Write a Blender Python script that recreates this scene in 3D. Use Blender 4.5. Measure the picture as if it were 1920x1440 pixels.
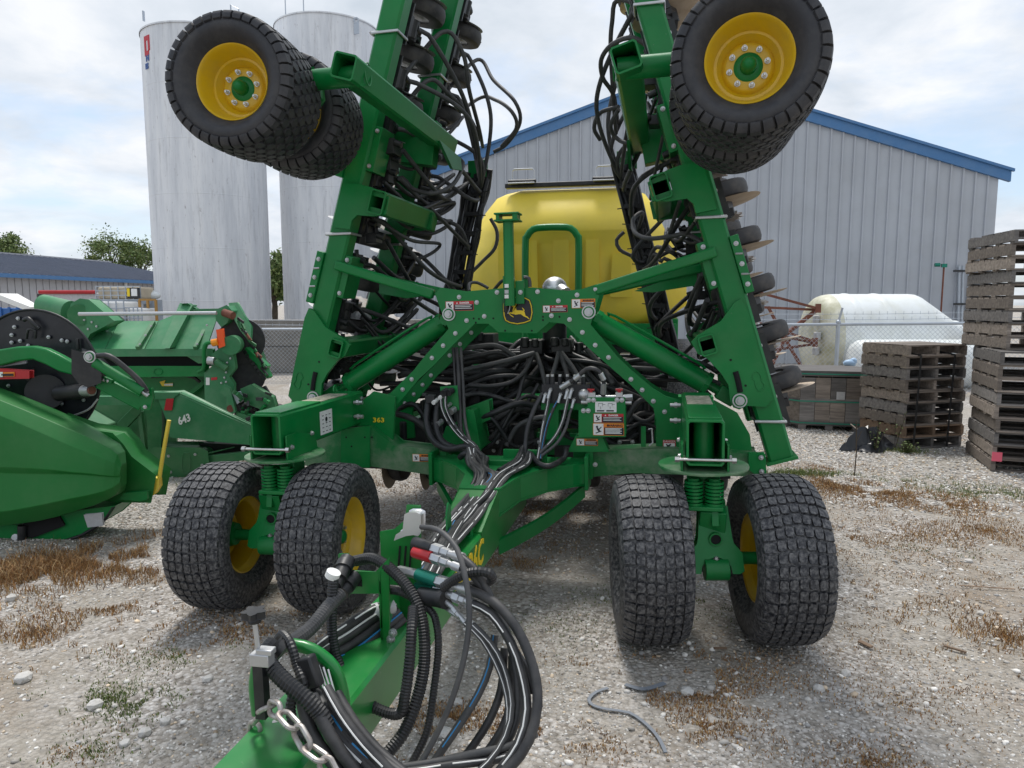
import bpy, bmesh, math, random
import numpy as np
from mathutils import Vector, Matrix, Euler
for _o in list(bpy.data.objects): bpy.data.objects.remove(_o)
R = math.radians
S = bpy.context.scene
COL = S.collection
random.seed(7); RNG = np.random.default_rng(11)

# ------------------------------------------------------------------ camera, sky, sun, exposure
FPX, YAW, PITCH, CAMH = 1331.0, R(12), math.atan(150/1331.0), 1.63
cam = bpy.data.cameras.new('camera'); co = bpy.data.objects.new('camera', cam); COL.objects.link(co)
co.location = (0, 0, CAMH); co.rotation_euler = (R(90)-PITCH, 0, YAW)
cam.sensor_width = 36; cam.lens = 36*FPX/1920; cam.clip_end = 2000; cam.clip_start = .02
S.camera = co
SUN_EL, SUN_AZ = R(66), R(-22)          # azimuth from +Y over +X: high, behind the machine to the left
world = bpy.data.worlds.new('World'); S.world = world; world.use_nodes = True
wn, wl = world.node_tree.nodes, world.node_tree.links
wn.clear()
out = wn.new('ShaderNodeOutputWorld'); bg = wn.new('ShaderNodeBackground'); bg.inputs[1].default_value = .085
wl.new(bg.outputs[0], out.inputs[0])
sky = wn.new('ShaderNodeTexSky'); sky.sky_type = 'NISHITA'; sky.sun_disc = False
sky.sun_elevation = SUN_EL; sky.sun_rotation = SUN_AZ; sky.air_density = 1.0; sky.dust_density = 1.5
tc = wn.new('ShaderNodeTexCoord'); sep = wn.new('ShaderNodeSeparateXYZ'); wl.new(tc.outputs['Generated'], sep.inputs[0])
mx = wn.new('ShaderNodeMath'); mx.operation = 'MAXIMUM'; mx.inputs[1].default_value = 0.0; wl.new(sep.outputs[2], mx.inputs[0])
ad = wn.new('ShaderNodeMath'); ad.operation = 'ADD'; ad.inputs[1].default_value = .22; wl.new(mx.outputs[0], ad.inputs[0])
dv = wn.new('ShaderNodeVectorMath'); dv.operation = 'DIVIDE'
cb = wn.new('ShaderNodeCombineXYZ')
for i in range(3): wl.new(ad.outputs[0], cb.inputs[i])
wl.new(tc.outputs['Generated'], dv.inputs[0]); wl.new(cb.outputs[0], dv.inputs[1])
def wnoise(scale, detail, rough, dist=0.0, off=(0, 0, 0)):
    mp_ = wn.new('ShaderNodeMapping'); mp_.inputs[1].default_value = off; wl.new(dv.outputs[0], mp_.inputs[0])
    n = wn.new('ShaderNodeTexNoise'); n.inputs['Scale'].default_value = scale; n.inputs['Detail'].default_value = detail
    n.inputs['Roughness'].default_value = rough; n.inputs['Distortion'].default_value = dist
    wl.new(mp_.outputs[0], n.inputs[0]); return n
def wramp(src, stops):
    r = wn.new('ShaderNodeValToRGB'); e = r.color_ramp.elements
    while len(e) < len(stops): e.new(.5)
    for el, (p, c) in zip(e, stops): el.position = p; el.color = (*c, 1) if len(c) == 3 else c
    wl.new(src, r.inputs[0]); return r
n1 = wnoise(1.5, 9, .58, .25, (3.1, 1.2, .4))      # cover
n2 = wnoise(2.6, 7, .55, .2, (7.7, 2.9, 1.4))      # cloud shading
cover = wramp(n1.outputs['Fac'], [(.34, (0, 0, 0)), (.55, (1, 1, 1))])
shade = wramp(n2.outputs['Fac'], [(.30, (5.9, 6.6, 7.4)), (.50, (7.7, 8.2, 8.9)), (.64, (9.2, 9.4, 9.7))])
mixs = wn.new('ShaderNodeMix'); mixs.data_type = 'RGBA'
blue = wn.new('ShaderNodeMix'); blue.data_type = 'RGBA'; blue.inputs[0].default_value = .45
blue.inputs[7].default_value = (6.2, 7.6, 9.4, 1)
skm = wn.new('ShaderNodeVectorMath'); skm.operation = 'SCALE'; skm.inputs[3].default_value = 1.6
wl.new(sky.outputs[0], skm.inputs[0])
wl.new(skm.outputs[0], blue.inputs[6])
wl.new(cover.outputs[0], mixs.inputs[0]); wl.new(blue.outputs[2], mixs.inputs[6]); wl.new(shade.outputs[0], mixs.inputs[7])
wl.new(mixs.outputs[2], bg.inputs[0])
sl = bpy.data.lights.new('sun', 'SUN'); sl.energy = 2.5; sl.angle = R(14); sl.color = (1, .965, .91)
so = bpy.data.objects.new('sun', sl); COL.objects.link(so)
_d = Vector((math.sin(SUN_AZ)*math.cos(SUN_EL), math.cos(SUN_AZ)*math.cos(SUN_EL), math.sin(SUN_EL)))
so.rotation_euler = (-_d).to_track_quat('-Z', 'Y').to_euler(); so.location = (0, 0, 20)
S.view_settings.view_transform = 'Standard'; S.view_settings.look = 'None'
S.view_settings.exposure = 0.32; S.view_settings.gamma = 1.0; S.view_settings.use_curve_mapping = False

# ------------------------------------------------------------------ geometry of the view: from a photo pixel and a known depth to a place
_F = Vector((-math.sin(YAW)*math.cos(PITCH), math.cos(YAW)*math.cos(PITCH), -math.sin(PITCH)))
_R = Vector((math.cos(YAW), math.sin(YAW), 0)); _U = _R.cross(_F); _C = Vector((0, 0, CAMH))
FH = Vector((-math.sin(YAW), math.cos(YAW), 0)); RH = _R
def ray(x, y): return _F + _R*((x-960)/FPX) - _U*((y-720)/FPX)
def W(x, y, dep):                       # world point at horizontal depth dep from the camera
    d = ray(x, y); return _C + d*(dep/d.dot(FH))
def G(x, y, z=0.0):                     # world point on the level z
    d = ray(x, y); return _C + d*((z-CAMH)/d.z)
def CW(lat, dep, z): return RH*lat + FH*dep + Vector((0, 0, z))
TILT = R(1.2); MO = Vector((-.88, 0, 0))
_Mrot = Matrix.Rotation(-TILT, 3, 'Y')
def to_m(p): return _Mrot.transposed() @ (Vector(p)-MO)
_mc = to_m(_C)
def mp(x, y, Y):                        # machine coordinates (x right of centre line, Y back, z up) on the plane Y
    e = _Mrot.transposed() @ ray(x, y); return _mc + e*((Y-_mc.y)/e.y)
def mx_(x, y, X):                       # ... on the plane x = X
    e = _Mrot.transposed() @ ray(x, y); return _mc + e*((X-_mc.x)/e.x)
def mz_(x, y, Zz):
    e = _Mrot.transposed() @ ray(x, y); return _mc + e*((Zz-_mc.z)/e.z)
def gz(x, y):                           # gentle lie of the ground (higher under the right wheels)
    t = max(-1.6, min(1.6, x+.88)); w = math.exp(-((y-3.6)/4.0)**2)*math.exp(-((x+.88)/4.0)**2)
    return math.tan(TILT)*t*w + .012*math.sin(x*1.3+.4)*math.cos(y*1.1) + .006*math.sin(x*3.1+y*2.3)

# ------------------------------------------------------------------ materials
MATS = {}
def mat(name, col, rough=.5, metal=0.0, dust=None, dust_amt=.0, scale=6.0, var=.0, coat=0.0, bump=0.0, bscale=60.0, spots=None, spec=None):
    """principled paint/metal/rubber with noise-driven tone variation, dust film and fine relief"""
    m = bpy.data.materials.new(name); m.use_nodes = True; nt = m.node_tree; n, l = nt.nodes, nt.links
    b = n['Principled BSDF']; b.inputs['Roughness'].default_value = rough; b.inputs['Metallic'].default_value = metal
    if spec is not None: b.inputs['Specular IOR Level'].default_value = spec
    if coat: b.inputs['Coat Weight'].default_value = coat; b.inputs['Coat Roughness'].default_value = .12
    t = n.new('ShaderNodeTexCoord'); src = t.outputs['Object']
    base = n.new('ShaderNodeRGB'); base.outputs[0].default_value = (*col, 1); cur = base.outputs[0]
    if var:
        no = n.new('ShaderNodeTexNoise'); no.inputs['Scale'].default_value = scale; no.inputs['Detail'].default_value = 5; l.new(src, no.inputs[0])
        r = n.new('ShaderNodeMapRange'); r.inputs[1].default_value = .3; r.inputs[2].default_value = .7
        r.inputs[3].default_value = 1-var; r.inputs[4].default_value = 1+var; l.new(no.outputs['Fac'], r.inputs[0])
        s = n.new('ShaderNodeVectorMath'); s.operation = 'SCALE'; l.new(cur, s.inputs[0]); l.new(r.outputs[0], s.inputs[3]); cur = s.outputs[0]
    if dust:
        no = n.new('ShaderNodeTexNoise'); no.inputs['Scale'].default_value = scale*1.7; no.inputs['Detail'].default_value = 8; no.inputs['Roughness'].default_value = .65; l.new(src, no.inputs[0])
        r = n.new('ShaderNodeMapRange'); r.inputs[1].default_value = .42; r.inputs[2].default_value = .75; r.inputs[3].default_value = 0; r.inputs[4].default_value = dust_amt; l.new(no.outputs['Fac'], r.inputs[0])
        mi = n.new('ShaderNodeMix'); mi.data_type = 'RGBA'; l.new(r.outputs[0], mi.inputs[0]); l.new(cur, mi.inputs[6]); mi.inputs[7].default_value = (*dust, 1); cur = mi.outputs[2]
        rr = n.new('ShaderNodeMapRange'); rr.inputs[3].default_value = rough; rr.inputs[4].default_value = min(1, rough+.35); l.new(r.outputs[0], rr.inputs[0]); l.new(rr.outputs[0], b.inputs['Roughness'])
    if spots:
        no = n.new('ShaderNodeTexNoise'); no.inputs['Scale'].default_value = spots[1]; no.inputs['Detail'].default_value = 6; no.inputs['Roughness'].default_value = .7; l.new(src, no.inputs[0])
        r = n.new('ShaderNodeMapRange'); r.inputs[1].default_value = spots[2]; r.inputs[2].default_value = spots[2]+.05; r.inputs[4].default_value = spots[3]; l.new(no.outputs['Fac'], r.inputs[0])
        mi = n.new('ShaderNodeMix'); mi.data_type = 'RGBA'; l.new(r.outputs[0], mi.inputs[0]); l.new(cur, mi.inputs[6]); mi.inputs[7].default_value = (*spots[0], 1); cur = mi.outputs[2]
    l.new(cur, b.inputs['Base Color'])
    if bump:
        no = n.new('ShaderNodeTexNoise'); no.inputs['Scale'].default_value = bscale; no.inputs['Detail'].default_value = 4; l.new(src, no.inputs[0])
        bu = n.new('ShaderNodeBump'); bu.inputs['Strength'].default_value = bump; bu.inputs['Distance'].default_value = .01; l.new(no.outputs['Fac'], bu.inputs['Height']); l.new(bu.outputs[0], b.inputs['Normal'])
    MATS[name] = m; return m
DUST = (.33, .30, .25)
mat('green', (.0015, .178, .038), .36, dust=(.09, .21, .09), dust_amt=.22, scale=3.0, var=.13, coat=.06, spec=.30, bump=.05, bscale=25, spots=((.22, .27, .20), 42, .69, .55))
mat('green_bright', (.004, .185, .030), .30, dust=(.16, .26, .12), dust_amt=.25, scale=3.0, var=.10, coat=.2, spots=((.28, .30, .24), 50, .68, .7))
mat('green_dusty', (.003, .155, .034), .45, dust=(.32, .33, .26), dust_amt=.75, scale=3.0, var=.10)
mat('green_plastic', (.010, .150, .026), .50, dust=(.10, .20, .09), dust_amt=.30, scale=2.0, var=.08, spec=.3)
mat('green_old', (.022, .16, .052), .48, dust=(.15, .24, .14), dust_amt=.5, scale=2.5, var=.14)
mat('green_light', (.03, .20, .075), .45, dust=(.16, .28, .17), dust_amt=.45, scale=2.5, var=.12)
mat('yellow', (.68, .43, .008), .38, dust=(.35, .26, .10), dust_amt=.35, scale=5, var=.06, coat=.2)
mat('yellow_tank', (.80, .61, .055), .5, dust=(.5, .40, .12), dust_amt=.35, scale=1.2, var=.05)
mat('yellow_tip', (.72, .55, .06), .45, var=.06)
mat('rubber', (.014, .015, .020), .52, dust=(.42, .41, .40), dust_amt=.48, scale=34, var=.2, bump=.15, bscale=150)
mat('rubber_clean', (.020, .021, .026), .55, dust=(.12, .115, .11), dust_amt=.4, scale=5, var=.15, bump=.1, bscale=150)
mat('rubber_wheel', (.030, .030, .032), .6, dust=(.17, .15, .13), dust_amt=.5, scale=6, var=.15)
mat('black', (.011, .012, .014), .42, dust=(.09, .085, .08), dust_amt=.35, scale=8, var=.2)
mat('black_gloss', (.010, .011, .016), .30, dust=(.07, .07, .08), dust_amt=.25, scale=4, var=.1)
mat('hose', (.022, .022, .024), .45, dust=(.11, .105, .10), dust_amt=.55, scale=7, var=.2)
mat('hose_grey', (.055, .056, .058), .55, dust=(.16, .15, .14), dust_amt=.5, scale=7, var=.2)
mat('steel', (.62, .62, .60), .32, 1.0, dust=(.25, .2, .15), dust_amt=.3, scale=20)
mat('zinc', (.52, .53, .54), .40, .8, dust=(.4, .38, .34), dust_amt=.3, scale=20)
mat('disc_steel', (.50, .41, .31), .5, .35, dust=(.40, .30, .21), dust_amt=.7, scale=6)
mat('hub_grey', (.50, .51, .52), .5, .2, dust=(.3, .28, .26), dust_amt=.5, scale=8)
mat('rust', (.16, .055, .035), .8, dust=(.25, .12, .08), dust_amt=.5, scale=8, var=.3)
mat('rusty_steel', (.46, .45, .43), .45, .7, dust=(.17, .08, .045), dust_amt=.75, scale=12)
mat('red', (.42, .015, .02), .35, var=.1)
mat('decal_red', (.50, .02, .03), .5); mat('decal_orange', (.75, .22, .02), .5); mat('decal_white', (.80, .80, .78), .5, dust=(.5, .48, .42), dust_amt=.4, scale=25)
mat('decal_black', (.012, .012, .018), .5); mat('decal_yellow', (.80, .58, .02), .45); mat('decal_blue', (.03, .09, .30), .5)
mat('teal', (.01, .19, .13), .3, .4); mat('blue_stripe', (.03, .25, .55), .5); mat('lamp_orange', (.9, .10, .01), .3); mat('amber', (.9, .30, .01), .3)
mat('aluminium', (.70, .71, .72), .38, .9, var=.05)
# painted tanks, sheet metal, timber, concrete
mat('silo', (.66, .68, .71), .55, dust=(.52, .52, .55), dust_amt=.7, scale=1.1, var=.05)
mat('sheet', (.42, .445, .485), .5, .0, dust=(.36, .375, .40), dust_amt=.55, scale=.8, var=.05)
mat('sheet_rib', (.35, .38, .44), .45, .15, var=.04)
mat('blue_trim', (.055, .17, .37), .45, dust=(.15, .25, .4), dust_amt=.4, scale=2)
mat('shed_roof', (.115, .135, .185), .5, .3, var=.08, scale=1.5)
mat('shed_wall', (.42, .42, .44), .6, var=.05)
mat('concrete', (.20, .19, .175), .9, dust=(.10, .10, .09), dust_amt=.7, scale=2.5, var=.15, bump=.5, bscale=30)
mat('poly_white', (.74, .77, .77), .45, dust=(.50, .50, .40), dust_amt=.45, scale=1.4, var=.04)
mat('poly_mossy', (.62, .61, .50), .5, dust=(.26, .25, .10), dust_amt=.9, scale=1.3, var=.08)
mat('galv', (.42, .46, .51), .45, .5, var=.08, scale=5)
mat('tote_tan', (.52, .44, .32), .5, var=.08); mat('dark', (.006, .006, .007), .9); mat('blue_paint', (.03, .12, .35), .45, var=.1)
mat('tarp', (.010, .011, .014), .3, var=.2); mat('wood_orange', (.40, .22, .06), .7); mat('pink', (.75, .12, .18), .6)
mat('strap_green', (.02, .24, .16), .4); mat('strap_grey', (.19, .21, .24), .5); mat('blue_plastic', (.35, .50, .68), .5)
mat('bark', (.07, .055, .04), .9, var=.3); mat('glass_dark', (.02, .025, .03), .1)
def wood(name, a, b_, c):
    m = bpy.data.materials.new(name); m.use_nodes = True; n, l = m.node_tree.nodes, m.node_tree.links; p = n['Principled BSDF']; p.inputs['Roughness'].default_value = .85
    t = n.new('ShaderNodeTexCoord'); oi = n.new('ShaderNodeObjectInfo')
    mpn = n.new('ShaderNodeMapping'); mpn.inputs[3].default_value = (1.2, 14, 14); l.new(t.outputs['Object'], mpn.inputs[0])
    ad_ = n.new('ShaderNodeVectorMath'); ad_.operation = 'ADD'; l.new(mpn.outputs[0], ad_.inputs[0])
    sc = n.new('ShaderNodeMath'); sc.operation = 'MULTIPLY'; sc.inputs[1].default_value = 37; l.new(oi.outputs['Random'], sc.inputs[0]); l.new(sc.outputs[0], ad_.inputs[1])
    no = n.new('ShaderNodeTexNoise'); no.inputs['Scale'].default_value = 2.2; no.inputs['Detail'].default_value = 8; no.inputs['Roughness'].default_value = .7; l.new(ad_.outputs[0], no.inputs[0])
    r = n.new('ShaderNodeValToRGB'); e = r.color_ramp.elements; e[0].position = .3; e[0].color = (*a, 1); e[1].position = .62; e[1].color = (*b_, 1); el = e.new(.75); el.color = (*c, 1); l.new(no.outputs['Fac'], r.inputs[0])
    hv = n.new('ShaderNodeHueSaturation'); mr = n.new('ShaderNodeMapRange'); mr.inputs[3].default_value = .62; mr.inputs[4].default_value = 1.3; l.new(oi.outputs['Random'], mr.inputs[0]); l.new(mr.outputs[0], hv.inputs['Value']); l.new(r.outputs[0], hv.inputs['Color'])
    l.new(hv.outputs[0], p.inputs['Base Color'])
    bu = n.new('ShaderNodeBump'); bu.inputs['Strength'].default_value = .4; bu.inputs['Distance'].default_value = .004; l.new(no.outputs['Fac'], bu.inputs['Height']); l.new(bu.outputs[0], p.inputs['Normal'])
    MATS[name] = m
wood('timber', (.12, .10, .086), (.30, .255, .218), (.41, .36, .31))
wood('timber_brown', (.13, .085, .055), (.25, .17, .115), (.33, .25, .18))
wood('timber_dark', (.085, .08, .078), (.21, .195, .185), (.29, .275, .26))

# ------------------------------------------------------------------ mesh helpers
class MB:
    def __init__(s): s.v = []; s.f = []; s.mi = []; s.cm = 0
    def m(s, i): s.cm = i; return s
    def add(s, vs, fs):
        o = len(s.v); s.v += [tuple(v) for v in vs]; s.f += [tuple(i+o for i in f) for f in fs]; s.mi += [s.cm]*len(fs); return s
    def box(s, c, d, rot=None):
        c = Vector(c); x, y, z = d[0]/2, d[1]/2, d[2]/2
        vs = [Vector(p) for p in ((-x,-y,-z),(x,-y,-z),(x,y,-z),(-x,y,-z),(-x,-y,z),(x,-y,z),(x,y,z),(-x,y,z))]
        if rot is not None: vs = [rot @ v for v in vs]
        return s.add([c+v for v in vs], [(0,3,2,1),(4,5,6,7),(0,1,5,4),(1,2,6,5),(2,3,7,6),(3,0,4,7)])
    def prism(s, pts, vec):
        pts = [Vector(p) for p in pts]; vec = Vector(vec); n = len(pts)
        return s.add(pts+[p+vec for p in pts], [tuple(range(n)), tuple(range(2*n-1, n-1, -1))]+[(i, (i+1) % n, n+(i+1) % n, n+i) for i in range(n)])
    def prism_hole(s, pts, hole, vec):
        pts = [Vector(p) for p in pts]; hole = [Vector(p) for p in hole]; vec = Vector(vec)
        i, j = min(((a, b) for a in range(len(pts)) for b in range(len(hole))), key=lambda t: (pts[t[0]]-hole[t[1]]).length)
        loop = pts[i:]+pts[:i+1]+[hole[(j-k) % len(hole)] for k in range(len(hole)+1)] if s._ccw(pts) == s._ccw(hole) else pts[i:]+pts[:i+1]+[hole[(j+k) % len(hole)] for k in range(len(hole)+1)]
        n = len(loop); s.add(loop+[p+vec for p in loop], [tuple(range(n)), tuple(range(2*n-1, n-1, -1))])
        for L in (pts, hole): m = len(L); s.add(L+[p+vec for p in L], [(a, (a+1) % m, m+(a+1) % m, m+a) for a in range(m)])
        return s
    @staticmethod
    def _ccw(L): return sum(a.x*b.z-b.x*a.z for a, b in zip(L, L[1:]+L[:1])) > 0
    def frame(s, p0, p1, up=(0, 0, 1)):
        p0, p1 = Vector(p0), Vector(p1); d = (p1-p0).normalized(); up = Vector(up)
        if abs(d.dot(up)) > .98: up = Vector((0, 1, 0))
        sx = d.cross(up).normalized(); return p0, p1, d, sx, sx.cross(d).normalized()
    def beam(s, p0, p1, w, h, up=(0, 0, 1), w1=None, h1=None):
        p0, p1, d, sx, uz = s.frame(p0, p1, up); w1 = w if w1 is None else w1; h1 = h if h1 is None else h1
        q = [(-1,-1),(1,-1),(1,1),(-1,1)]
        vs = [p0+sx*(a*w/2)+uz*(b*h/2) for a, b in q]+[p1+sx*(a*w1/2)+uz*(b*h1/2) for a, b in q]
        return s.add(vs, [(0,1,2,3),(7,6,5,4),(0,4,5,1),(1,5,6,2),(2,6,7,3),(3,7,4,0)])
    def hbeam(s, p0, p1, w, h, t=.008, up=(0, 0, 1), c=.012):     # hollow section, rounded corners, open ends
        p0, p1, d, sx, uz = s.frame(p0, p1, up)
        def ring(p, w, h, c): return [p+sx*a+uz*b for a, b in ((-w/2+c,-h/2),(w/2-c,-h/2),(w/2,-h/2+c),(w/2,h/2-c),(w/2-c,h/2),(-w/2+c,h/2),(-w/2,h/2-c),(-w/2,-h/2+c))]
        vs = ring(p0, w, h, c)+ring(p1, w, h, c)+ring(p0, w-2*t, h-2*t, c*.6)+ring(p1, w-2*t, h-2*t, c*.6); fs = []
        for i in range(8):
            j = (i+1) % 8; fs += [(i, j, 8+j, 8+i), (16+i, 24+i, 24+j, 16+j), (i, 16+i, 16+j, j), (8+i, 8+j, 24+j, 24+i)]
        return s.add(vs, fs)
    def cyl(s, p0, p1, r, n=14, r1=None, caps=True, a0=0.0):
        p0, p1, d, sx, uz = s.frame(p0, p1); r1 = r if r1 is None else r1
        an = [a0+2*math.pi*i/n for i in range(n)]
        vs = [p0+sx*(r*math.cos(a))+uz*(r*math.sin(a)) for a in an]+[p1+sx*(r1*math.cos(a))+uz*(r1*math.sin(a)) for a in an]
        fs = [(i, (i+1) % n, n+(i+1) % n, n+i) for i in range(n)]
        if caps: fs += [tuple(range(n-1, -1, -1)), tuple(range(n, 2*n))]
        return s.add(vs, fs)
    def tubehollow(s, p0, p1, r, ri, n=18):
        p0, p1, d, sx, uz = s.frame(p0, p1); an = [2*math.pi*i/n for i in range(n)]
        rg = lambda p, r: [p+sx*(r*math.cos(a))+uz*(r*math.sin(a)) for a in an]
        vs = rg(p0, r)+rg(p1, r)+rg(p0, ri)+rg(p1, ri); fs = []
        for i in range(n):
            j = (i+1) % n; fs += [(i, j, n+j, n+i), (2*n+i, 3*n+i, 3*n+j, 2*n+j), (i, 2*n+i, 2*n+j, j), (n+i, n+j, 3*n+j, 3*n+i)]
        return s.add(vs, fs)
    def lathe(s, prof, org=(0, 0, 0), axis='x', n=32, closed=False):
        org = Vector(org); k = len(prof); vs = []
        for i in range(n):
            a = 2*math.pi*i/n; c, q = math.cos(a), math.sin(a)
            for r, h in prof:
                v = (h, r*c, r*q) if axis == 'x' else ((r*c, h, r*q) if axis == 'y' else (r*c, r*q, h)); vs.append(org+Vector(v))
        fs = []
        for i in range(n):
            j = (i+1) % n
            for a in range(k if closed else k-1):
                b = (a+1) % k; fs.append((i*k+a, i*k+b, j*k+b, j*k+a))
        return s.add(vs, fs)
    def tube(s, path, r, n=8, caps=True, rf=None):
        path = [Vector(p) for p in path]; m = len(path); vs = []; prev = None
        for i, p in enumerate(path):
            d = (path[min(i+1, m-1)]-path[max(i-1, 0)]).normalized()
            if prev is None:
                u = Vector((0, 0, 1)) if abs(d.z) < .9 else Vector((1, 0, 0)); sx = d.cross(u).normalized()
            else:
                sx = (prev-d*prev.dot(d)); sx = sx.normalized() if sx.length > 1e-6 else d.orthogonal().normalized()
            prev = sx; uz = sx.cross(d); rr = rf(i) if rf else r
            vs += [p+sx*(rr*math.cos(2*math.pi*k/n))+uz*(rr*math.sin(2*math.pi*k/n)) for k in range(n)]
        fs = [(i*n+k, i*n+(k+1) % n, (i+1)*n+(k+1) % n, (i+1)*n+k) for i in range(m-1) for k in range(n)]
        if caps: fs += [tuple(range(n-1, -1, -1)), tuple(range((m-1)*n, m*n))]
        return s.add(vs, fs)
    def sphere(s, c, r, n=12, k=8, sc=(1, 1, 1)):
        c = Vector(c); vs = [c+Vector((0, 0, -r*sc[2]))]
        for i in range(1, k):
            th = -math.pi/2+math.pi*i/k
            vs += [c+Vector((r*sc[0]*math.cos(th)*math.cos(2*math.pi*j/n), r*sc[1]*math.cos(th)*math.sin(2*math.pi*j/n), r*sc[2]*math.sin(th))) for j in range(n)]
        vs.append(c+Vector((0, 0, r*sc[2]))); fs = [(0, 1+(j+1) % n, 1+j) for j in range(n)]
        for i in range(k-2): fs += [(1+i*n+j, 1+i*n+(j+1) % n, 1+(i+1)*n+(j+1) % n, 1+(i+1)*n+j) for j in range(n)]
        L = len(vs)-1; fs += [(L, 1+(k-2)*n+j, 1+(k-2)*n+(j+1) % n) for j in range(n)]
        return s.add(vs, fs)
    def mesh(s, name, mats, ang=38):
        me = bpy.data.meshes.new(name); me.from_pydata(s.v, [], s.f)
        for m_ in (mats if isinstance(mats, (list, tuple)) else [mats]): me.materials.append(MATS[m_] if isinstance(m_, str) else m_)
        if isinstance(mats, (list, tuple)) and len(mats) > 1: me.polygons.foreach_set('material_index', s.mi)
        me.polygons.foreach_set('use_smooth', [True]*len(me.polygons)); me.update(); me.set_sharp_from_angle(angle=R(ang)); return me
    def build(s, name, mats, parent=None, loc=(0, 0, 0), rot=None, bev=0.0, ang=38):
        return link(name, s.mesh(name, mats, ang), parent, loc, rot, bev)
def link(name, me, parent=None, loc=(0, 0, 0), rot=None, bev=0.0):
    o = bpy.data.objects.new(name, me); COL.objects.link(o); o.parent = parent
    if isinstance(rot, Matrix): o.matrix_local = Matrix.Translation(loc) @ rot.to_4x4()
    else:
        o.location = loc
        if rot is not None: o.rotation_euler = rot
    if bev:
        b = o.modifiers.new('bevel', 'BEVEL'); b.width = bev; b.segments = 2; b.limit_method = 'ANGLE'; b.angle_limit = R(50)
    return o
def empty(name, loc, rz=0.0):
    o = bpy.data.objects.new(name, None); COL.objects.link(o); o.location = loc; o.rotation_euler = (0, 0, rz); o.empty_display_size = .2; return o
def tag(o, label, cat, group=None):
    o['label'] = label; o['category'] = cat
    if group: o['group'] = group
    return o
def struct(o): o['kind'] = 'structure'; return o
def stuff(o): o['kind'] = 'stuff'; return o
def copy_tree(o, parent=None, loc=None, rot=None):
    c = o.copy(); COL.objects.link(c); c.parent = parent
    if loc is not None: c.location = loc
    if rot is not None: c.rotation_euler = rot
    for ch in o.children: copy_tree(ch, c)
    return c
def spline(pts, step=.03):
    """Catmull-Rom through the points"""
    P = [Vector(p) for p in pts]
    if len(P) < 3:
        n = max(2, int((P[1]-P[0]).length/step)); return [P[0].lerp(P[1], i/n) for i in range(n+1)]
    Q = [P[0]*2-P[1]]+P+[P[-1]*2-P[-2]]; res = []
    for i in range(1, len(Q)-2):
        a, b, c, d = Q[i-1], Q[i], Q[i+1], Q[i+2]; n = max(2, int((c-b).length/step))
        for k in range(n):
            t = k/n; res.append(.5*((2*b)+(c-a)*t+(2*a-5*b+4*c-d)*t*t+(3*b-a-3*c+d)*t**3))
    res.append(P[-1]); return res
def text_mesh(txt, size, depth=.0015, shear=0.0, bold=.0):
    cu = bpy.data.curves.new('txt', 'FONT'); cu.body = txt; cu.size = size; cu.extrude = depth; cu.offset = bold; cu.shear = shear
    cu.align_x = 'CENTER'; cu.align_y = 'CENTER'; cu.resolution_u = 2
    o = bpy.data.objects.new('txt', cu); COL.objects.link(o)
    dg = bpy.context.evaluated_depsgraph_get(); me = bpy.data.meshes.new_from_object(o.evaluated_get(dg)); bpy.data.objects.remove(o); bpy.data.curves.remove(cu); return me
def text_obj(name, txt, size, m, parent, origin, xdir, ydir, depth=.0012, shear=0.0, bold=0.0, sx=1.0):
    me = text_mesh(txt, size, depth, shear, bold); me.name = name; me.materials.clear(); me.materials.append(MATS[m])
    x = Vector(xdir).normalized(); y = Vector(ydir); y = (y-x*y.dot(x)).normalized(); z = x.cross(y)
    o = bpy.data.objects.new(name, me); COL.objects.link(o); o.parent = parent
    o.matrix_local = Matrix.Translation(origin) @ Matrix((x, y, z)).transposed().to_4x4() @ Matrix.Diagonal((sx, 1, 1, 1)); return o

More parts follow.
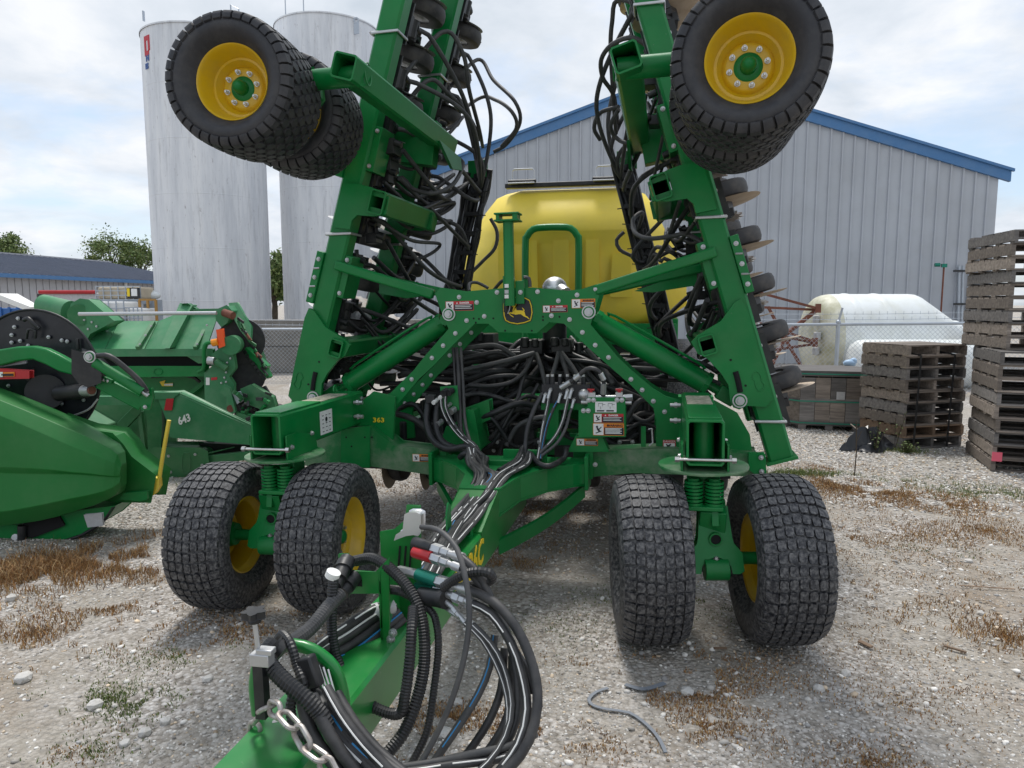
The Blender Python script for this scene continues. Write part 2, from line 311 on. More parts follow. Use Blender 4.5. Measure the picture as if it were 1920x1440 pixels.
# ------------------------------------------------------------------ ground sheet
def ground_material():
    m = bpy.data.materials.new('gravel_ground'); m.use_nodes = True; n, l = m.node_tree.nodes, m.node_tree.links; b = n['Principled BSDF']; b.inputs['Roughness'].default_value = .95
    t = n.new('ShaderNodeTexCoord'); src = t.outputs['Object']
    def noise(sc, det=6, ro=.6):
        q = n.new('ShaderNodeTexNoise'); q.inputs['Scale'].default_value = sc; q.inputs['Detail'].default_value = det; q.inputs['Roughness'].default_value = ro; l.new(src, q.inputs[0]); return q.outputs['Fac']
    def ramp(s, st):
        r = n.new('ShaderNodeValToRGB'); e = r.color_ramp.elements
        while len(e) < len(st): e.new(.5)
        for el, (p, c) in zip(e, st): el.position = p; el.color = (*c, 1)
        l.new(s, r.inputs[0]); return r.outputs[0]
    def mix(f, a, c, mode='MIX'):
        q = n.new('ShaderNodeMix'); q.data_type = 'RGBA'; q.blend_type = mode; l.new(f, q.inputs[0]) if not isinstance(f, float) else setattr(q.inputs[0], 'default_value', f); l.new(a, q.inputs[6]); l.new(c, q.inputs[7]); return q.outputs[2]
    vor = n.new('ShaderNodeTexVoronoi'); vor.inputs['Scale'].default_value = 48; vor.inputs['Randomness'].default_value = 1; l.new(src, vor.inputs[0])
    sepc = n.new('ShaderNodeSeparateColor'); l.new(vor.outputs['Color'], sepc.inputs[0])
    stone = ramp(sepc.outputs[0], [(0, (.27, .25, .225)), (.35, (.43, .40, .37)), (.7, (.58, .555, .53)), (1, (.74, .72, .70))])
    gap = ramp(vor.outputs['Distance'], [(.0, (1, 1, 1)), (.55, (.80, .78, .76)), (.95, (.35, .32, .28))])
    stone = mix(1.0, stone, gap, 'MULTIPLY')
    dirt = ramp(noise(22, 8, .7), [(.3, (.22, .195, .16)), (.5, (.35, .32, .275)), (.7, (.49, .455, .405))])
    c1 = mix(ramp(noise(.9, 5, .6), [(.38, (0, 0, 0)), (.58, (.9, .9, .9))]), stone, dirt)
    brown = ramp(noise(30, 6, .7), [(.3, (.12, .075, .04)), (.7, (.30, .20, .11))])
    c2 = mix(ramp(noise(.75, 7, .68), [(.52, (0, 0, 0)), (.68, (.6, .6, .6))]), c1, brown)
    l.new(c2, b.inputs['Base Color'])
    bu = n.new('ShaderNodeBump'); bu.inputs['Strength'].default_value = .9; bu.inputs['Distance'].default_value = .015; bu.invert = True
    l.new(vor.outputs['Distance'], bu.inputs['Height'])
    bu2 = n.new('ShaderNodeBump'); bu2.inputs['Strength'].default_value = .5; bu2.inputs['Distance'].default_value = .02; l.new(noise(60, 5, .7), bu2.inputs['Height']); l.new(bu.outputs[0], bu2.inputs['Normal']); l.new(bu2.outputs[0], b.inputs['Normal'])
    MATS['ground'] = m
ground_material()
def axis_steps(lo, hi, a, b, st):
    xs = list(np.arange(a, b+1e-6, st)); s = st; x = a
    while x > lo: s *= 1.35; x -= s; xs.insert(0, max(x, lo))
    s = st; x = b
    while x < hi: s *= 1.35; x += s; xs.append(min(x, hi))
    return xs
gx, gy = axis_steps(-700, 700, -6, 5, .2), axis_steps(-60, 900, -.6, 11, .2)
gb = MB(); nx = len(gx)
gb.v = [(x, y, gz(x, y)) for y in gy for x in gx]
gb.f = [(j*nx+i, j*nx+i+1, (j+1)*nx+i+1, (j+1)*nx+i) for j in range(len(gy)-1) for i in range(nx-1)]; gb.mi = [0]*len(gb.f)
struct(gb.build('ground', 'ground', ang=180))

# loose gravel lying on it, stones of one to five centimetres
def vcol_mat(name, rough=.9, mul=1.0):
    m = bpy.data.materials.new(name); m.use_nodes = True; n, l = m.node_tree.nodes, m.node_tree.links
    a = n.new('ShaderNodeVertexColor'); a.layer_name = 'col'; l.new(a.outputs[0], n['Principled BSDF'].inputs['Base Color']); n['Principled BSDF'].inputs['Roughness'].default_value = rough; MATS[name] = m
vcol_mat('gravel_stone'); vcol_mat('dry_grass', .8)
def np_mesh(name, verts, tris, cols, m, smooth=False):
    me = bpy.data.meshes.new(name); nv, nf = len(verts), len(tris)
    me.vertices.add(nv); me.vertices.foreach_set('co', verts.astype(np.float32).ravel())
    me.loops.add(nf*3); me.loops.foreach_set('vertex_index', tris.astype(np.int32).ravel())
    me.polygons.add(nf); me.polygons.foreach_set('loop_start', np.arange(0, nf*3, 3, dtype=np.int32)); me.polygons.foreach_set('loop_total', np.full(nf, 3, np.int32))
    if smooth: me.polygons.foreach_set('use_smooth', np.ones(nf, bool))
    ca = me.color_attributes.new('col', 'FLOAT_COLOR', 'POINT'); ca.data.foreach_set('color', np.concatenate([cols, np.ones((nv, 1))], 1).astype(np.float32).ravel())
    me.materials.append(MATS[m]); me.update(); me.validate(); return link(name, me)
vgz = np.vectorize(gz)
def vnoise(x, y, s, seed):
    r = np.random.default_rng(seed); g = r.random((64, 64)); u, v = x*s, y*s; i, j = np.floor(u).astype(int), np.floor(v).astype(int); fu, fv = u-i, v-j
    fu, fv = fu*fu*(3-2*fu), fv*fv*(3-2*fv); a = lambda p, q: g[p % 64, q % 64]
    return (a(i, j)*(1-fu)+a(i+1, j)*fu)*(1-fv)+(a(i, j+1)*(1-fu)+a(i+1, j+1)*fu)*fv
def scatter(n, dmin, dmax, seed, pw=1.0):
    """points on the ground inside the widened field of view, by distance"""
    r = np.random.default_rng(seed); d = dmin+(dmax-dmin)*r.random(n)**pw; a = (r.random(n)*2-1)*.88
    lat = a*d*1.02; return lat*RH.x+d*FH.x, lat*RH.y+d*FH.y, d, r
ico = bmesh.new(); bmesh.ops.create_icosphere(ico, subdivisions=1, radius=1.0)
IV = np.array([v.co[:] for v in ico.verts]); IF = np.array([[v.index for v in f.verts] for f in ico.faces]); ico.free()
def pebbles(name, x, y, size, r, white=0.0):
    n = len(x); k = len(IV)
    sc = size[:, None]*np.stack([.8+.5*r.random(n), .65+.4*r.random(n), .38+.3*r.random(n)], 1)
    v = IV[None]*(1+.34*(r.random((n, k, 1))-.5))*sc[:, None, :]
    a, tl = r.random(n)*6.283, (r.random(n)-.5)*.7
    v[..., 2] += v[..., 0]*tl[:, None]
    c, s = np.cos(a)[:, None], np.sin(a)[:, None]; vx, vy = v[..., 0]*c-v[..., 1]*s, v[..., 0]*s+v[..., 1]*c
    vz = v[..., 2]+(vgz(x, y)+size*.18)[:, None]
    V = np.stack([vx+x[:, None], vy+y[:, None], vz], 2).reshape(-1, 3)
    T = (IF[None]+(np.arange(n)*k)[:, None, None]).reshape(-1, 3)
    t = np.clip(r.random(n)*1.0+white, 0, 1.2)
    base = np.array([.19, .17, .145])*(1-t[:, None])+np.array([.72, .695, .655])*t[:, None]
    warm = r.random(n) < .14; base[warm] *= np.array([1.0, .84, .66])
    cool = r.random(n) < .10; base[cool] *= np.array([.62, .63, .66])
    C = np.repeat(base, k, 0); return np_mesh(name, V, T, C, 'gravel_stone')
px_, py_, pd_, pr_ = scatter(125000, 1.15, 9.5, 3, 1.0)
dens = vnoise(px_, py_, .8, 5)*.6+vnoise(px_, py_, 2.3, 6)*.4
keep = pr_.random(len(px_)) < np.clip((dens-.30)*2.6, .10, 1.0)
px_, py_, pd_ = px_[keep], py_[keep], pd_[keep]
stuff(pebbles('gravel', px_, py_, (.0027+.0048*pr_.random(len(px_))**2.2)*np.clip(.75+.15*pd_, .9, 1.9), pr_, .05))
qx, qy, qd, qr = scatter(3600, 1.2, 9.5, 8, 1.0)
stuff(pebbles('coarse_gravel', qx, qy, .008+.011*qr.random(len(qx))**2.5, qr, .22))
# bank of clean white gravel by the pallets and along the yard
bx = np.concatenate([np.random.default_rng(21).uniform(1.2, 6.5, 22000)]); by = np.random.default_rng(22).uniform(5.9, 10.2, 22000); br = np.random.default_rng(23)
kk = (by-bx*.12 > 5.75+.25*np.sin(bx*2.1)) & (br.random(22000) < .8); bx, by = bx[kk], by[kk]
stuff(pebbles('white_gravel_bank', bx, by, .008+.010*br.random(len(bx))**1.5, br, .16))
# single larger stones one can point to
def stone(i, x, y, s, sq):
    b = MB(); rr = random.Random(i); s *= .72; v = IV*np.array([1, .75+.3*rr.random(), .5+.2*rr.random()]); b.add([tuple(s*c*(1+.3*(rr.random()-.5)) for c in p) for p in v], [tuple(f) for f in IF])
    p = G(x, y); return b.build('stone', 'stone_pale', None, (p.x, p.y, gz(p.x, p.y)+s*.28), (0, 0, rr.random()*6), bev=s*.12, ang=30)
mat('stone_pale', (.56, .545, .52), .9, dust=(.35, .32, .28), dust_amt=.7, scale=18, var=.15, bump=.5, bscale=90)
STN = [((1288, 1308, .045), 'white flat stone on the gravel just below the wood scrap, right of the hoses'), ((1585, 1271, .042), 'white stone lying on open gravel right of the wheels'),
       ((1534, 1302, .038), 'white angular stone on the gravel, nearest the bottom right corner'), ((834, 1382, .05), 'white stone seen between the looped hydraulic hoses'),
       ((858, 1322, .04), 'pale stone in the gap between two hanging hoses'), ((272, 1370, .042), 'pale round stone on the gravel at lower left of the hitch'),
       ((178, 1316, .05), 'beige rounded stone beside green weeds at lower left'), ((44, 1265, .07), 'broad flat pale stone near the left edge of the yard'),
       ((22, 1116, .055), 'pale block of stone by the dry grass at the left edge'), ((233, 1389, .036), 'pale grey stone nearest the bottom edge at left'),
       ((1815, 1058, .04), 'white stone in the tan dust at the right edge'), ((1838, 1161, .034), 'small grey stone on dusty ground at far right'),
       ((390, 1272, .04), 'pale pebble stone left of the jack screw'), ((310, 1350, .038), 'grey limestone lump below the green weeds')]
for i, ((x, y, s), lb) in enumerate(STN): tag(stone(i, x, y, s, 1), lb, 'stone', 'larger stones lying on the gravel')

# dry and green weeds
def grass(name, patches, seed, pal):
    r = np.random.default_rng(seed); X, Y, H = [], [], []
    for x, y, rx, ry, n, h in patches:
        p = G(x, y); a, d = r.random(n)*6.283, 1.75*np.sqrt(r.random(n))*r.random(n)**.6; u, v = np.cos(a)*d*rx, np.sin(a)*d*ry
        xx, yy = p.x+u*RH.x+v*FH.x, p.y+u*RH.y+v*FH.y; k = (vnoise(xx, yy, 5.0, seed)*.55+vnoise(xx, yy, 14.0, seed+1)*.45) > .47; X.append(xx[k]); Y.append(yy[k]); H.append(h*.62*(.25+.9*r.random(k.sum())))
    X, Y, H = map(np.concatenate, (X, Y, H)); n = len(X); a = r.random(n)*6.283; ln = (.25+.75*r.random(n))*H; b = r.random(n)*6.283
    w = .0016+.0015*r.random(n); z = vgz(X, Y)
    p0 = np.stack([X-w*np.cos(b), Y-w*np.sin(b), z-.002], 1); p1 = np.stack([X+w*np.cos(b), Y+w*np.sin(b), z-.002], 1)
    m0 = np.stack([X+.35*ln*np.cos(a)-w*.7*np.cos(b), Y+.35*ln*np.sin(a)-w*.7*np.sin(b), z+H*.6], 1); m1 = m0+np.stack([w*1.4*np.cos(b), w*1.4*np.sin(b), 0*w], 1)
    tp = np.stack([X+ln*np.cos(a), Y+ln*np.sin(a), z+H*(.75+.25*r.random(n))], 1)
    V = np.stack([p0, p1, m0, m1, tp], 1).reshape(-1, 3); T = (np.array([[0, 1, 3], [0, 3, 2], [2, 3, 4]])[None]+(np.arange(n)*5)[:, None, None]).reshape(-1, 3)
    pal = np.array(pal); c = pal[r.integers(0, len(pal), n)]*(.7+.6*r.random((n, 1))); return stuff(np_mesh(name, V, T, np.repeat(c, 5, 0), 'dry_grass'))
DRY = [(.30, .155, .05), (.36, .20, .075), (.24, .12, .045), (.42, .29, .14), (.20, .13, .07)]
GRN = [(.10, .15, .035), (.14, .18, .05), (.19, .20, .06), (.08, .12, .03)]
grass('dry_weeds', [(1650, 930, .55, .35, 5200, .06), (1560, 915, .3, .25, 2400, .07), (1780, 950, .6, .3, 3800, .05), (1850, 1000, .5, .4, 3200, .04), (1730, 1010, .4, .3, 1600, .035),
    (1880, 1200, .35, .3, 2200, .05), (1560, 1020, .35, .25, 1700, .04), (1650, 1130, .3, .2, 1300, .03), (150, 1050, .7, .22, 5200, .11), (330, 1020, .55, .25, 4200, .09), (30, 1075, .35, .25, 3000, .13), (480, 985, .4, .3, 2400, .06),
    (60, 1180, .45, .35, 2600, .06), (200, 1130, .35, .25, 1600, .04), (850, 1350, .16, .10, 1500, .035), (985, 1370, .14, .10, 1100, .03), (760, 1400, .12, .08, 900, .03), (1320, 1310, .22, .16, 1800, .028),
    (1330, 1370, .20, .14, 1500, .026), (1200, 1310, .18, .12, 1000, .024), (1350, 1260, .22, .2, 1200, .024), (1110, 1395, .2, .1, 900, .022), (950, 1060, .3, .25, 1500, .04), (1000, 960, .5, .4, 1500, .04), (430, 1180, .45, .3, 2200, .03), (560, 1190, .3, .2, 1300, .03),
    (1640, 1440, .25, .12, 1200, .024), (1500, 1000, .6, .5, 2200, .03), (1760, 1080, .7, .5, 2400, .03), (1600, 1180, .5, .4, 1500, .022), (1450, 1280, .3, .2, 900, .02), (1800, 1300, .4, .3, 900, .02), (250, 1060, .6, .3, 2500, .06), (330, 1100, .5, .3, 1600, .03), (1030, 1020, .6, .5, 1800, .03), (1100, 1250, .3, .2, 800, .02), (1700, 1330, .2, .2, 500, .022), (120, 1400, .2, .15, 700, .02), (700, 905, .6, .5, 1800, .05), (1560, 880, .4, .2, 1200, .05)], 31, DRY)
grass('green_weeds', [(1500, 893, .40, .14, 2600, .07), (1850, 925, .5, .22, 1800, .06), (1700, 905, .5, .2, 900, .05), (200, 1300, .22, .12, 1300, .028), (330, 1225, .3, .12, 900, .022), (260, 1320, .16, .1, 700, .025), (110, 1300, .2, .12, 500, .022),
    (1700, 850, .22, .12, 800, .10), (1330, 1130, .25, .25, 900, .02), (1180, 1130, .3, .3, 900, .02), (1040, 1180, .3, .3, 700, .02), (1240, 1010, .3, .3, 700, .03), (640, 870, .5, .3, 700, .04), (180, 1400, .15, .1, 400, .025), (1760, 1040, .3, .2, 500, .03), (390, 895, .4, .3, 800, .06)], 33, GRN)

# ------------------------------------------------------------------ metal building behind
D0 = 20.0; BA = R(-8.3); AP = W(1275, 138, D0)                      # apex of the gable
bdir = (RH*math.cos(BA)+FH*math.sin(BA)).normalized(); bnor = Vector((bdir.y, -bdir.x, 0))   # along the wall, towards the camera
if bnor.dot(FH) > 0: bnor = -bnor
apz = AP.z; _e = ray(1893, 322); _e = _C+_e*((AP-_C).dot(bnor)/_e.dot(bnor)); HW = (_e-AP).dot(bdir)-.25; PM = (apz-_e.z)/(HW+.25)
shed = empty('metal_building', AP*1.0); shed.location.z = 0; org = shed.location.copy()
tag(shed, 'large grey metal building with vertical ribs and blue gable trim', 'building')
rel = lambda s, z, o=0.0: bdir*s+bnor*o+Vector((0, 0, z))
PW = .30; npan = int(2*HW/PW)
for i in range(npan):
    a, b = -HW+i*2*HW/npan, -HW+(i+1)*2*HW/npan; za, zb = apz-PM*abs(a)-.05, apz-PM*abs(b)-.05
    q = MB(); q.prism([rel(a, 0), rel(b, 0), rel(b, zb), rel(a, za)], -bnor*.05)
    r0, r1 = a+.02, a+.075; zz = min(za, zb)-.02
    q.m(0).add([rel(r0, 0, 0), rel(r0+.008, 0, .045), rel(r1-.008, 0, .045), rel(r1, 0, 0), rel(r0, zz, 0), rel(r0+.008, zz, .045), rel(r1-.008, zz, .045), rel(r1, zz, 0)], [(0,1,5,4),(1,2,6,5),(2,3,7,6),(4,5,6,7)])
    q.build('wall_panel', 'sheet', shed)
for sgn in (-1, 1):
    e = HW+.25
    q = MB(); q.prism([rel(0, apz+.02, .10), rel(sgn*e, apz-PM*e+.02, .10), rel(sgn*e, apz-PM*e-.26, .10), rel(0, apz-.26, .10)], -bnor*.12); q.build('gable_trim', 'blue_trim', shed)
    q = MB(); q.prism([rel(0, apz+.07, .16), rel(sgn*(e+.05), apz-PM*(e+.05)+.07, .16), rel(sgn*(e+.05), apz-PM*(e+.05)+.0, .16), rel(0, apz+.0, .16)], -bnor*.09); q.build('roof_edge', 'blue_trim', shed)
    q = MB(); q.prism([rel(0, apz+.06, .05), rel(sgn*e, apz-PM*e+.06, .05), rel(sgn*e, apz-PM*e+.0, .05), rel(0, apz, .05)], -bnor*24); q.build('roof', 'shed_roof', shed)
    q = MB(); q.prism([rel(sgn*HW, 0, -.06), rel(sgn*HW, apz-PM*HW-.05, -.06), rel(sgn*(HW-.05), apz-PM*HW-.05, -.06), rel(sgn*(HW-.05), 0, -.06)], -bnor*24); q.build('side_wall', 'sheet', shed)
q = MB(); q.prism([rel(-HW+.06, 0, -24), rel(HW-.06, 0, -24), rel(HW-.06, apz-PM*HW-.1, -24), rel(0, apz-.1, -24), rel(-HW+.06, apz-PM*HW-.1, -24)], bnor*.05); q.build('back_wall', 'sheet', shed)
def onwall(x, y, o=.1):
    d = ray(x, y); p0 = org+bnor*o; t = (p0-_C).dot(bnor)/d.dot(bnor); return _C+d*t
# conduit, downpipes on the wall
for x, r_ in ((1799, .035), (1806, .03)):
    a, b = onwall(x, 498, .12), onwall(x, 620, .12); q = MB(); q.cyl((b.x, b.y, 0), a, r_, 10); tag(q.build('wall_pipe', 'galv'), 'left grey pipe rising up the wall beside the tall pallet stack' if x < 1800 else 'right grey pipe rising up the wall beside the tall pallet stack', 'pipe', 'pipes on the building wall')
for yy in (508, 570):
    a, b = onwall(1788, yy, .17), onwall(1810, yy, .17); q = MB(); q.beam(a, b, .05, .05); tag(q.build('pipe_bracket', 'black'), ('upper' if yy < 540 else 'lower')+' black bracket across the pipes on the metal wall', 'bracket')
a, b = onwall(1767, 498, .4), onwall(1764, 590, .4)
hy = empty('yard_light', (b.x, b.y, 0)); tag(hy, 'slim dark red standpipe with small green lamp head by the wall', 'standpipe')
q = MB(); q.cyl((0, 0, 0), (0, 0, a.z-.02), .022, 8); q.build('pole', 'rust', hy)
q = MB(); q.box((0, 0, a.z), (.12, .1, .09)); q.cyl((-.1, 0, a.z+.02), (-.22, 0, a.z+.02), .05, 10); q.build('lamp_head', 'teal', hy)

# ------------------------------------------------------------------ two white storage tanks at left
def silo_material():
    m = bpy.data.materials.new('silo_paint'); m.use_nodes = True; n, l = m.node_tree.nodes, m.node_tree.links; b = n['Principled BSDF']; b.inputs['Roughness'].default_value = .55
    t = n.new('ShaderNodeTexCoord')
    def ns(sc, v, det=7, ro=.65):
        mpn = n.new('ShaderNodeMapping'); mpn.inputs[3].default_value = v; l.new(t.outputs['Object'], mpn.inputs[0]); q = n.new('ShaderNodeTexNoise'); q.inputs['Scale'].default_value = sc; q.inputs['Detail'].default_value = det; q.inputs['Roughness'].default_value = ro; l.new(mpn.outputs[0], q.inputs[0]); return q.outputs['Fac']
    def ramp(s, st):
        r = n.new('ShaderNodeValToRGB'); e = r.color_ramp.elements
        while len(e) < len(st): e.new(.5)
        for el, (p, c) in zip(e, st): el.position = p; el.color = (*c, 1)
        l.new(s, r.inputs[0]); return r.outputs[0]
    def mix(f, a, c, mode='MIX'):
        q = n.new('ShaderNodeMix'); q.data_type = 'RGBA'; q.blend_type = mode; l.new(f, q.inputs[0]); l.new(a, q.inputs[6]); l.new(c, q.inputs[7]); return q.outputs[2]
    base = ramp(ns(2.2, (1, 1, .12)), [(.3, (.58, .60, .635)), (.5, (.72, .735, .76)), (.7, (.83, .835, .84))])
    grime = ramp(ns(7, (1, 1, .10), 9, .75), [(.52, (0, 0, 0)), (.75, (.75, .75, .75))])
    gcol = n.new('ShaderNodeRGB'); gcol.outputs[0].default_value = (.36, .36, .375, 1)
    c = mix(grime, base, gcol.outputs[0])
    rust = ramp(ns(9, (1, 1, .35), 9, .8), [(.60, (0, 0, 0)), (.68, (.85, .85, .85))]); rc = n.new('ShaderNodeRGB'); rc.outputs[0].default_value = (.17, .12, .12, 1)
    c = mix(rust, c, rc.outputs[0]); l.new(c, b.inputs['Base Color']); MATS['silo_paint'] = m
silo_material()
def silo(name, px, d, rad, ztop, label):
    c = W(px, 570, d); r = empty(name, (c.x, c.y, 0)); tag(r, label, 'storage tank')
    nseg = 6; h = ztop/nseg
    for i in range(nseg):
        q = MB(); q.lathe([(rad, i*h+.012), (rad, (i+1)*h-.012)], n=72, axis='z'); q.build('shell_ring', 'silo_paint', r, ang=60)
        q = MB(); q.lathe([(rad-.006, (i+1)*h-.020), (rad+.004, (i+1)*h-.012), (rad+.004, (i+1)*h+.012), (rad-.006, (i+1)*h+.020)], n=72, axis='z'); q.build('weld_seam', 'silo_paint', r, ang=60)
    q = MB(); q.lathe([(rad+.03, ztop), (rad+.03, ztop+.05), (rad*.25, ztop+.32), (0, ztop+.34)], n=72, axis='z'); q.build('roof', 'silo_paint', r, ang=30)
    q = MB(); q.lathe([(0, ztop+.32), (.32, ztop+.32), (.32, ztop+.48), (.36, ztop+.48), (.36, ztop+.52), (0, ztop+.54)], n=24, axis='z'); q.build('roof_hatch', 'silo_paint', r)
    return r, c
def zpx(y, d): return W(960, y, d).z
s1, c1 = silo('storage_tank', 403, 25.0, 1.88, zpx(62, 24.0), 'left white storage tank with red and blue lettering on its rusty shell')
s2, c2 = silo('storage_tank', 628, 27.0, 1.84, zpx(42, 26.0), 'right white storage tank with vent cap and two aerials on its roof')
tocam = (Vector((0, 0, 0))-Vector((c1.x, c1.y, 0))).normalized()
def on_silo(c, rad, px, z):       # angle on the shell where the pixel column meets it
    best = min(((abs((960+FPX*((p:=Vector((c.x+rad*math.cos(a), c.y+rad*math.sin(a), z))-_C).dot(_R)/p.dot(_F)))-px), a) for a in [k*math.pi/360 for k in range(720)] if Vector((math.cos(a), math.sin(a), 0)).dot(_C-Vector((c.x, c.y, 0))) > 0)); return best[1]
def silo_text(txt, size, m, c, rad, px, z, par):
    a = on_silo(c, rad, px, z); nrm = Vector((math.cos(a), math.sin(a), 0)); xd = Vector((-nrm.y, nrm.x, 0))
    text_obj('lettering', txt, size, m, par, nrm*(rad+.012)+Vector((0, 0, z)), xd, (0, 0, 1), .004, bold=.012)
def zpx(y, d): return W(960, y, d).z
silo_text('N', .26, 'decal_blue', c1, 1.88, 277, zpx(125, 24.3), s1); silo_text('ES', .22, 'decal_blue', c1, 1.88, 276, zpx(139, 24.3), s1)
a = on_silo(c1, 1.88, 275, 10); nrm = Vector((math.cos(a), math.sin(a), 0)); xd = Vector((-nrm.y, nrm.x, 0)); zc = zpx(102, 24.3)
q = MB()
for (u0, u1, v0, v1) in ((-.16, -.06, -.3, .3), (-.06, .16, .16, .3), (.06, .16, -.16, .16), (-.06, .10, -.3, -.16)):
    q.prism([nrm*1.872+xd*u+Vector((0, 0, zc+v)) for u, v in ((u0, v0), (u1, v0), (u1, v1), (u0, v1))], nrm*.022)
q.build('logo_mark', 'decal_red', s1)
q = MB()
for px, y0, y1, par_ in ((268, 56, 72, 0),):
    a = on_silo(c1, 1.9, 268, 11); q.beam(Vector((1.9*math.cos(a), 1.9*math.sin(a), zpx(72, 25))), Vector((1.9*math.cos(a), 1.9*math.sin(a), zpx(54, 25))), .03, .08)
q.build('roof_lug', 'galv', s1)
pr = W(440, 30, 24.6)-Vector((c1.x, c1.y, 0)); q = MB(); q.tube([pr+RH*-.12+Vector((0, 0, -.9)), pr+RH*-.12+Vector((0, 0, .35)), pr+RH*.14+Vector((0, 0, .22)), pr+RH*.14+Vector((0, 0, -.9))], .022, 6); q.build('roof_rail', 'galv', s1)
for x in (536, 570):
    p = W(x, 40, 26.5)-Vector((c2.x, c2.y, 0)); q = MB(); q.cyl((p.x, p.y, zpx(44, 26.5)), (p.x, p.y, zpx(-40, 26.5)), .022, 6); q.build('aerial', 'galv', s2)
p = W(668, 38, 25.6)-Vector((c2.x, c2.y, 0)); q = MB(); q.tubehollow(p+FH*-.02+Vector((0, 0, .0)), p+FH*.02, .10, .05, 12); q.beam(p+Vector((0, 0, -.08)), p+Vector((0, 0, -.45)), .18, .03); q.build('lifting_lug', 'galv', s2)

# ------------------------------------------------------------------ low shed far left
A0, A1 = W(-160, 0, 28.6), W(292, 0, 43.5); A0.z = A1.z = 0
sd = (A1-A0).normalized(); sn = Vector((-sd.y, sd.x, 0)); sn = sn if sn.dot(FH) > 0 else -sn; L_ = (A1-A0).length+4
ls = empty('low_shed', A0); tag(ls, 'long low shed with dark ribbed roof and blue eave far left', 'building')
EZ, RZ, RD = 2.9, 4.35, 7.0
np_ = 46
for i in range(np_):
    a, b = i*L_/np_, (i+1)*L_/np_
    q = MB(); q.prism([sd*a+sn*-.35+Vector((0, 0, EZ)), sd*(b-.02)+sn*-.35+Vector((0, 0, EZ)), sd*(b-.02)+sn*RD+Vector((0, 0, RZ)), sd*a+sn*RD+Vector((0, 0, RZ))], (0, 0, .04))
    q.prism([sd*a+sn*-.35+Vector((0, 0, EZ+.04)), sd*(a+.06)+sn*-.35+Vector((0, 0, EZ+.04)), sd*(a+.06)+sn*RD+Vector((0, 0, RZ+.04)), sd*a+sn*RD+Vector((0, 0, RZ+.04))], (0, 0, .05)); q.build('roof_panel', 'shed_roof', ls)
doors = [(4.9, 9.6, 2.1), (12.4, 17.0, 2.3)]
i = 0; x = 0.0
while x < L_-.1:
    w_ = .4; z0 = 0.0
    for a, b, h in doors:
        if a-.2 < x < b-.2: z0 = h
    q = MB(); q.prism([sd*x+Vector((0, 0, z0)), sd*(x+w_-.015)+Vector((0, 0, z0)), sd*(x+w_-.015)+Vector((0, 0, EZ-.02)), sd*x+Vector((0, 0, EZ-.02))], sn*.06)
    q.prism([sd*x+Vector((0, 0, z0)), sd*(x+.05)+Vector((0, 0, z0)), sd*(x+.05)+Vector((0, 0, EZ-.03)), sd*x+Vector((0, 0, EZ-.03))], sn*-.03); q.build('wall_panel', 'shed_wall', ls); x += w_
q = MB(); q.prism([sn*-.42+Vector((0, 0, EZ-.12)), sd*L_+sn*-.42+Vector((0, 0, EZ-.12)), sd*L_+sn*-.42+Vector((0, 0, EZ+.06)), sn*-.42+Vector((0, 0, EZ+.06))], sn*.08); q.build('eave_trim', 'blue_trim', ls)
q = MB(); q.prism([sn*RD+Vector((0, 0, 0)), sd*L_+sn*RD, sd*L_+sn*RD+Vector((0, 0, RZ)), sn*RD+Vector((0, 0, RZ))], sn*.1); q.build('back_wall', 'shed_wall', ls)
q = MB(); q.prism([sn*(RD-.1)+Vector((0, 0, RZ+.05)), sd*L_+sn*(RD-.1)+Vector((0, 0, RZ+.05)), sd*L_+sn*(RD-.1)+Vector((0, 0, RZ+.13)), sn*(RD-.1)+Vector((0, 0, RZ+.13))], sn*.3); q.build('ridge_cap', 'shed_wall', ls)
for xx in (10.8, 18.6, 24.5):
    q = MB(); q.beam(sd*xx+sn*-.12+Vector((0, 0, 0)), sd*xx+sn*-.12+Vector((0, 0, EZ-.1)), .12, .1, up=sn); q.build('downspout', 'decal_white', ls)
q = MB(); q.box(sd*18.0+sn*-.12+Vector((0, 0, 2.45)), (.5, .25, .22)); q.build('wall_lamp', 'hub_grey', ls)

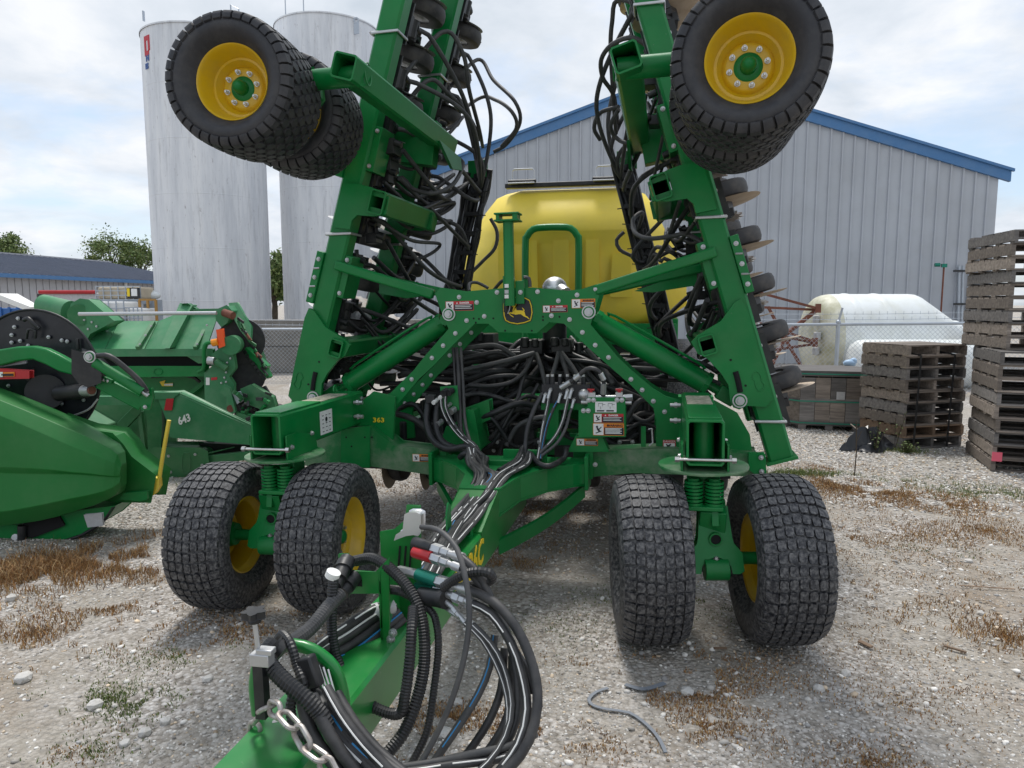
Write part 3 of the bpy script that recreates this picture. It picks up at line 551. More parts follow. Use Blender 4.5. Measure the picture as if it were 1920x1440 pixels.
# ------------------------------------------------------------------ trees
vcol_mat('leaf', .7)
def tree(px, d, top_y, wpx, label, seed, n=8000, leaf=.20, z0=0.0):
    r = np.random.default_rng(seed); rr = random.Random(seed); p = W(px, 570, d); zt = zpx(top_y, d); hw = wpx/FPX*d/2
    t = empty('tree', (p.x, p.y, 0)); tag(t, label, 'tree', 'trees beyond the yard')
    q = MB(); q.tube(spline([(0, 0, 0), (.1, .05, zt*.3), (-.05, .1, zt*.6), (.1, 0, zt*.9)], .4), .2, 8, rf=lambda i: max(.04, .24-.02*i)); q.build('trunk', 'bark', t)
    cl = []
    q = MB()
    for k in range(26):
        a = rr.random()*6.283; h = zt*(.42+.5*rr.random()); e = hw*(.45+.55*rr.random())*(1.0 if h < zt*.8 else .6)
        tip = Vector((e*math.cos(a), e*math.sin(a), h+rr.random()*zt*.08)); q.tube(spline([(0, 0, h*.72), tip*.5+Vector((0, 0, h*.42)), tip], .5), .05, 5, rf=lambda i: max(.012, .06-.012*i)); cl.append((tip, .18+.30*rr.random()))
    q.build('branch', 'bark', t)
    C = np.array([c[0][:] for c in cl]); Rr = np.array([c[1] for c in cl])*hw*.9; idx = r.integers(0, len(cl), n)
    P0 = C[idx]+r.normal(0, .55, (n, 3))*Rr[idx][:, None]*np.array([1, 1, .8]); u = r.normal(size=(n, 3)); u /= np.linalg.norm(u, axis=1)[:, None]; v = np.cross(u, r.normal(size=(n, 3))); v /= np.linalg.norm(v, axis=1)[:, None]
    s = leaf*(.6+.8*r.random((n, 1))); V = np.stack([P0-u*s*.5, P0+v*s*.28, P0+u*s*.5, P0-v*s*.28], 1).reshape(-1, 3)
    T = (np.array([[0, 1, 2], [0, 2, 3]])[None]+(np.arange(n)*4)[:, None, None]).reshape(-1, 3)
    c = np.array([[.10, .16, .04], [.15, .20, .06], [.07, .115, .03], [.19, .23, .075]])[r.integers(0, 4, n)]*(.75+.5*r.random((n, 1)))
    o = np_mesh('crown', V, T, np.repeat(c, 4, 0), 'leaf'); o.parent = t
tree(2, 55, 436, 100, 'pale green tree above the shed roof at the left edge', 41)
tree(212, 60, 447, 110, 'light green tree with a spiky crown above the shed roof', 42)
tree(268, 62, 460, 90, 'green tree showing just left of the left white tank', 43)
tree(512, 46, 472, 90, 'dark green tree in the gap between the two white tanks', 44, leaf=.26, n=9000)

# ------------------------------------------------------------------ concrete wall and chain-link fences
q = MB(); a, b = W(440, 0, 17.0), W(930, 0, 17.5)
cw = empty('concrete_wall', (a.x, a.y, 0)); tag(cw, 'weathered concrete block wall behind the left chain-link fence', 'wall'); cd = Vector((b.x-a.x, b.y-a.y, 0)); cl_ = cd.length; cd.normalize()
for i in range(4):
    for j in range(2):
        q = MB(); q.box(cd*(cl_/4*(i+.5))+Vector((0, 0, .315+.63*j)), (cl_/4-.012, .6, .62), Matrix.Rotation(math.atan2(cd.y, cd.x), 3, 'Z')); q.build('concrete_block', 'concrete', cw, bev=.02)
def fence(label, A, B, zt0, zt1, posts, leftclip=None):
    f = empty('chain_link_fence', (A.x, A.y, 0)); tag(f, label, 'fence'); d = Vector((B.x-A.x, B.y-A.y, 0)); L = d.length; d.normalize()
    top = lambda s: zt0+(zt1-zt0)*s/L
    q = MB(); q.cyl(Vector((0, 0, zt0)), d*L+Vector((0, 0, zt1)), .028, 10); q.build('top_rail', 'galv', f)
    for s in posts:
        q = MB(); q.cyl(d*s, d*s+Vector((0, 0, top(s)+.02)), .036, 12); q.sphere(d*s+Vector((0, 0, top(s)+.04)), .045, 10, 6); pn = q.build('post', 'galv', f)
        q = MB(); q.beam(d*s+Vector((0, 0, top(s)+.04)), d*s+Vector((0, 0, top(s)+.04))+Vector((d.x*.06, d.y*.06, .26)), .03, .03); q.build('barb_arm', 'galv', pn)
    q = MB(); st = .085; H = min(zt0, zt1); n_ = Vector((-d.y, d.x, 0)); k = -H
    while k < L:
        for sg in (1, -1):
            s0, s1 = (k, k+H) if sg > 0 else (k+H, k); lo, hi = Vector((0, 0, 0)), 1
            pts = []
            for t_ in (0.0, 1.0): pts.append((s0+(s1-s0)*t_, H*t_))
            (xa, za), (xb, zb) = pts
            def clip(x0, z0, x1, z1):
                t0, t1 = 0.0, 1.0; dx = x1-x0
                for bound, lo_ in ((0.0, True), (L, False)):
                    if abs(dx) < 1e-9: continue
                    t_ = (bound-x0)/dx
                    if (x0 < bound) == lo_ and lo_ or (x0 > bound and not lo_): t0 = max(t0, t_)
                    if (x1 < bound and lo_) or (x1 > bound and not lo_): t1 = min(t1, t_)
                return t0, t1
            t0, t1 = clip(xa, za, xb, zb)
            if t1 > t0: q.beam(d*(xa+(xb-xa)*t0)+n_*.03*sg*.1+Vector((0, 0, za+(zb-za)*t0)), d*(xa+(xb-xa)*t1)+n_*.03*sg*.1+Vector((0, 0, za+(zb-za)*t1)), .0042, .0042)
        k += st
    stuff(q.build('wire_mesh', 'galv', f))
    for dz in (.10, .20):
        q = MB(); q.tube([Vector((0, 0, zt0+dz)), d*L*.5+Vector((0, 0, top(L/2)+dz-.02)), d*L+Vector((0, 0, zt1+dz))], .004, 4)
        for m_ in range(int(L/.14)): s = m_*.14+.05; q.beam(d*s+Vector((0, 0, top(s)+dz-.03)), d*s+Vector((0, 0, top(s)+dz+.03)), .005, .005)
        q.build('barbed_wire', 'galv', f)
fa, fb = W(430, 0, 15.0), W(760, 0, 15.2); fence('grey chain-link fence before the concrete wall at left', fa, fb, 1.10, 1.10, [1.42, 3.4])
fa, fb = W(1395, 0, 13.2), W(1990, 0, 12.6); fence('grey chain-link fence with barbed wire before the white poly tanks', fa, fb, 1.24, 1.30, [.35, 1.87, 5.2])

# ------------------------------------------------------------------ white poly tanks, rusty truss, crate behind the fence
def lying_tank(name, label, px0, px1, d, rad, prof, m0, m1, split):
    c0 = W(px0, 570, d); ax = RH; t = empty(name, (c0.x, c0.y, 0)); tag(t, label, 'poly tank'); rot = Matrix.Rotation(YAW, 3, 'Z')
    q = MB(); q.lathe([(r, h) for r, h in prof if h <= split], (0, 0, rad), 'x', 40); q.build('end_cap', m0, t, rot=rot, ang=50)
    q = MB(); q.lathe([(r, h) for r, h in prof if h >= split], (0, 0, rad), 'x', 40); q.build('tank_shell', m1, t, rot=rot, ang=50); return t
RT = .92
pt = lying_tank('poly_tank', 'big white poly tank lying on its side with mossy end', 1520, 1830, 15.2, RT,
    [(0, .02), (.35, .0), (.62, .03), (.78, .08), (.86, .16), (.90, .26), (.915, .36), (.92, .5), (.92, 2.05), (.915, 2.12), (.88, 2.2), (.40, 2.95), (.36, 3.0), (.36, 3.1), (0, 3.1)], 'poly_mossy', 'poly_white', .36)
q = MB()
for a in (-.5, .1, .8): q.box((.05, -.55*math.cos(a), RT+.55*math.sin(a)), (.10, .16, .16), Matrix.Rotation(YAW, 3, 'Z'))
q.build('fitting', 'hub_grey', pt, bev=.02)
for k in range(2):
    q = MB(); q.lathe([(.921, .62+.62*k), (.935, .66+.62*k), (.935, .72+.62*k), (.921, .76+.62*k)], (0, 0, RT), 'x', 40); q.build('tank_rib', 'poly_white', pt, rot=Matrix.Rotation(YAW, 3, 'Z'))
lying_tank('poly_tank', 'low white poly tank in front, half hidden by the pallets', 1602, 1850, 13.9, .47, [(0, 0), (.3, .01), (.41, .06), (.455, .14), (.47, .25), (.47, 2.3), (.42, 2.42), (0, 2.5)], 'poly_white', 'poly_white', .25)
tr = empty('rusty_truss', W(1450, 570, 14.6)); tr.location.z = 0; o0 = tr.location.copy(); tag(tr, 'rusty red steel truss frame leaning at the end of the poly tank', 'truss')
def tp(x, y, d): return W(x, y, d)-o0
nodes = [((1532, 578), (1425, 549)), ((1532, 581), (1425, 576)), ((1532, 582), (1475, 628)), ((1526, 640), (1425, 606)), ((1526, 643), (1425, 622)), ((1526, 645), (1425, 660)), ((1470, 632), (1510, 700)), ((1470, 632), (1440, 575)), ((1470, 640), (1440, 700)), ((1470, 628), (1526, 584)), ((1460, 600), (1480, 640))]
for i, (a, b) in enumerate(nodes):
    q = MB(); q.beam(tp(*a, 14.5+.12*(i % 3)), tp(*b, 14.7-.1*(i % 2)), .05, .05); q.build('strut', 'rust', tr)
for a in ((1534, 578), (1528, 642), (1469, 636)): q = MB(); q.box(tp(*a, 14.5), (.10, .08, .18)); q.build('joint_plate', 'rust', tr)

def boards_box(name, label, cx, cy, yaw, w, dep, h):
    t = empty(name, (cx, cy, gz(cx, cy)), yaw); tag(t, label, 'crate'); ch = .16
    # octagonal wooden bin: faces built of upright boards, rails and green straps
    ring = [(-w/2+ch, -dep/2), (w/2-ch, -dep/2), (w/2, -dep/2+ch), (w/2, dep/2-ch), (w/2-ch, dep/2), (-w/2+ch, dep/2), (-w/2, dep/2-ch), (-w/2, -dep/2+ch)]
    for i in range(8):
        a, b = Vector((*ring[i], 0)), Vector((*ring[(i+1) % 8], 0)); n = max(1, round((b-a).length/.19)); d = (b-a)/n; nr = Vector((d.y, -d.x, 0)).normalized()
        for k in range(n):
            for zz0, zz1 in ((.10, h*.50), (h*.53, h-.05)):
                p = a+d*k+nr*random.uniform(-.004, .004); q = MB(); q.prism([p+d*.015+Vector((0, 0, zz0)), p+d*.985+Vector((0, 0, zz0)), p+d*.985+Vector((0, 0, zz1)), p+d*.015+Vector((0, 0, zz1))], -nr*.02); q.build('board', random.choice(['timber_dark', 'timber_dark', 'timber']) if i != 7 else 'timber', t)
        for zz in (.07, h*.5, h-.03): q = MB(); q.prism([a+Vector((0, 0, zz)), b+Vector((0, 0, zz)), b+Vector((0, 0, zz+.05)), a+Vector((0, 0, zz+.05))], -nr*.03); q.build('rail', 'timber_dark', t)
    q = MB(); q.prism([Vector((x, y, h+.02)) for x, y in ring], (0, 0, .02)); q.build('lid', 'timber_dark', t)
    for zz in (.10, h*.52, h+.0):
        q = MB(); pts = [Vector((x*1.012, y*1.012, zz)) for x, y in ring]
        for i in range(8): q.beam(pts[i], pts[(i+1) % 8], .004, .016)
        q.build('strap', 'strap_green', t)
    q = MB()
    for x in (-w/2+.2, 0, w/2-.2): q.box((x, 0, .035), (.09, dep, .07))
    q.build('skid', 'timber_dark', t)
    q = MB(); q.box((.12, -dep/2-.006, h*.63), (.10, .004, .10)); q.build('paper_label', 'hub_grey', t); return t
boards_box('wooden_bin', 'weathered octagonal wooden bin with green straps beside pallet stack', 2.14, 10.18, R(-2), 1.05, .95, .74)
p = W(1592, 702, 9.9); q = MB(); q.sphere((0, 0, .04), .08, 9, 6, (1.1, .8, .7)); q.sphere((.05, .01, .07), .05, 8, 5); tag(q.build('plastic_wad', 'blue_plastic', None, (p.x, p.y, .765)), 'crumpled pale blue plastic on top of the wooden bin', 'plastic')

# ------------------------------------------------------------------ pallets, every one a thing
PH = .128
def pallet_meshes(sx, sy, tag_):
    """x: open side seen from the front, y: stringer direction"""
    st = MB(); st.box((0, 0, 0), (.038, sy, .094)); tb = MB(); tb.box((0, 0, 0), (sx-.012, sy/7*.80, .016)); bb = MB(); bb.box((0, 0, 0), (sx-.012, .09, .016))
    r = {}
    for mm in ('timber', 'timber_brown', 'timber_dark'): r[mm] = (st.mesh('stringer', mm), tb.mesh('deck_board', mm), bb.mesh('base_board', mm))
    return r
def pallet(x, y, z, yaw, sx, sy, ms, label, group, kind):
    """corner nearest the camera at x, y; extends along +x by sx and +y by sy"""
    t = empty('pallet', (x, y, z), yaw); tag(t, label, 'pallet', group); st, tb, bb = ms[kind]; rr = random.Random(int(z*1000)+int(x*100))
    for k in range(3): link('stringer', st, t, (.02+k*(sx-.04)/2, sy/2, .016+.047+.001))
    for k in range(7):
        if rr.random() < .04: continue
        link('deck_board', tb, t, (sx/2+rr.uniform(-.003, .003), sy/7*(k+.5)+rr.uniform(-.004, .004), .119), (0, 0, rr.uniform(-.006, .006)))
    for k in range(4): link('base_board', bb, t, (sx/2+rr.uniform(-.006, .006), .045+k*(sy-.09)/3, .008))
    return t
ORD = ['bottom', 'second', 'third', 'fourth', 'fifth', 'sixth', 'seventh', 'eighth', 'ninth', 'tenth', 'eleventh', 'twelfth', 'thirteenth', 'fourteenth', 'fifteenth', 'sixteenth', 'seventeenth', 'top']
pm = pallet_meshes(.82, .68, 'a'); rp = random.Random(3)
g0 = gz(2.63, 8.5)
for i in range(9):
    kd = 'timber_brown' if i == 1 else ('timber' if i % 3 else 'timber_dark'); nm = 'topmost' if i == 8 else ORD[i]+('' if i == 0 else ' from the ground')
    pallet(2.64+rp.uniform(-.012, .012), 8.52+rp.uniform(-.012, .012), g0+i*(PH+.002), R(27)+rp.uniform(-.02, .02), .82, .68, pm, f'weathered wooden pallet in the short strapped stack, {nm}', 'pallets in the short stack', kd)
pm2 = pallet_meshes(1.2, 1.0, 'b'); g1 = gz(3.14, 7.57)
for i in range(18):
    kd = ('timber', 'timber', 'timber_dark')[i % 3]; nm = 'topmost' if i == 17 else ORD[i]+('' if i == 0 else ' from the ground')
    if i < 9: x, y, yw = 3.14, 7.57, R(-9)
    else:
        p = W(1887, 700, 6.95); x, y, yw = p.x-.03, p.y, R(1)
    pallet(x+rp.uniform(-.01, .01), y+rp.uniform(-.01, .01), g1+i*(PH+.0015), yw+rp.uniform(-.012, .012), 1.2, 1.0, pm2, f'grey wooden pallet in the tall stack at right edge, {nm}', 'pallets in the tall stack', kd)
def band(name, label, pts, m):
    q = MB()
    for a, b in zip(pts, pts[1:]): q.beam(a, b, .022, .003, up=FH)
    return tag(q.build(name, m), label, 'strap', 'black straps on the pallets')
def stack_pt(x, y, yaw, u, v, z): c, s = math.cos(yaw), math.sin(yaw); return Vector((x+c*u-s*v, y+s*u+c*v, z))
for u, lb in ((.14, 'left'), (.60, 'right')):
    band('pallet_strap', f'{lb} black strap over the open front of the short pallet stack', [stack_pt(2.63, 8.51, R(27), u-.03, -.045, g0+.02), stack_pt(2.63, 8.51, R(27), u, -.045, g0+.128*8+.03), stack_pt(2.63, 8.51, R(27), u, .3, g0+.128*8+.06)], 'black')
band('pallet_strap', 'black strap down the front of the tall pallet stack', [stack_pt(3.14, 7.57, R(-9), .27, -.05, g1+.05), stack_pt(3.14, 7.57, R(-9), .32, -.05, g1+.128*8+.1)], 'black')
p = stack_pt(3.14, 7.57, R(-9), .04, -.012, g1+.15); q = MB(); q.box((0, 0, 0), (.085, .003, .09)); tag(q.build('paper_tag', 'pink', None, p, (0, 0, R(-9))), 'pink paper tag on the lowest pallets of the tall stack', 'tag')

# ------------------------------------------------------------------ litter: tarp, sticks, strap, wood scraps
def tarp():
    r = np.random.default_rng(5); p = G(1625, 845); q = MB(); n, k = 30, 14
    for j in range(k):
        for i in range(n):
            a = 2*math.pi*i/n; d = j/(k-1); rx, ry = .30, .17; h = .17*(1-d**2)*(1+.5*math.sin(a*3+d*5))+.05*math.sin(a*7+d*11)*d*(1-d)*4
            q.v.append((rx*d*math.cos(a)*(1+.15*math.sin(a*5+d*3)), ry*d*math.sin(a)*(1+.2*math.cos(a*4)), max(.005, h+r.normal(0, .012))))
    q.f = [(j*n+i, j*n+(i+1) % n, (j+1)*n+(i+1) % n, (j+1)*n+i) for j in range(k-1) for i in range(n)]; q.mi = [0]*len(q.f)
    tag(q.build('plastic_tarp', 'tarp', None, (p.x, p.y, gz(p.x, p.y)), (0, 0, .2), ang=60), 'crumpled black plastic heap in front of the short pallet stack', 'tarp')
tarp()
for (x0, y0, x1, y1, lb) in ((1578, 812, 1632, 838, 'long grey stick leaning over the black plastic heap'), (1595, 795, 1640, 832, 'thin dry stick standing above the black plastic heap')):
    a, b = W(x0, y0, 8.7), G(x1, y1); q = MB(); q.cyl(b-b, a-b, .010, 6, r1=.006); tag(q.build('stick', 'timber', None, b), lb, 'stick')
p = G(1602, 896); q = MB(); q.tube([(0, 0, 0), (.005, 0, .25), (-.01, 0, .55)], .006, 5); q.tube([(.003, 0, .35), (.04, 0, .45)], .003, 4); tag(q.build('dead_stalk', 'bark', None, (p.x, p.y, 0)), 'lone dead weed stalk on the white gravel', 'weed')
def weed(px, py, h, n, label, seed):
    r = random.Random(seed); p = G(px, py); t = empty('leafy_weed', (p.x, p.y, gz(p.x, p.y))); tag(t, label, 'weed'); q = MB(); lf = MB()
    for k in range(n):
        a = r.random()*6.283; tip = Vector((.12*math.cos(a)*r.random(), .12*math.sin(a)*r.random(), h*(.5+.5*r.random()))); q.tube([(0, 0, 0), tip*.5, tip], .003, 4)
        for m_ in range(9):
            c = tip*(.2+.8*r.random()); u = Vector((r.uniform(-1, 1), r.uniform(-1, 1), r.uniform(-.2, .6))).normalized()*.03; v = Vector((-u.y, u.x, .01)); lf.add([c, c+u*.5+v*.4, c+u, c+u*.5-v*.4], [(0, 1, 2, 3)])
    q.build('stem', 'bark', t); lf.build('leaves', 'weed_leaf', t)
mat('weed_leaf', (.10, .15, .035), .6, var=.3, scale=30)
weed(1640, 850, .42, 7, 'tall spindly green weed in front of the short pallet stack', 1); weed(1700, 853, .14, 16, 'low green weed at the foot of the short pallet stack', 2); weed(1677, 848, .45, 3, 'thin pale weed stalk before the short pallet stack', 3)
pts = [G(x, y)+Vector((0, 0, .008)) for x, y in ((1248, 1420), (1236, 1395), (1215, 1370), (1180, 1345), (1140, 1338), (1112, 1330), (1104, 1318), (1118, 1305), (1140, 1298))]
q = MB(); sp = spline(pts, .03)
for a, b in zip(sp, sp[1:]): q.beam(Vector((a.x, a.y, gz(a.x, a.y)+.01)), Vector((b.x, b.y, gz(b.x, b.y)+.01)), .014, .003)
tag(q.build('plastic_strap', 'strap_grey'), 'long curled grey plastic strap lying on the gravel', 'strap')
pts = [G(x, y) for x, y in ((1172, 1293), (1200, 1302), (1222, 1300), (1246, 1292))]; q = MB(); sp = spline(pts, .03)
for a, b in zip(sp, sp[1:]): q.beam(Vector((a.x, a.y, gz(a.x, a.y)+.012)), Vector((b.x, b.y, gz(b.x, b.y)+.012)), .022, .003)
tag(q.build('plastic_strap', 'strap_grey'), 'short pale blue-grey strap piece lying on the gravel', 'strap')
for x, y, l_, w_, a, lb in ((1622, 1217, .10, .035, 2.2, 'small brown wood scrap right of the right tyre'), (1285, 1010, .14, .05, .4, 'weathered wood scrap lying under the machine'), (1850, 1112, .42, .012, .1, 'long thin twig on the gravel at right edge'), (1350, 1228, .09, .02, .3, 'splinter of pale wood before the right wheels'), (1790, 1228, .13, .02, -.5, 'pale sliver of wood on the dust at far right')):
    p = G(x, y); l_ *= .7; w_ *= .7; q = MB(); q.box((0, 0, 0), (l_, w_, .008 if w_ > .010 else .005)); tag(q.build('wood_scrap', 'timber_brown', None, (p.x, p.y, gz(p.x, p.y)+.014), (0, .03, a), bev=.002), lb, 'wood scrap')

# ------------------------------------------------------------------ far yard at left
def cage_tote(px0, px1, y0, y1, d, mfill, label, zb):
    a, b = W(px0, y1, d), W(px1, y0, d); w, h = (b-a).dot(RH), b.z-a.z; t = empty('caged_tote', (a.x, a.y, a.z)); t.rotation_euler = (0, 0, YAW); tag(t, label, 'tote')
    q = MB(); q.box((w/2, .45, h/2), (w*.96, .85, h*.94)); q.build('bottle', mfill, t, bev=.06)
    n = max(4, round(w/.22))
    for k in range(n+1): q = MB(); q.beam((w*k/n, -.01, 0), (w*k/n, -.01, h), .025, .02, up=(0, 1, 0)); q.build('cage_bar', 'galv', t)
    for k in range(4): q = MB(); q.beam((0, -.03, h*k/3), (w, -.03, h*k/3), .02, .025); q.build('cage_rail', 'galv', t)
    q = MB(); q.box((w/2, .45, -.07), (w, .9, .12)); q.build('base', 'galv', t); return t, w, h
t, w, h = cage_tote(181, 263, 537, 562, 21, 'tote_tan', 'tan liquid tote in a wire cage, raised behind the green headers', 1)
q = MB(); q.box((w*.86, -.05, h*.5), (w*.28, .01, h*.8)); q.build('label_plate', 'black', t); q = MB(); q.box((w*.88, -.06, h*.55), (w*.13, .01, h*.55)); q.build('paper', 'decal_white', t); q = MB(); q.box((w*.75, -.06, h*.55), (w*.06, .01, h*.6)); q.build('yellow_tag', 'decal_yellow', t)
cage_tote(163, 232, 564, 606, 20, 'decal_white', 'white liquid tote in a wire cage, standing below the tan one', 0)
cage_tote(236, 266, 577, 606, 20, 'decal_white', 'small white tote beside the orange rack', 0)
a, b = W(84, 592, 22), W(178, 549, 22); w, h = (b-a).dot(RH), b.z-a.z; t = empty('seed_tender', (a.x, a.y, 0)); t.rotation_euler = (0, 0, YAW); tag(t, 'pale grey seed tender hopper with a long red top tube', 'seed tender'); z0 = a.z
q = MB(); q.prism([(0, 0, z0+h*.2), (w*.12, 0, z0), (w*.9, 0, z0), (w, 0, z0+h*.2), (w, 0, z0+h), (0, 0, z0+h)], (0, 1.2, 0)); q.build('hopper', 'hub_grey', t, bev=.03)
q = MB(); q.cyl((-.08, -.05, z0+h+.02), (w+.05, -.05, z0+h+.02), .06, 10); q.build('red_tube', 'red', t)
q = MB(); q.box((w*.42, -.01, z0+h*.55), (.12, .01, .12)); q.build('emblem', 'decal_red', t)
for x in (.2, w-.2): q = MB(); q.beam((x, .6, 0), (x, .6, z0+.05), .1, .1); q.build('leg', 'galv', t)
a, b = W(264, 606, 20.5), W(292, 562, 20.5); w, h = (b-a).dot(RH), b.z; t = empty('orange_rack', (a.x, a.y, 0)); t.rotation_euler = (0, 0, YAW); tag(t, 'orange timber rack left of the white storage tank', 'rack')
for x in (0, w/2, w): q = MB(); q.beam((x, 0, 0), (x, 0, h), .06, .06, up=(0, 1, 0)); q.build('post', 'wood_orange', t)
for z in (.35, h*.6, h): q = MB(); q.beam((0, 0, z), (w, 0, z), .05, .06); q.build('rail', 'wood_orange', t)
q = MB(); q.box((w/2, .3, h*.3), (w*.9, .4, h*.45)); q.build('load', 'rust', t)
a, b = W(263, 562, 21.5), W(291, 546, 21.5); w, h = (b-a).dot(RH), b.z-a.z; q = MB(); q.sphere((w/2, .3, h*.5), w*.52, 16, 10, (1, .7, h/w*.95)); q.box((w/2, .3, h*1.0), (.12, .12, .05)); t = tag(q.build('cream_tank', 'poly_white', None, (a.x, a.y, a.z), (0, 0, YAW)), 'small cream tank above the orange rack', 'tank')
q = MB(); q.box((w/2, .3, -.5*a.z), (w*.8, .4, a.z)); q.build('stand', 'galv', t)
a, b = W(-20, 606, 17), W(58, 572, 17); w, h = (b-a).dot(RH), b.z; t = empty('blue_trailer', (a.x, a.y, 0)); t.rotation_euler = (0, 0, YAW); tag(t, 'blue trailer bed at the far left behind the black reel disc', 'trailer')
q = MB(); q.box((w/2, .8, h*.78), (w, 1.6, h*.35)); q.build('bed', 'blue_paint', t, bev=.02)
for k in range(5): q = MB(); q.box((w*(k+.5)/5, -.02, h*.78), (.05, .04, h*.38)); q.build('stake', 'blue_paint', t)
for x in (.2, w-.25): q = MB(); q.cyl((x, -.05, .35), (x, .2, .35), .35, 18); q.build('wheel', 'rubber', t)
pts = [W(12, 555, 16.5), W(66, 580, 16.2)]; q = MB(); q.beam(pts[0]-pts[1], Vector((0, 0, 0)), .5, .12, w1=.25); t = empty('chute', pts[1]); tag(t, 'pale slanted chute propped over the blue trailer', 'chute'); q.build('tray', 'decal_white', t)
q = MB(); q.beam((0, 0, 0), (.1, .0, -pts[1].z), .06, .06); q.build('leg', 'galv', t)

# ------------------------------------------------------------------ the air drill (machine coordinates: x from the centre line, Y back, z up)
Y0 = 4.3
AD = empty('air_drill', (-.88, Y0, 0)); AD.rotation_euler = (0, -TILT, 0)
tag(AD, 'green folding air drill with raised wings and yellow-rimmed wheels facing the camera', 'air drill')
OFF = Vector((0, -Y0, 0))
def part(q, name, m, bev=.0, ang=38): return q.build(name, m, AD, OFF, bev=bev, ang=ang)
def ipart(name, me, loc, rot=None, parent=None):
    """instance of a shared mesh at machine coordinates (a part), or at coordinates of its part"""
    return link(name, me, parent or AD, Vector(loc)+(OFF if parent is None else Vector((0, 0, 0))), rot)
def V(*a): return Vector(a)
# shared small meshes; z is the head direction
def hexbolt(r, h):
    q = MB(); q.cyl((0, 0, 0), (0, 0, h*.25), r*1.35, 14); q.cyl((0, 0, h*.25), (0, 0, h), r, 6); q.cyl((0, 0, h), (0, 0, h*1.15), r*.8, 6, r1=r*.5); return q
BOLT = hexbolt(.0105, .012).mesh('bolt', 'zinc'); BIGBOLT = MB()
BIGBOLT.cyl((0, 0, 0), (0, 0, .008), .042, 24); BIGBOLT.m(1).cyl((0, 0, .008), (0, 0, .0095), .034, 24); BIGBOLT.m(0).cyl((0, 0, .0095), (0, 0, .018), .026, 20); BIGBOLT.cyl((0, 0, .018), (0, 0, .030), .016, 6); BIGBOLT = BIGBOLT.mesh('pin_bolt', ['zinc', 'green'])
FRONT = Matrix.Rotation(R(90), 3, 'X')      # z axis -> -Y (towards the camera)
def bolts(parent, pts, me=None, name='bolt', rot=FRONT):
    for p in pts: link(name, me or BOLT, parent, p, rot)
def P2(pts, Y): return [mp(x, y, Y) for x, y in pts]

# --- tyres
def profile_tyre(Rt, Wt, Rr, n=60):
    h = Wt/2; pr = [(Rr-.004, -h*.66), (Rr+.012, -h*.74), (Rr+.05, -h*.95), (Rr+(Rt-Rr)*.5, -h*1.0), (Rt-.045, -h*.93), (Rt-.022, -h*.80), (Rt-.010, -h*.45), (Rt-.006, 0)]
    return pr+[(r, -x) for r, x in reversed(pr[:-1])]
def crown(Rt, Wt, x): t = abs(x)/(Wt/2); return Rt-.006-.014*t**2.2-(.03*max(0, t-.78)/.22 if t > .78 else 0)
def tyre_turf(Rt=.40, Wt=.385, Rr=.215):
    q = MB(); q.lathe(profile_tyre(Rt, Wt, Rr), axis='x', n=64)
    cols = [(-.149, .060), (-.096, .046), (-.048, .046), (0, .046), (.048, .046), (.096, .046), (.149, .060)]; na = 45
    for ci, (x, w) in enumerate(cols):
        for k in range(na):
            a = 2*math.pi*(k+.10*abs(ci-3))/na+.006*math.sin(k*7.1+ci); la = 2*math.pi/na*.81; ww = w*.92; up = .0100
            cut = .24; oc = [(-.5+cut*.6, -.5), (.5-cut*.6, -.5), (.5, -.5+cut), (.5, .5-cut), (.5-cut*.6, .5), (-.5+cut*.6, .5), (-.5, .5-cut), (-.5, -.5+cut)]
            if abs(x) > .14: oc = [(-.5, -.5), (.5, -.5), (.5, .5), (-.5, .5)]
            vs = []
            for lev, sc in ((-.004, 1.0), (up, .95)):
                for u, v in oc:
                    xx = x+u*ww*sc; aa = a+v*la*sc; rr = crown(Rt, Wt, xx)+lev; vs.append((xx, rr*math.cos(aa), rr*math.sin(aa)))
            m = len(oc); q.add(vs, [tuple(range(m, 2*m))]+[(i, (i+1) % m, m+(i+1) % m, m+i) for i in range(m)])
    return q.mesh('tyre', 'rubber', 32)
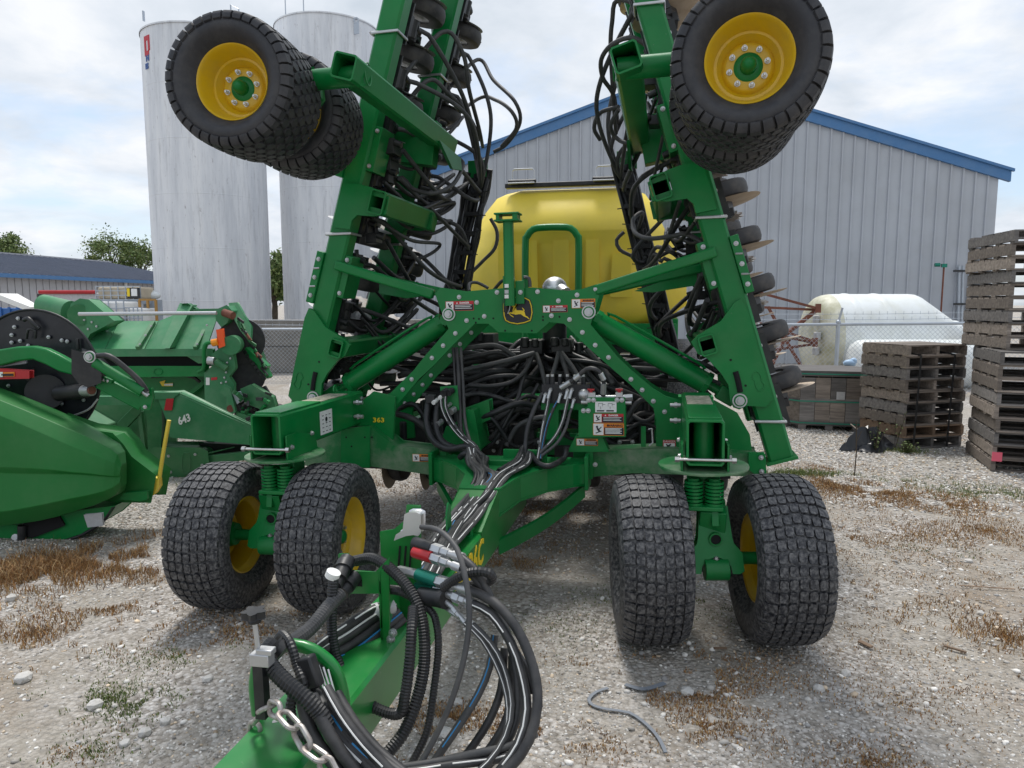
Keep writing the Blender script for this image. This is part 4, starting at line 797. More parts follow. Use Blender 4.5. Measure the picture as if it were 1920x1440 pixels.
def tyre_road(Rt=.40, Wt=.36, Rr=.222):
    q = MB(); q.lathe(profile_tyre(Rt, Wt, Rr), axis='x', n=72)
    na = 36
    for ci, (x, w) in enumerate([(-.108, .055), (-.054, .050), (0, .05), (.054, .050), (.108, .055)]):
        for k in range(na):
            a = 2*math.pi*(k+(.5 if ci % 2 else 0))/na; la = 2*math.pi/na*1.02; ww = w*.92
            oc = [(-.5, -.25), (0, -.5), (.5, -.25), (.5, .25), (0, .5), (-.5, .25)]; vs = []
            for lev, sc in ((-.004, 1.0), (.010, .90)):
                for u, v in oc:
                    xx = x+u*ww*sc; aa = a+v*la*sc*.9+xx*.15; rr = crown(Rt, Wt, xx)+lev; vs.append((xx, rr*math.cos(aa), rr*math.sin(aa)))
            q.add(vs, [tuple(range(6, 12))]+[(i, (i+1) % 6, 6+(i+1) % 6, 6+i) for i in range(6)])
    for sd in (-1, 1):                                     # shoulder lugs wrapping onto the sidewall
        for k in range(na):
            a = 2*math.pi*(k+.5)/na; la = 2*math.pi/na*.88; pts = [(.140, Rt-.016), (.164, Rt-.024), (.1745, Rt-.040), (.180, Rt-.060)]; vs = []
            for (xx, rr) in pts:
                for e in (-.5, .5): aa = a+e*la; vs.append((sd*(xx-.006), (rr-.006)*math.cos(aa), (rr-.006)*math.sin(aa)))
            for (xx, rr), up in zip(pts, ((0, .011), (.004, .009), (.006, .002), (.001, 0))):
                for e in (-.5, .5): aa = a+e*la*.9; vs.append((sd*(xx+up[0]), (rr+up[1])*math.cos(aa), (rr+up[1])*math.sin(aa)))
            q.add(vs, [(8, 9, 11, 10), (10, 11, 13, 12), (12, 13, 15, 14), (0, 8, 10, 2), (2, 10, 12, 4), (4, 12, 14, 6), (1, 3, 11, 9), (3, 5, 13, 11), (5, 7, 15, 13), (0, 1, 9, 8), (6, 14, 15, 7)])
    return q.mesh('tyre', 'rubber_clean', 32)
TURF, ROAD = tyre_turf(), tyre_road()
def rim_mesh(Rr, W, face):
    """dished wheel, the open dish towards +x"""
    q = MB(); h = W/2
    q.lathe([(Rr-.012, -h), (Rr+.006, -h+.004), (Rr+.004, -h+.02), (Rr-.028, -h+.05), (Rr-.03, h-.06), (Rr-.012, h-.035), (Rr-.004, h-.02), (Rr+.007, h-.006), (Rr+.001, h+.003), (Rr-.009, h-.003), (Rr-.016, h-.022), (Rr-.036, h-.05), (Rr-.046, h-.075), (Rr-.060, face+.03), (Rr-.075, face+.012), (.135, face), (.125, face+.010), (.112, face+.014), (.075, face+.014), (.072, face+.002), (0, face+.002)], axis='x', n=56)
    return q.mesh('rim', 'yellow', 40)
RIM_F, RIM_B = rim_mesh(.215, .26, .02), rim_mesh(.222, .25, .02)
def hub_mesh():
    q = MB(); q.lathe([(.078, .018), (.078, .030), (.070, .036), (.044, .040), (.040, .070), (.032, .085), (.018, .094), (0, .097)], axis='x', n=28); q.lathe([(.078, .018), (.06, -.06), (0, -.06)], axis='x', n=28); return q.mesh('hub', 'green')
HUB = hub_mesh(); LUG = hexbolt(.0115, .020).mesh('wheel_bolt', 'steel')
def wheel(c, rot, kind):
    """rim is the part; tyre, hub and bolts its sub-parts; +x is the dish side"""
    w = link('wheel', RIM_F if kind == 'turf' else RIM_B, AD, Vector(c)+OFF, rot)
    if kind == 'road': w.scale = (1.2, .80, .80)
    else: w.scale = (.86, .985, .985)
    link('tyre', TURF if kind == 'turf' else ROAD, w); link('hub', HUB, w)
    for k in range(8):
        a = 2*math.pi*k/8+.2; link('wheel_bolt', LUG, w, (.034, .098*math.cos(a), .098*math.sin(a)), Matrix.Rotation(R(90), 3, 'Y'))
    return w

# --- A-frame plates front and rear
outl = [(817, 552), (826, 540), (875, 547), (945, 541), (1000, 540), (1065, 546), (1090, 543), (1118, 534), (1124, 548), (1106, 609), (1157, 670), (1182, 694), (1222, 728), (1248, 744), (1278, 752),
        (1278, 842), (1231, 842), (1231, 790), (1226, 765), (1184, 722), (1142, 685), (1102, 650), (1058, 606), (1030, 603), (1006, 624), (935, 622), (916, 606), (890, 606), (850, 645), (810, 687), (784, 711), (738, 766), (733, 785), (738, 836), (692, 840), (692, 748), (708, 746), (732, 738), (776, 695), (798, 667), (842, 617), (826, 578)]
def leg_panel(q, side, Y):     # lower broad foot of the plate down to the beam
    pass
q = MB(); q.prism(P2(outl, Y0), (0, .020, 0)); front_plate = part(q, 'front_plate', 'green', bev=.003)
sh = [V(p.x*.985, Y0+.36, p.z-.01) for p in P2(outl, Y0)]
q = MB(); q.prism(sh, (0, .020, 0)); rear_plate = part(q, 'rear_plate', 'green', bev=.003)
bpx = [(861, 557), (894, 567), (932, 548), (875, 601), (908, 593), (854, 625), (831, 648), (810, 671), (772, 711), (755, 730), (737, 749), (719, 767), (1008, 547), (1082, 553), (1047, 564), (1117, 542), (1034, 592), (1068, 599), (1092, 623), (1116, 647), (1141, 670), (1183, 711), (1204, 731), (1225, 752), (1246, 772), (970, 578-10)][:-1]
bolts(front_plate, [mp(x, y, Y0-.001) for x, y in bpx])
bolts(rear_plate, [V(p.x*.985, Y0+.358, p.z-.01) for p in (mp(x, y, Y0) for x, y in bpx)])
for x, y in ((842, 589), (1104, 585)): link('pin_bolt', BIGBOLT, front_plate, mp(x, y, Y0-.001), FRONT)
q = MB()
for x, y in ((888, 597), (898, 598), (925, 597), (892, 605), (947, 620), (997, 620), (1018, 594), (1049, 594), (1018, 600)): p = mp(x, y, Y0-.0015); q.cyl(p, p+V(0, .003, 0), .006, 10)
q.build('hole', 'dark', front_plate)
for z in (1.60,):
    for s in (-1, 1): q = MB(); q.cyl(V(s*.44, Y0+.02, z-.06), V(s*.44, Y0+.36, z-.06), .035, 12); part(q, 'spacer', 'green')

# --- main front beam, its splice flanges and lower plates
def beam_seg(pts, Yf, dep, name, m='green_dusty'):
    q = MB(); q.prism(P2(pts, Yf), (0, dep, 0)); return part(q, name, m, bev=.004)
beam_seg([(570, 872), (600, 806), (692, 800), (738, 836), (833, 847), (833, 893), (692, 873)], 4.2, .18, 'main_beam')
beam_seg([(1108, 847), (1231, 843), (1300, 843), (1420, 850), (1432, 893), (1185, 886), (1110, 893)], 4.2, .18, 'main_beam')
beam_seg([(640, 806), (692, 800), (692, 876), (640, 874)], 4.185, .012, 'gusset_plate', 'green')
q = MB(); q.prism(P2([(1340, 752), (1382, 775), (1405, 815), (1410, 852), (1270, 846), (1278, 752)], 4.27), (0, .02, 0)); part(q, 'gusset_plate', 'green', bev=.003)
q = MB(); q.prism(P2([(626, 800), (700, 735), (740, 745), (735, 846), (640, 870), (610, 860)], 4.27), (0, .02, 0)); part(q, 'gusset_plate', 'green', bev=.003)
for pts in ([(1405, 852), (1434, 852), (1436, 895), (1428, 897), (1405, 880)], [(836, 848), (826, 848), (826, 896), (836, 896)], [(1100, 846), (1110, 846), (1110, 897), (1100, 897)]): beam_seg(pts, 4.15, .05, 'beam_flange', 'green')
q = MB()
for x, y in ((757-60, 820), (649, 820), (684, 820), (659, 837)): p = mp(x, y, 4.184); q.cyl(p, p+V(0, .004, 0), .006, 10)
part(q, 'hole', 'dark')
bolts(AD, [mp(x, y, 4.145)+OFF for x, y in ((1427, 858), (1428, 884), (827, 865), (1116, 871))])
# rear frame beams seen through the machine
for yy, z in ((4.9, .66), (5.8, .70), (6.6, .70)):
    q = MB(); q.beam((-1.35, yy, z), (1.35, yy, z), .18, .16); part(q, 'cross_beam', 'green', bev=.006)
for s in (-1, 1):
    for x in (.42, 1.02): q = MB(); q.beam((s*x, 4.36, .66), (s*x, 6.7, .66), .12, .15); part(q, 'frame_rail', 'green', bev=.006)

# --- castor arms and castors
SPR = MB()
for k in range(7):
    SPR.lathe([(.030, .0055+k*.017), (.044, .0+k*.017), (.044, .011+k*.017)], axis='z', n=20, closed=True)
SPR.cyl((0, 0, -.005), (0, 0, .125), .027, 12); SPR = SPR.mesh('spring', 'green', 50)
def castor(s):
    x0, zc = s*1.10, .98
    q = MB(); q.hbeam((x0, 3.28, zc), (x0-s*.0, Y0+.02, zc), .168, .212, .011); arm = part(q, 'castor_arm', 'green', bev=.002)
    q = MB(); q.box((x0, 3.53, zc+.109), (.150, .44, .010)); q.build('top_plate', 'green', arm, bev=.003)
    q = MB(); q.box((x0, 3.95, zc+.1075), (.13, .36, .005)); q.build('dirt_film', 'dirt', arm)
    q = MB(); q.cyl((x0+s*.0, 3.43, zc-.10), (x0, 3.43, zc+.10), .048, 20); q.build('pivot_tube', 'green', arm)
    for z, r, d in ((zc-.075, .0075, .13),): q = MB(); q.cyl((x0-.13, 3.27, z), (x0+.13, 3.27, z), r, 10); q.cyl((x0+.115, 3.27, z), (x0+.135, 3.27, z), .014, 6); q.cyl((x0-.135, 3.27, z), (x0-.115, 3.27, z), .014, 6); q.build('cross_rod', 'steel', arm)
    q = MB(); q.lathe([(0, .832), (.21, .832), (.212, .838), (.21, .845), (0, .845)], (x0, 3.46, 0), 'z', 48); dsc = part(q, 'turntable', 'green_dusty')
    for e in (-1, 1):
        q = MB(); q.prism([V(x0+e*.098, 3.30, .845), V(x0+e*.098, 3.62, .845), V(x0+e*.098, 3.60, .93), V(x0+e*.098, 3.40, .97), V(x0+e*.098, 3.30, .97)], (e*.010, 0, 0)); q.build('side_bracket', 'green', dsc, bev=.002)
        for z, y in ((.905, 3.34), (.94, 3.56)): link('bolt', BOLT, dsc, V(x0+e*.108, y, z), Matrix.Rotation(R(90*e), 3, 'Y'))
    q = MB(); q.cyl((x0, 3.42, .812), (x0, 3.42, .832), .088, 28); q.build('bearing_ring', 'zinc', dsc)
    for e in (-.047, .047): link('spring', SPR, AD, V(x0+e, 3.37, .672)+OFF)
    q = MB(); q.box((x0, 3.47, .745), (.15, .12, .15)); q.box((x0, 3.40, .662), (.172, .17, .020)); q.cyl((x0-.08, 3.46, .662), (x0+.08, 3.46, .662), .02, 8); part(q, 'spring_seat', 'green', bev=.004)
    # fork: tapered plate with arch, flanges behind
    st = {1: R(9), -1: R(4)}[s]; rot = Matrix.Rotation(st, 3, 'Z'); base = V(x0+s*.04, 3.42, 0)
    T = lambda x, y, z: base+rot @ V(x, y, z)
    fo = [(-.062, .655), (.062, .655), (.075, .52), (.082, .49), (.118, .45), (.122, .375), (.105, .365), (.075, .365), (.070, .395), (.045, .425), (0, .44), (-.045, .425), (-.070, .395), (-.075, .365), (-.105, .365), (-.122, .375), (-.118, .45), (-.082, .49), (-.075, .52)]
    q = MB(); q.prism([T(x, -.13+.10*(z-.33)/.33, z) for x, z in fo], rot @ V(0, .055, 0)); fk = part(q, 'fork', 'green', bev=.004)
    q = MB(); q.beam(T(0, -.02, .66), T(0, .02, .52), .12, .14, up=(0, 1, 0)); q.beam(T(0, -.06, .645), T(0, -.075, .575), .035, .05, up=(0, 1, 0)); q.build('fork_web', 'green', fk, bev=.004)
    q = MB(); q.tubehollow(T(0, -.090, .515), T(0, -.06, .515), .031, .024, 20); q.build('eye_ring', 'green', fk); q = MB(); q.cyl(T(0, -.084, .515), T(0, -.078, .515), .0235, 16); q.build('eye_hole', 'dark', fk)
    q = MB(); q.cyl(T(-.30, 0, .395), T(.30, 0, .395), .030, 16); ax = part(q, 'axle', 'green')
    q = MB(); q.cyl(T(-.055, -.10, .375), T(.055, -.10, .375), .050, 20); q.cyl(T(-.052, -.03, .39), T(.052, -.03, .39), .052, 20); q.build('axle_clamp', 'green', ax, bev=.003)
    link('bolt', BOLT, ax, T(0, -.10, .425))
    for e in (-1, 1): wheel(T(e*.30, 0, .398), rot @ (Matrix.Rotation(R(180), 3, 'Z') if e > 0 else Matrix.Identity(3)) @ (Matrix.Rotation(R(180), 3, 'Z')), 'turf')
mat('dirt', (.40, .36, .28), .95, dust=(.02, .10, .03), dust_amt=1.0, scale=14, var=.2)
castor(1); castor(-1)

# --- lift cylinders
def ram(p0, p1, p2, r):
    p0, p1, p2 = map(Vector, (p0, p1, p2)); d = (p1-p0).normalized(); q = MB(); q.cyl(p0, p1, r, 28); b = part(q, 'lift_cylinder', 'green', ang=30)
    q = MB(); q.cyl(p1-d*.012, p1+d*.02, r*1.12, 8); q.build('gland_plate', 'green', b, bev=.002); q = MB(); q.cyl(p0-d*.02, p0+d*.015, r*1.08, 8); q.build('gland_plate', 'green', b, bev=.002)
    q = MB(); q.cyl(p1, p2, r*.42, 16); q.build('piston_rod', 'green', b); q = MB(); sx = V(0, .05, 0); q.beam(p2-d*.06, p2+d*.05, .10, .09); q.build('clevis', 'green', b, bev=.006)
    q = MB(); q.beam(p0-d*.09, p0, .09, .07); q.build('base_clevis', 'green', b, bev=.006)
    q = MB(); n = V(-d.z, 0, d.x); n = n if n.z > 0 else -n; q.tube(spline([p0+d*.05+n*r, p0+d*.08+n*(r+.02), p1-d*.1+n*(r+.02), p1-d*.06+n*r], .05), .009, 6); q.build('oil_pipe', 'green', b)
for s in (-1, 1): ram((s*.505, 4.46, 1.51), (s*1.165, 4.46, 1.125), (s*1.29, 4.46, 1.05), .066)

# --- wings
WSL = {1: (1.634, .781, .2914), -1: (1.545, .960, .3060)}    # outer edge: x at z, inward slope
def wx(s, z, off=0.0): x, z0, sl = WSL[s]; return s*(x-(z-z0)*sl-off)
RU = MB()                                                    # row unit casting: x along the rail, y back, z towards the ground
RU.box((0, .02, 0), (.25, .016, .20)); RU.box((.0, .045, .03), (.12, .05, .13)); RU.box((-.02, .15, -.03), (.13, .13, .09)); RU.beam((-.05, .22, -.04), (-.02, .46, -.16), .09, .05); RU.cyl((-.09, .24, .01), (.04, .24, .01), .05, 12); RU.beam((-.08, .10, .02), (-.08, .34, -.06), .03, .04); RU.box((-.06, .44, -.14), (.05, .16, .05)); RU.cyl((-.02, .58, -.08), (-.09, .58, -.08), .03, 10); RU.beam((0, .06, .0), (0, .42, -.09), .055, .085); RU.beam((.03, .08, .06), (.03, .40, -.01), .022, .03); RU.beam((-.03, .08, .06), (-.03, .40, -.01), .022, .03)
RU.cyl((-.06, .40, -.06), (.06, .40, -.06), .045, 14); RU.cyl((-.05, .12, .07), (.05, .12, .07), .035, 12); RU.beam((-.055, .30, -.02), (-.055, .62, -.10), .02, .07); RU.beam((-.02, .55, -.08), (-.03, .86, -.16), .03, .04)
for k in range(6): RU.cyl((-.045, .235+k*.018, .035-k*.003), (-.045, .245+k*.018, .035-k*.003), .032, 12)
RU.sphere((-.06, .19, -.05), .025, 8, 6); RU.box((-.03, .34, -.115), (.06, .10, .04)); RU = RU.mesh('row_unit', 'black')
GW = MB(); GW.lathe([(.105, -.05), (.175, -.055), (.196, -.045), (.205, -.02), (.206, .02), (.197, .045), (.178, .055), (.105, .05)], axis='x', n=32); GWM = GW.mesh('gauge_wheel', 'rubber_wheel', 40)
GH = MB(); GH.lathe([(.178, .050), (.165, .042), (.06, .036), (.055, .052), (.02, .056), (0, .056)], axis='x', n=28); GH.lathe([(.178, -.05), (.10, -.03), (0, -.03)], axis='x', n=28); GHM = GH.mesh('wheel_hub', 'hub_grey', 40)
HH = MB()
for k in range(5): a = 2*math.pi*k/5; HH.cyl((.0405, .115*math.cos(a), .115*math.sin(a)), (.0445, .115*math.cos(a), .115*math.sin(a)), .011, 10)
HHM = HH.mesh('hub_hole', 'dark')
DM = MB(); DM.lathe([(0, -.004), (.215, -.004), (.235, .0), (.215, .003), (0, .003)], axis='x', n=40); DM.lathe([(0, .016), (.07, .014), (.09, .003)], axis='x', n=24); DMM = DM.mesh('opener_disc', 'disc_steel', 40)
DMG = DM.mesh('opener_disc', 'hub_grey', 40)
CW_ = MB(); n_ = 14; pts = []
for k in range(n_*2): a = math.pi*k/n_; r_ = .135 if k % 2 else .105; pts.append(V(-.006, r_*math.cos(a), r_*math.sin(a)))
CW_.prism(pts, (.012, 0, 0)); CWM = CW_.mesh('closing_wheel', 'rusty_steel')
UB = MB(); UB.tube([(-.01, .02, .0), (-.01, -.165, .0), (-.01, -.17, -.14)], .008, 6); UBM = UB.mesh('u_bolt', 'zinc')
def row_unit(M, extra=True, dm=None):
    """M: 4x4 from unit axes to machine coordinates"""
    o = bpy.data.objects.new('row_unit', RU); COL.objects.link(o); o.parent = AD; o.matrix_local = Matrix.Translation(OFF) @ M
    link('gauge_wheel', GWM, o, (.085, .50, -.10)); link('wheel_hub', GHM, o, (.085, .50, -.10)); link('hub_hole', HHM, o, (.085, .50, -.10), (random.random(), 0, 0)); link('opener_disc', dm or DMM, o, (.012, .48, -.13), (0, .03, .06))
    link('closing_wheel', CWM, o, (-.03, .88, -.15), (random.random(), .25, .2))
    for z in (.055, -.055): link('bolt', BOLT, o, (.055, .010, z), FRONT)
    return o
YR = 5.15                                                    # front face of the rear rail
def wing(s):
    sl = WSL[s][2]; u = V(-s*sl, 0, 1).normalized(); n = V(s*1.0, 0, sl).normalized()      # along the rail (up), towards the folded underside
    rw = .142
    def rail(Yf, z0, z1, nm, dep=.13):
        a, b = V(wx(s, z0, rw/2), Yf+dep/2, z0), V(wx(s, z1, rw/2), Yf+dep/2, z1); q = MB(); q.hbeam(a, b, rw, dep, .009, up=(0, 1, 0), c=.014); r_ = part(q, nm, 'green', bev=.0); return r_
    fr = rail(4.3, .70, 4.05, 'wing_rail'); rr = rail(YR, .80, 4.02, 'wing_rail')
    q = MB(); p = V(wx(s, .69, rw/2), 4.365, .69); q.box((0, 0, 0), (.18, .17, .02), Matrix.Rotation(-s*math.atan(sl), 3, 'Y')); o_ = q.build('rail_cap', 'green', AD, p+OFF, bev=.003)
    q = MB(); q.beam(V(wx(s, 4.0, rw/2), 4.3, 4.0), V(wx(s, 4.0, rw/2), YR+.15, 4.0), .14, .12); part(q, 'tip_member', 'green', bev=.004)
    # lower gusset with pivot, slot and box tube
    lg = [(1377, 567), (1352, 602), (1307, 629), (1296, 641), (1308, 663), (1326, 672), (1352, 700), (1366, 722), (1369, 752), (1375, 764), (1386, 768), (1400, 761), (1436, 763), (1449, 748), (1426, 667), (1401, 580), (1390, 560)]
    P_ = [V(s*p.x, p.y, p.z) for p in P2(lg, 4.272)]; 
    def hole_of(xa, ya, xb, yb, dd, Yh=4.272):
        a, b = mp(xa, ya, 4.25), mp(xb, yb, 4.25); c = V(s*((a.x+b.x)/2+dd), Yh, (a.z+b.z)/2); w, h = abs(b.x-a.x)-.022, abs(a.z-b.z)-.022; sx = u.cross(V(0, 1, 0)).normalized(); sx = n
        e1 = n; e2 = u; return [c+e1*(p*w/2)+e2*(r_*h/2) for p, r_ in ((-1, -1), (1, -1), (1, 1), (-1, 1))]
    q = MB(); q.prism_hole(P_, hole_of(1309, 634, 1345, 660, 0), (0, .028, 0)); lo = part(q, 'wing_gusset', 'green', bev=.002)
    ug = [(1317, 303), (1280, 308), (1250, 319), (1214, 342), (1222, 377), (1250, 378), (1288, 372), (1300, 382), (1305, 400), (1344, 392), (1336, 362)]
    dx = wx(s, 2.3)*s-wx(1, 2.3); P_ = [V(s*(p.x+dx), p.y, p.z) for p in P2(ug, 4.272)]; q = MB(); q.prism_hole(P_, hole_of(1216, 336, 1262, 364, dx), (0, .028, 0)); up_ = part(q, 'wing_gusset', 'green', bev=.002)
    for Yg, par in ((YR-.028, None),):
        q = MB(); q.prism([V(s*(p.x+dx), Yg, p.z) for p in P2(ug, 4.272)], (0, .028, 0)); part(q, 'wing_gusset', 'green', bev=.004)
        q = MB(); q.prism([V(s*p.x, Yg, p.z) for p in P2(lg, 4.272)], (0, .028, 0)); part(q, 'wing_gusset', 'green', bev=.004)
    # slot, pivot pin, embossed oval
    q = MB(); sp = [mp(x, y, 4.268) for x, y in ((1379, 697), (1384, 715), (1388, 735))]; sp = [V(s*p.x, p.y, p.z) for p in sp]
    q.tube(spline(sp, .02), .016, 8); q.build('slot', 'dark', lo).scale = (1, 1, 1)
    p = mp(1387, 751, 4.270); link('pin_bolt', BIGBOLT, lo, V(s*p.x, p.y, p.z), FRONT)
    ov = [mp(1421+9*math.cos(a)+ (4 if math.sin(a) > 0 else -2), 715+18*math.sin(a), 4.270) for a in [2*math.pi*k/20 for k in range(20)]]; q = MB(); q.tube([V(s*p.x, p.y, p.z) for p in ov+[ov[0]]], .003, 6, caps=False); q.build('oval_emboss', 'green', lo)
    q = MB()
    for x, y in ((1370, 675), (1398, 723)): p = mp(x, y, 4.2705); q.cyl((s*p.x, p.y, p.z), (s*p.x, p.y+.002, p.z), .007, 10)
    q.build('hole', 'dark', lo)
    for (xa, ya, xb, yb), dd, pl in (((1309, 634, 1345, 660), 0, lo), ((1216, 336, 1262, 364), dx, up_)):
        a, b = mp(xa, ya, 4.25), mp(xb, yb, 4.25); c = V(s*((a.x+b.x)/2+dd), 4.245, (a.z+b.z)/2); q = MB(); q.hbeam(c, c+V(0, 1.06, 0), abs(b.x-a.x)+.012, abs(a.z-b.z)+.012, .009, up=n); part(q, 'box_tube', 'green')
    # clamp pads on the rail
    for z, Yc in ((1.83, 4.3), (2.62, 4.3)):
        c = V(wx(s, z, -.02), 4.36, z); q = MB(); q.beam(c-u*.17, c+u*.17, .05, .16, up=(0, 1, 0)); cp = part(q, 'clamp_plate', 'green', bev=.004)
        for t in (-.12, 0, .12): link('bolt', BOLT, cp, c+u*t+n*.0+V(0, -.082, 0), FRONT)
        for t in (-.06, .06): q = MB(); q.cyl(c+u*t+V(-s*.02, -.084, 0), c+u*t+V(s*.02, -.084, 0), .006, 6); q.build('stud', 'zinc', cp)
        c = V(wx(s, z, rw+.02), 4.42, z); q = MB(); q.beam(c-u*.14, c+u*.14, .06, .20, up=(0, 1, 0)); cp = part(q, 'clamp_plate', 'green', bev=.004)
        for t in (-.11, .11): link('bolt', BOLT, cp, c+u*t+V(0, -.102, 0), FRONT)
    # brace struts from the A-frame
    e0, e1 = V(s*.51, Y0+.02, 1.70), V(wx(s, 1.90, .10), Y0+.0, 1.905); q = MB(); q.beam(e0, e1, .062, .062, up=(0, 1, 0)); part(q, 'brace_strut', 'green', bev=.012)
    e0, e1 = V(s*.44, Y0+.40, 1.69), V(wx(s, 1.88, .16), 4.80, 1.84); q = MB(); q.beam(e0, e1, .062, .062, up=(0, 1, 0)); part(q, 'brace_strut', 'green', bev=.012)
    q = MB(); q.prism([V(s*.74, Y0+.40, 1.70), V(wx(s, 1.86, .20), Y0+.5, 1.83), V(wx(s, 1.86, .20), Y0+.5, 1.73), V(s*.84, Y0+.42, 1.69)], (0, .02, 0)); part(q, 'gusset_plate', 'green', bev=.003)
    # row units on both rails
    Rm = Matrix((u*s, V(0, 1, 0), -n)).transposed()      # the same hand of unit on both wings
    for Yf, zs in ((4.43, [.98+.305*k for k in range(10)]), (YR+.13, [1.12+.305*k for k in range(10)])):
        for z in zs:
            c = V(wx(s, z, .05), Yf, z)
            row_unit(Matrix.Translation(c) @ Rm.to_4x4(), dm=DMM if s > 0 else DMG)
    for z in (.92, 2.95, 3.30, 2.10):
        for Yf in (4.3, YR):
            c = [V(wx(s, z, rw+.012), Yf+.15, z), V(wx(s, z, rw+.012), Yf-.012, z), V(wx(s, z, -.012), Yf-.012, z), V(wx(s, z, -.012), Yf+.15, z)]; q = MB(); q.tube(c, .009, 8); part(q, 'u_bolt', 'zinc')
    # wing castor: arm along Y on the inner side, swivel tube outwards, fork, two wheels
    za = {1: 2.72, -1: 2.80}[s]; xa = {1: .745, -1: .62}[s]
    q = MB(); q.hbeam((s*xa, 3.37, za), (s*xa, 5.1, za-.02), .125, .125, .009, up=n); arm = part(q, 'wing_castor_arm', 'green')
    q = MB(); q.prism([V(s*(xa-.066), 4.7, za-.07), V(s*(xa-.066), 5.2, za-.09), V(s*(xa-.066), 5.22, za-.17), V(s*(xa-.066), 4.98, za-.20)], (s*.02, 0, 0)); q.build('arm_bracket', 'green', arm, bev=.003)
    q = MB(); q.beam(V(s*(xa+.02), 4.9, za-.05), V(wx(s, za-.1, .05), 4.9, za+.0), .3, .12, up=(0, 1, 0)); q.build('arm_mount', 'green', arm, bev=.004)
    q = MB(); q.tubehollow(V(s*(xa+.06), 3.47, za+.0), V(s*(xa+.06), 3.475, za), .03, .02, 12); q.lathe([(.034, 0), (.034, .006), (.022, .006)], (0, 0, 0), 'z', 20) if False else None
    ec = V(s*(xa-.064), 3.52, za); q2 = MB(); pts = [ec+V(0, .055*math.cos(a)*.7, .055*math.sin(a)) for a in [2*math.pi*k/20 for k in range(21)]]; q2.tube(pts, .004, 6, caps=False); q2.build('weld_ring', 'green', arm)
    xt = {1: 1.265, -1: 1.125}[s]
    q = MB(); q.cyl(V(s*(xa-.05), 3.47, za-.02), V(s*(xt-.20), 3.53, za+.0), .052, 22); q.cyl(V(s*(xt-.20), 3.53, za), V(s*(xt-.15), 3.535, za), .03, 14); q.build('swivel_tube', 'green', arm)
    zt = {1: 2.605, -1: 2.71}[s]
    q = MB(); q.prism([V(s*(xt-.28), 3.50, za+.05), V(s*(xt-.16), 3.52, za+.05), V(s*(xt+.02), 3.60, zt+.05), V(s*(xt+.02), 3.60, zt-.06), V(s*(xt-.16), 3.55, zt-.10), V(s*(xt-.28), 3.52, za-.08)], (0, .09, 0)); q.build('wing_fork', 'green', arm, bev=.006)
    q = MB(); q.cyl(V(s*xt, 3.25, zt), V(s*xt, 3.99, zt), .032, 14); q.build('wing_axle', 'green', arm)
    tw = {1: R(-4), -1: R(6)}[s]
    for Yw, e in ((3.33, 1), (3.87, -1)):
        wheel(V(s*xt, Yw, zt), Matrix.Rotation(tw, 3, 'Z') @ Matrix.Rotation(R(-90 if e > 0 else 90), 3, 'Z'), 'road')
wing(1); wing(-1)

# --- openers under the main frame
for yy, xs in ((4.75, [-1.22+.305*k for k in range(9)]), (5.3, [-1.1+.305*k for k in range(8)]), (5.9, [-1.2+.305*k for k in range(9)])):
    for x in xs: row_unit(Matrix.Translation(V(x, yy, .56)) @ Matrix(((1, 0, 0), (0, 1, 0), (0, 0, 1))).to_4x4())
# --- post with bracket head over the badge
q = MB(); q.hbeam((0, Y0-.06, 1.62), (0, Y0-.06, 2.12), .058, .058, .005, up=(0, 1, 0)); mast = part(q, 'mast', 'green')
q = MB(); q.box((0, Y0-.06, 2.125), (.150, .12, .010)); q.box((0, Y0-.06, 2.165), (.150, .12, .010)); q.box((-.055, Y0-.06, 2.145), (.02, .1, .035)); q.box((.05, Y0-.06, 2.145), (.03, .1, .035)); q.build('mast_head', 'green', mast, bev=.002)
q = MB(); q.box((.055, Y0-.02, 1.70), (.055, .012, .14)); q.box((-.035, Y0-.03, 1.70), (.012, .06, .2)); q.build('mast_bracket', 'green', mast, bev=.002)
link('bolt', BOLT, mast, V(.06, Y0-.028, 1.70), FRONT)

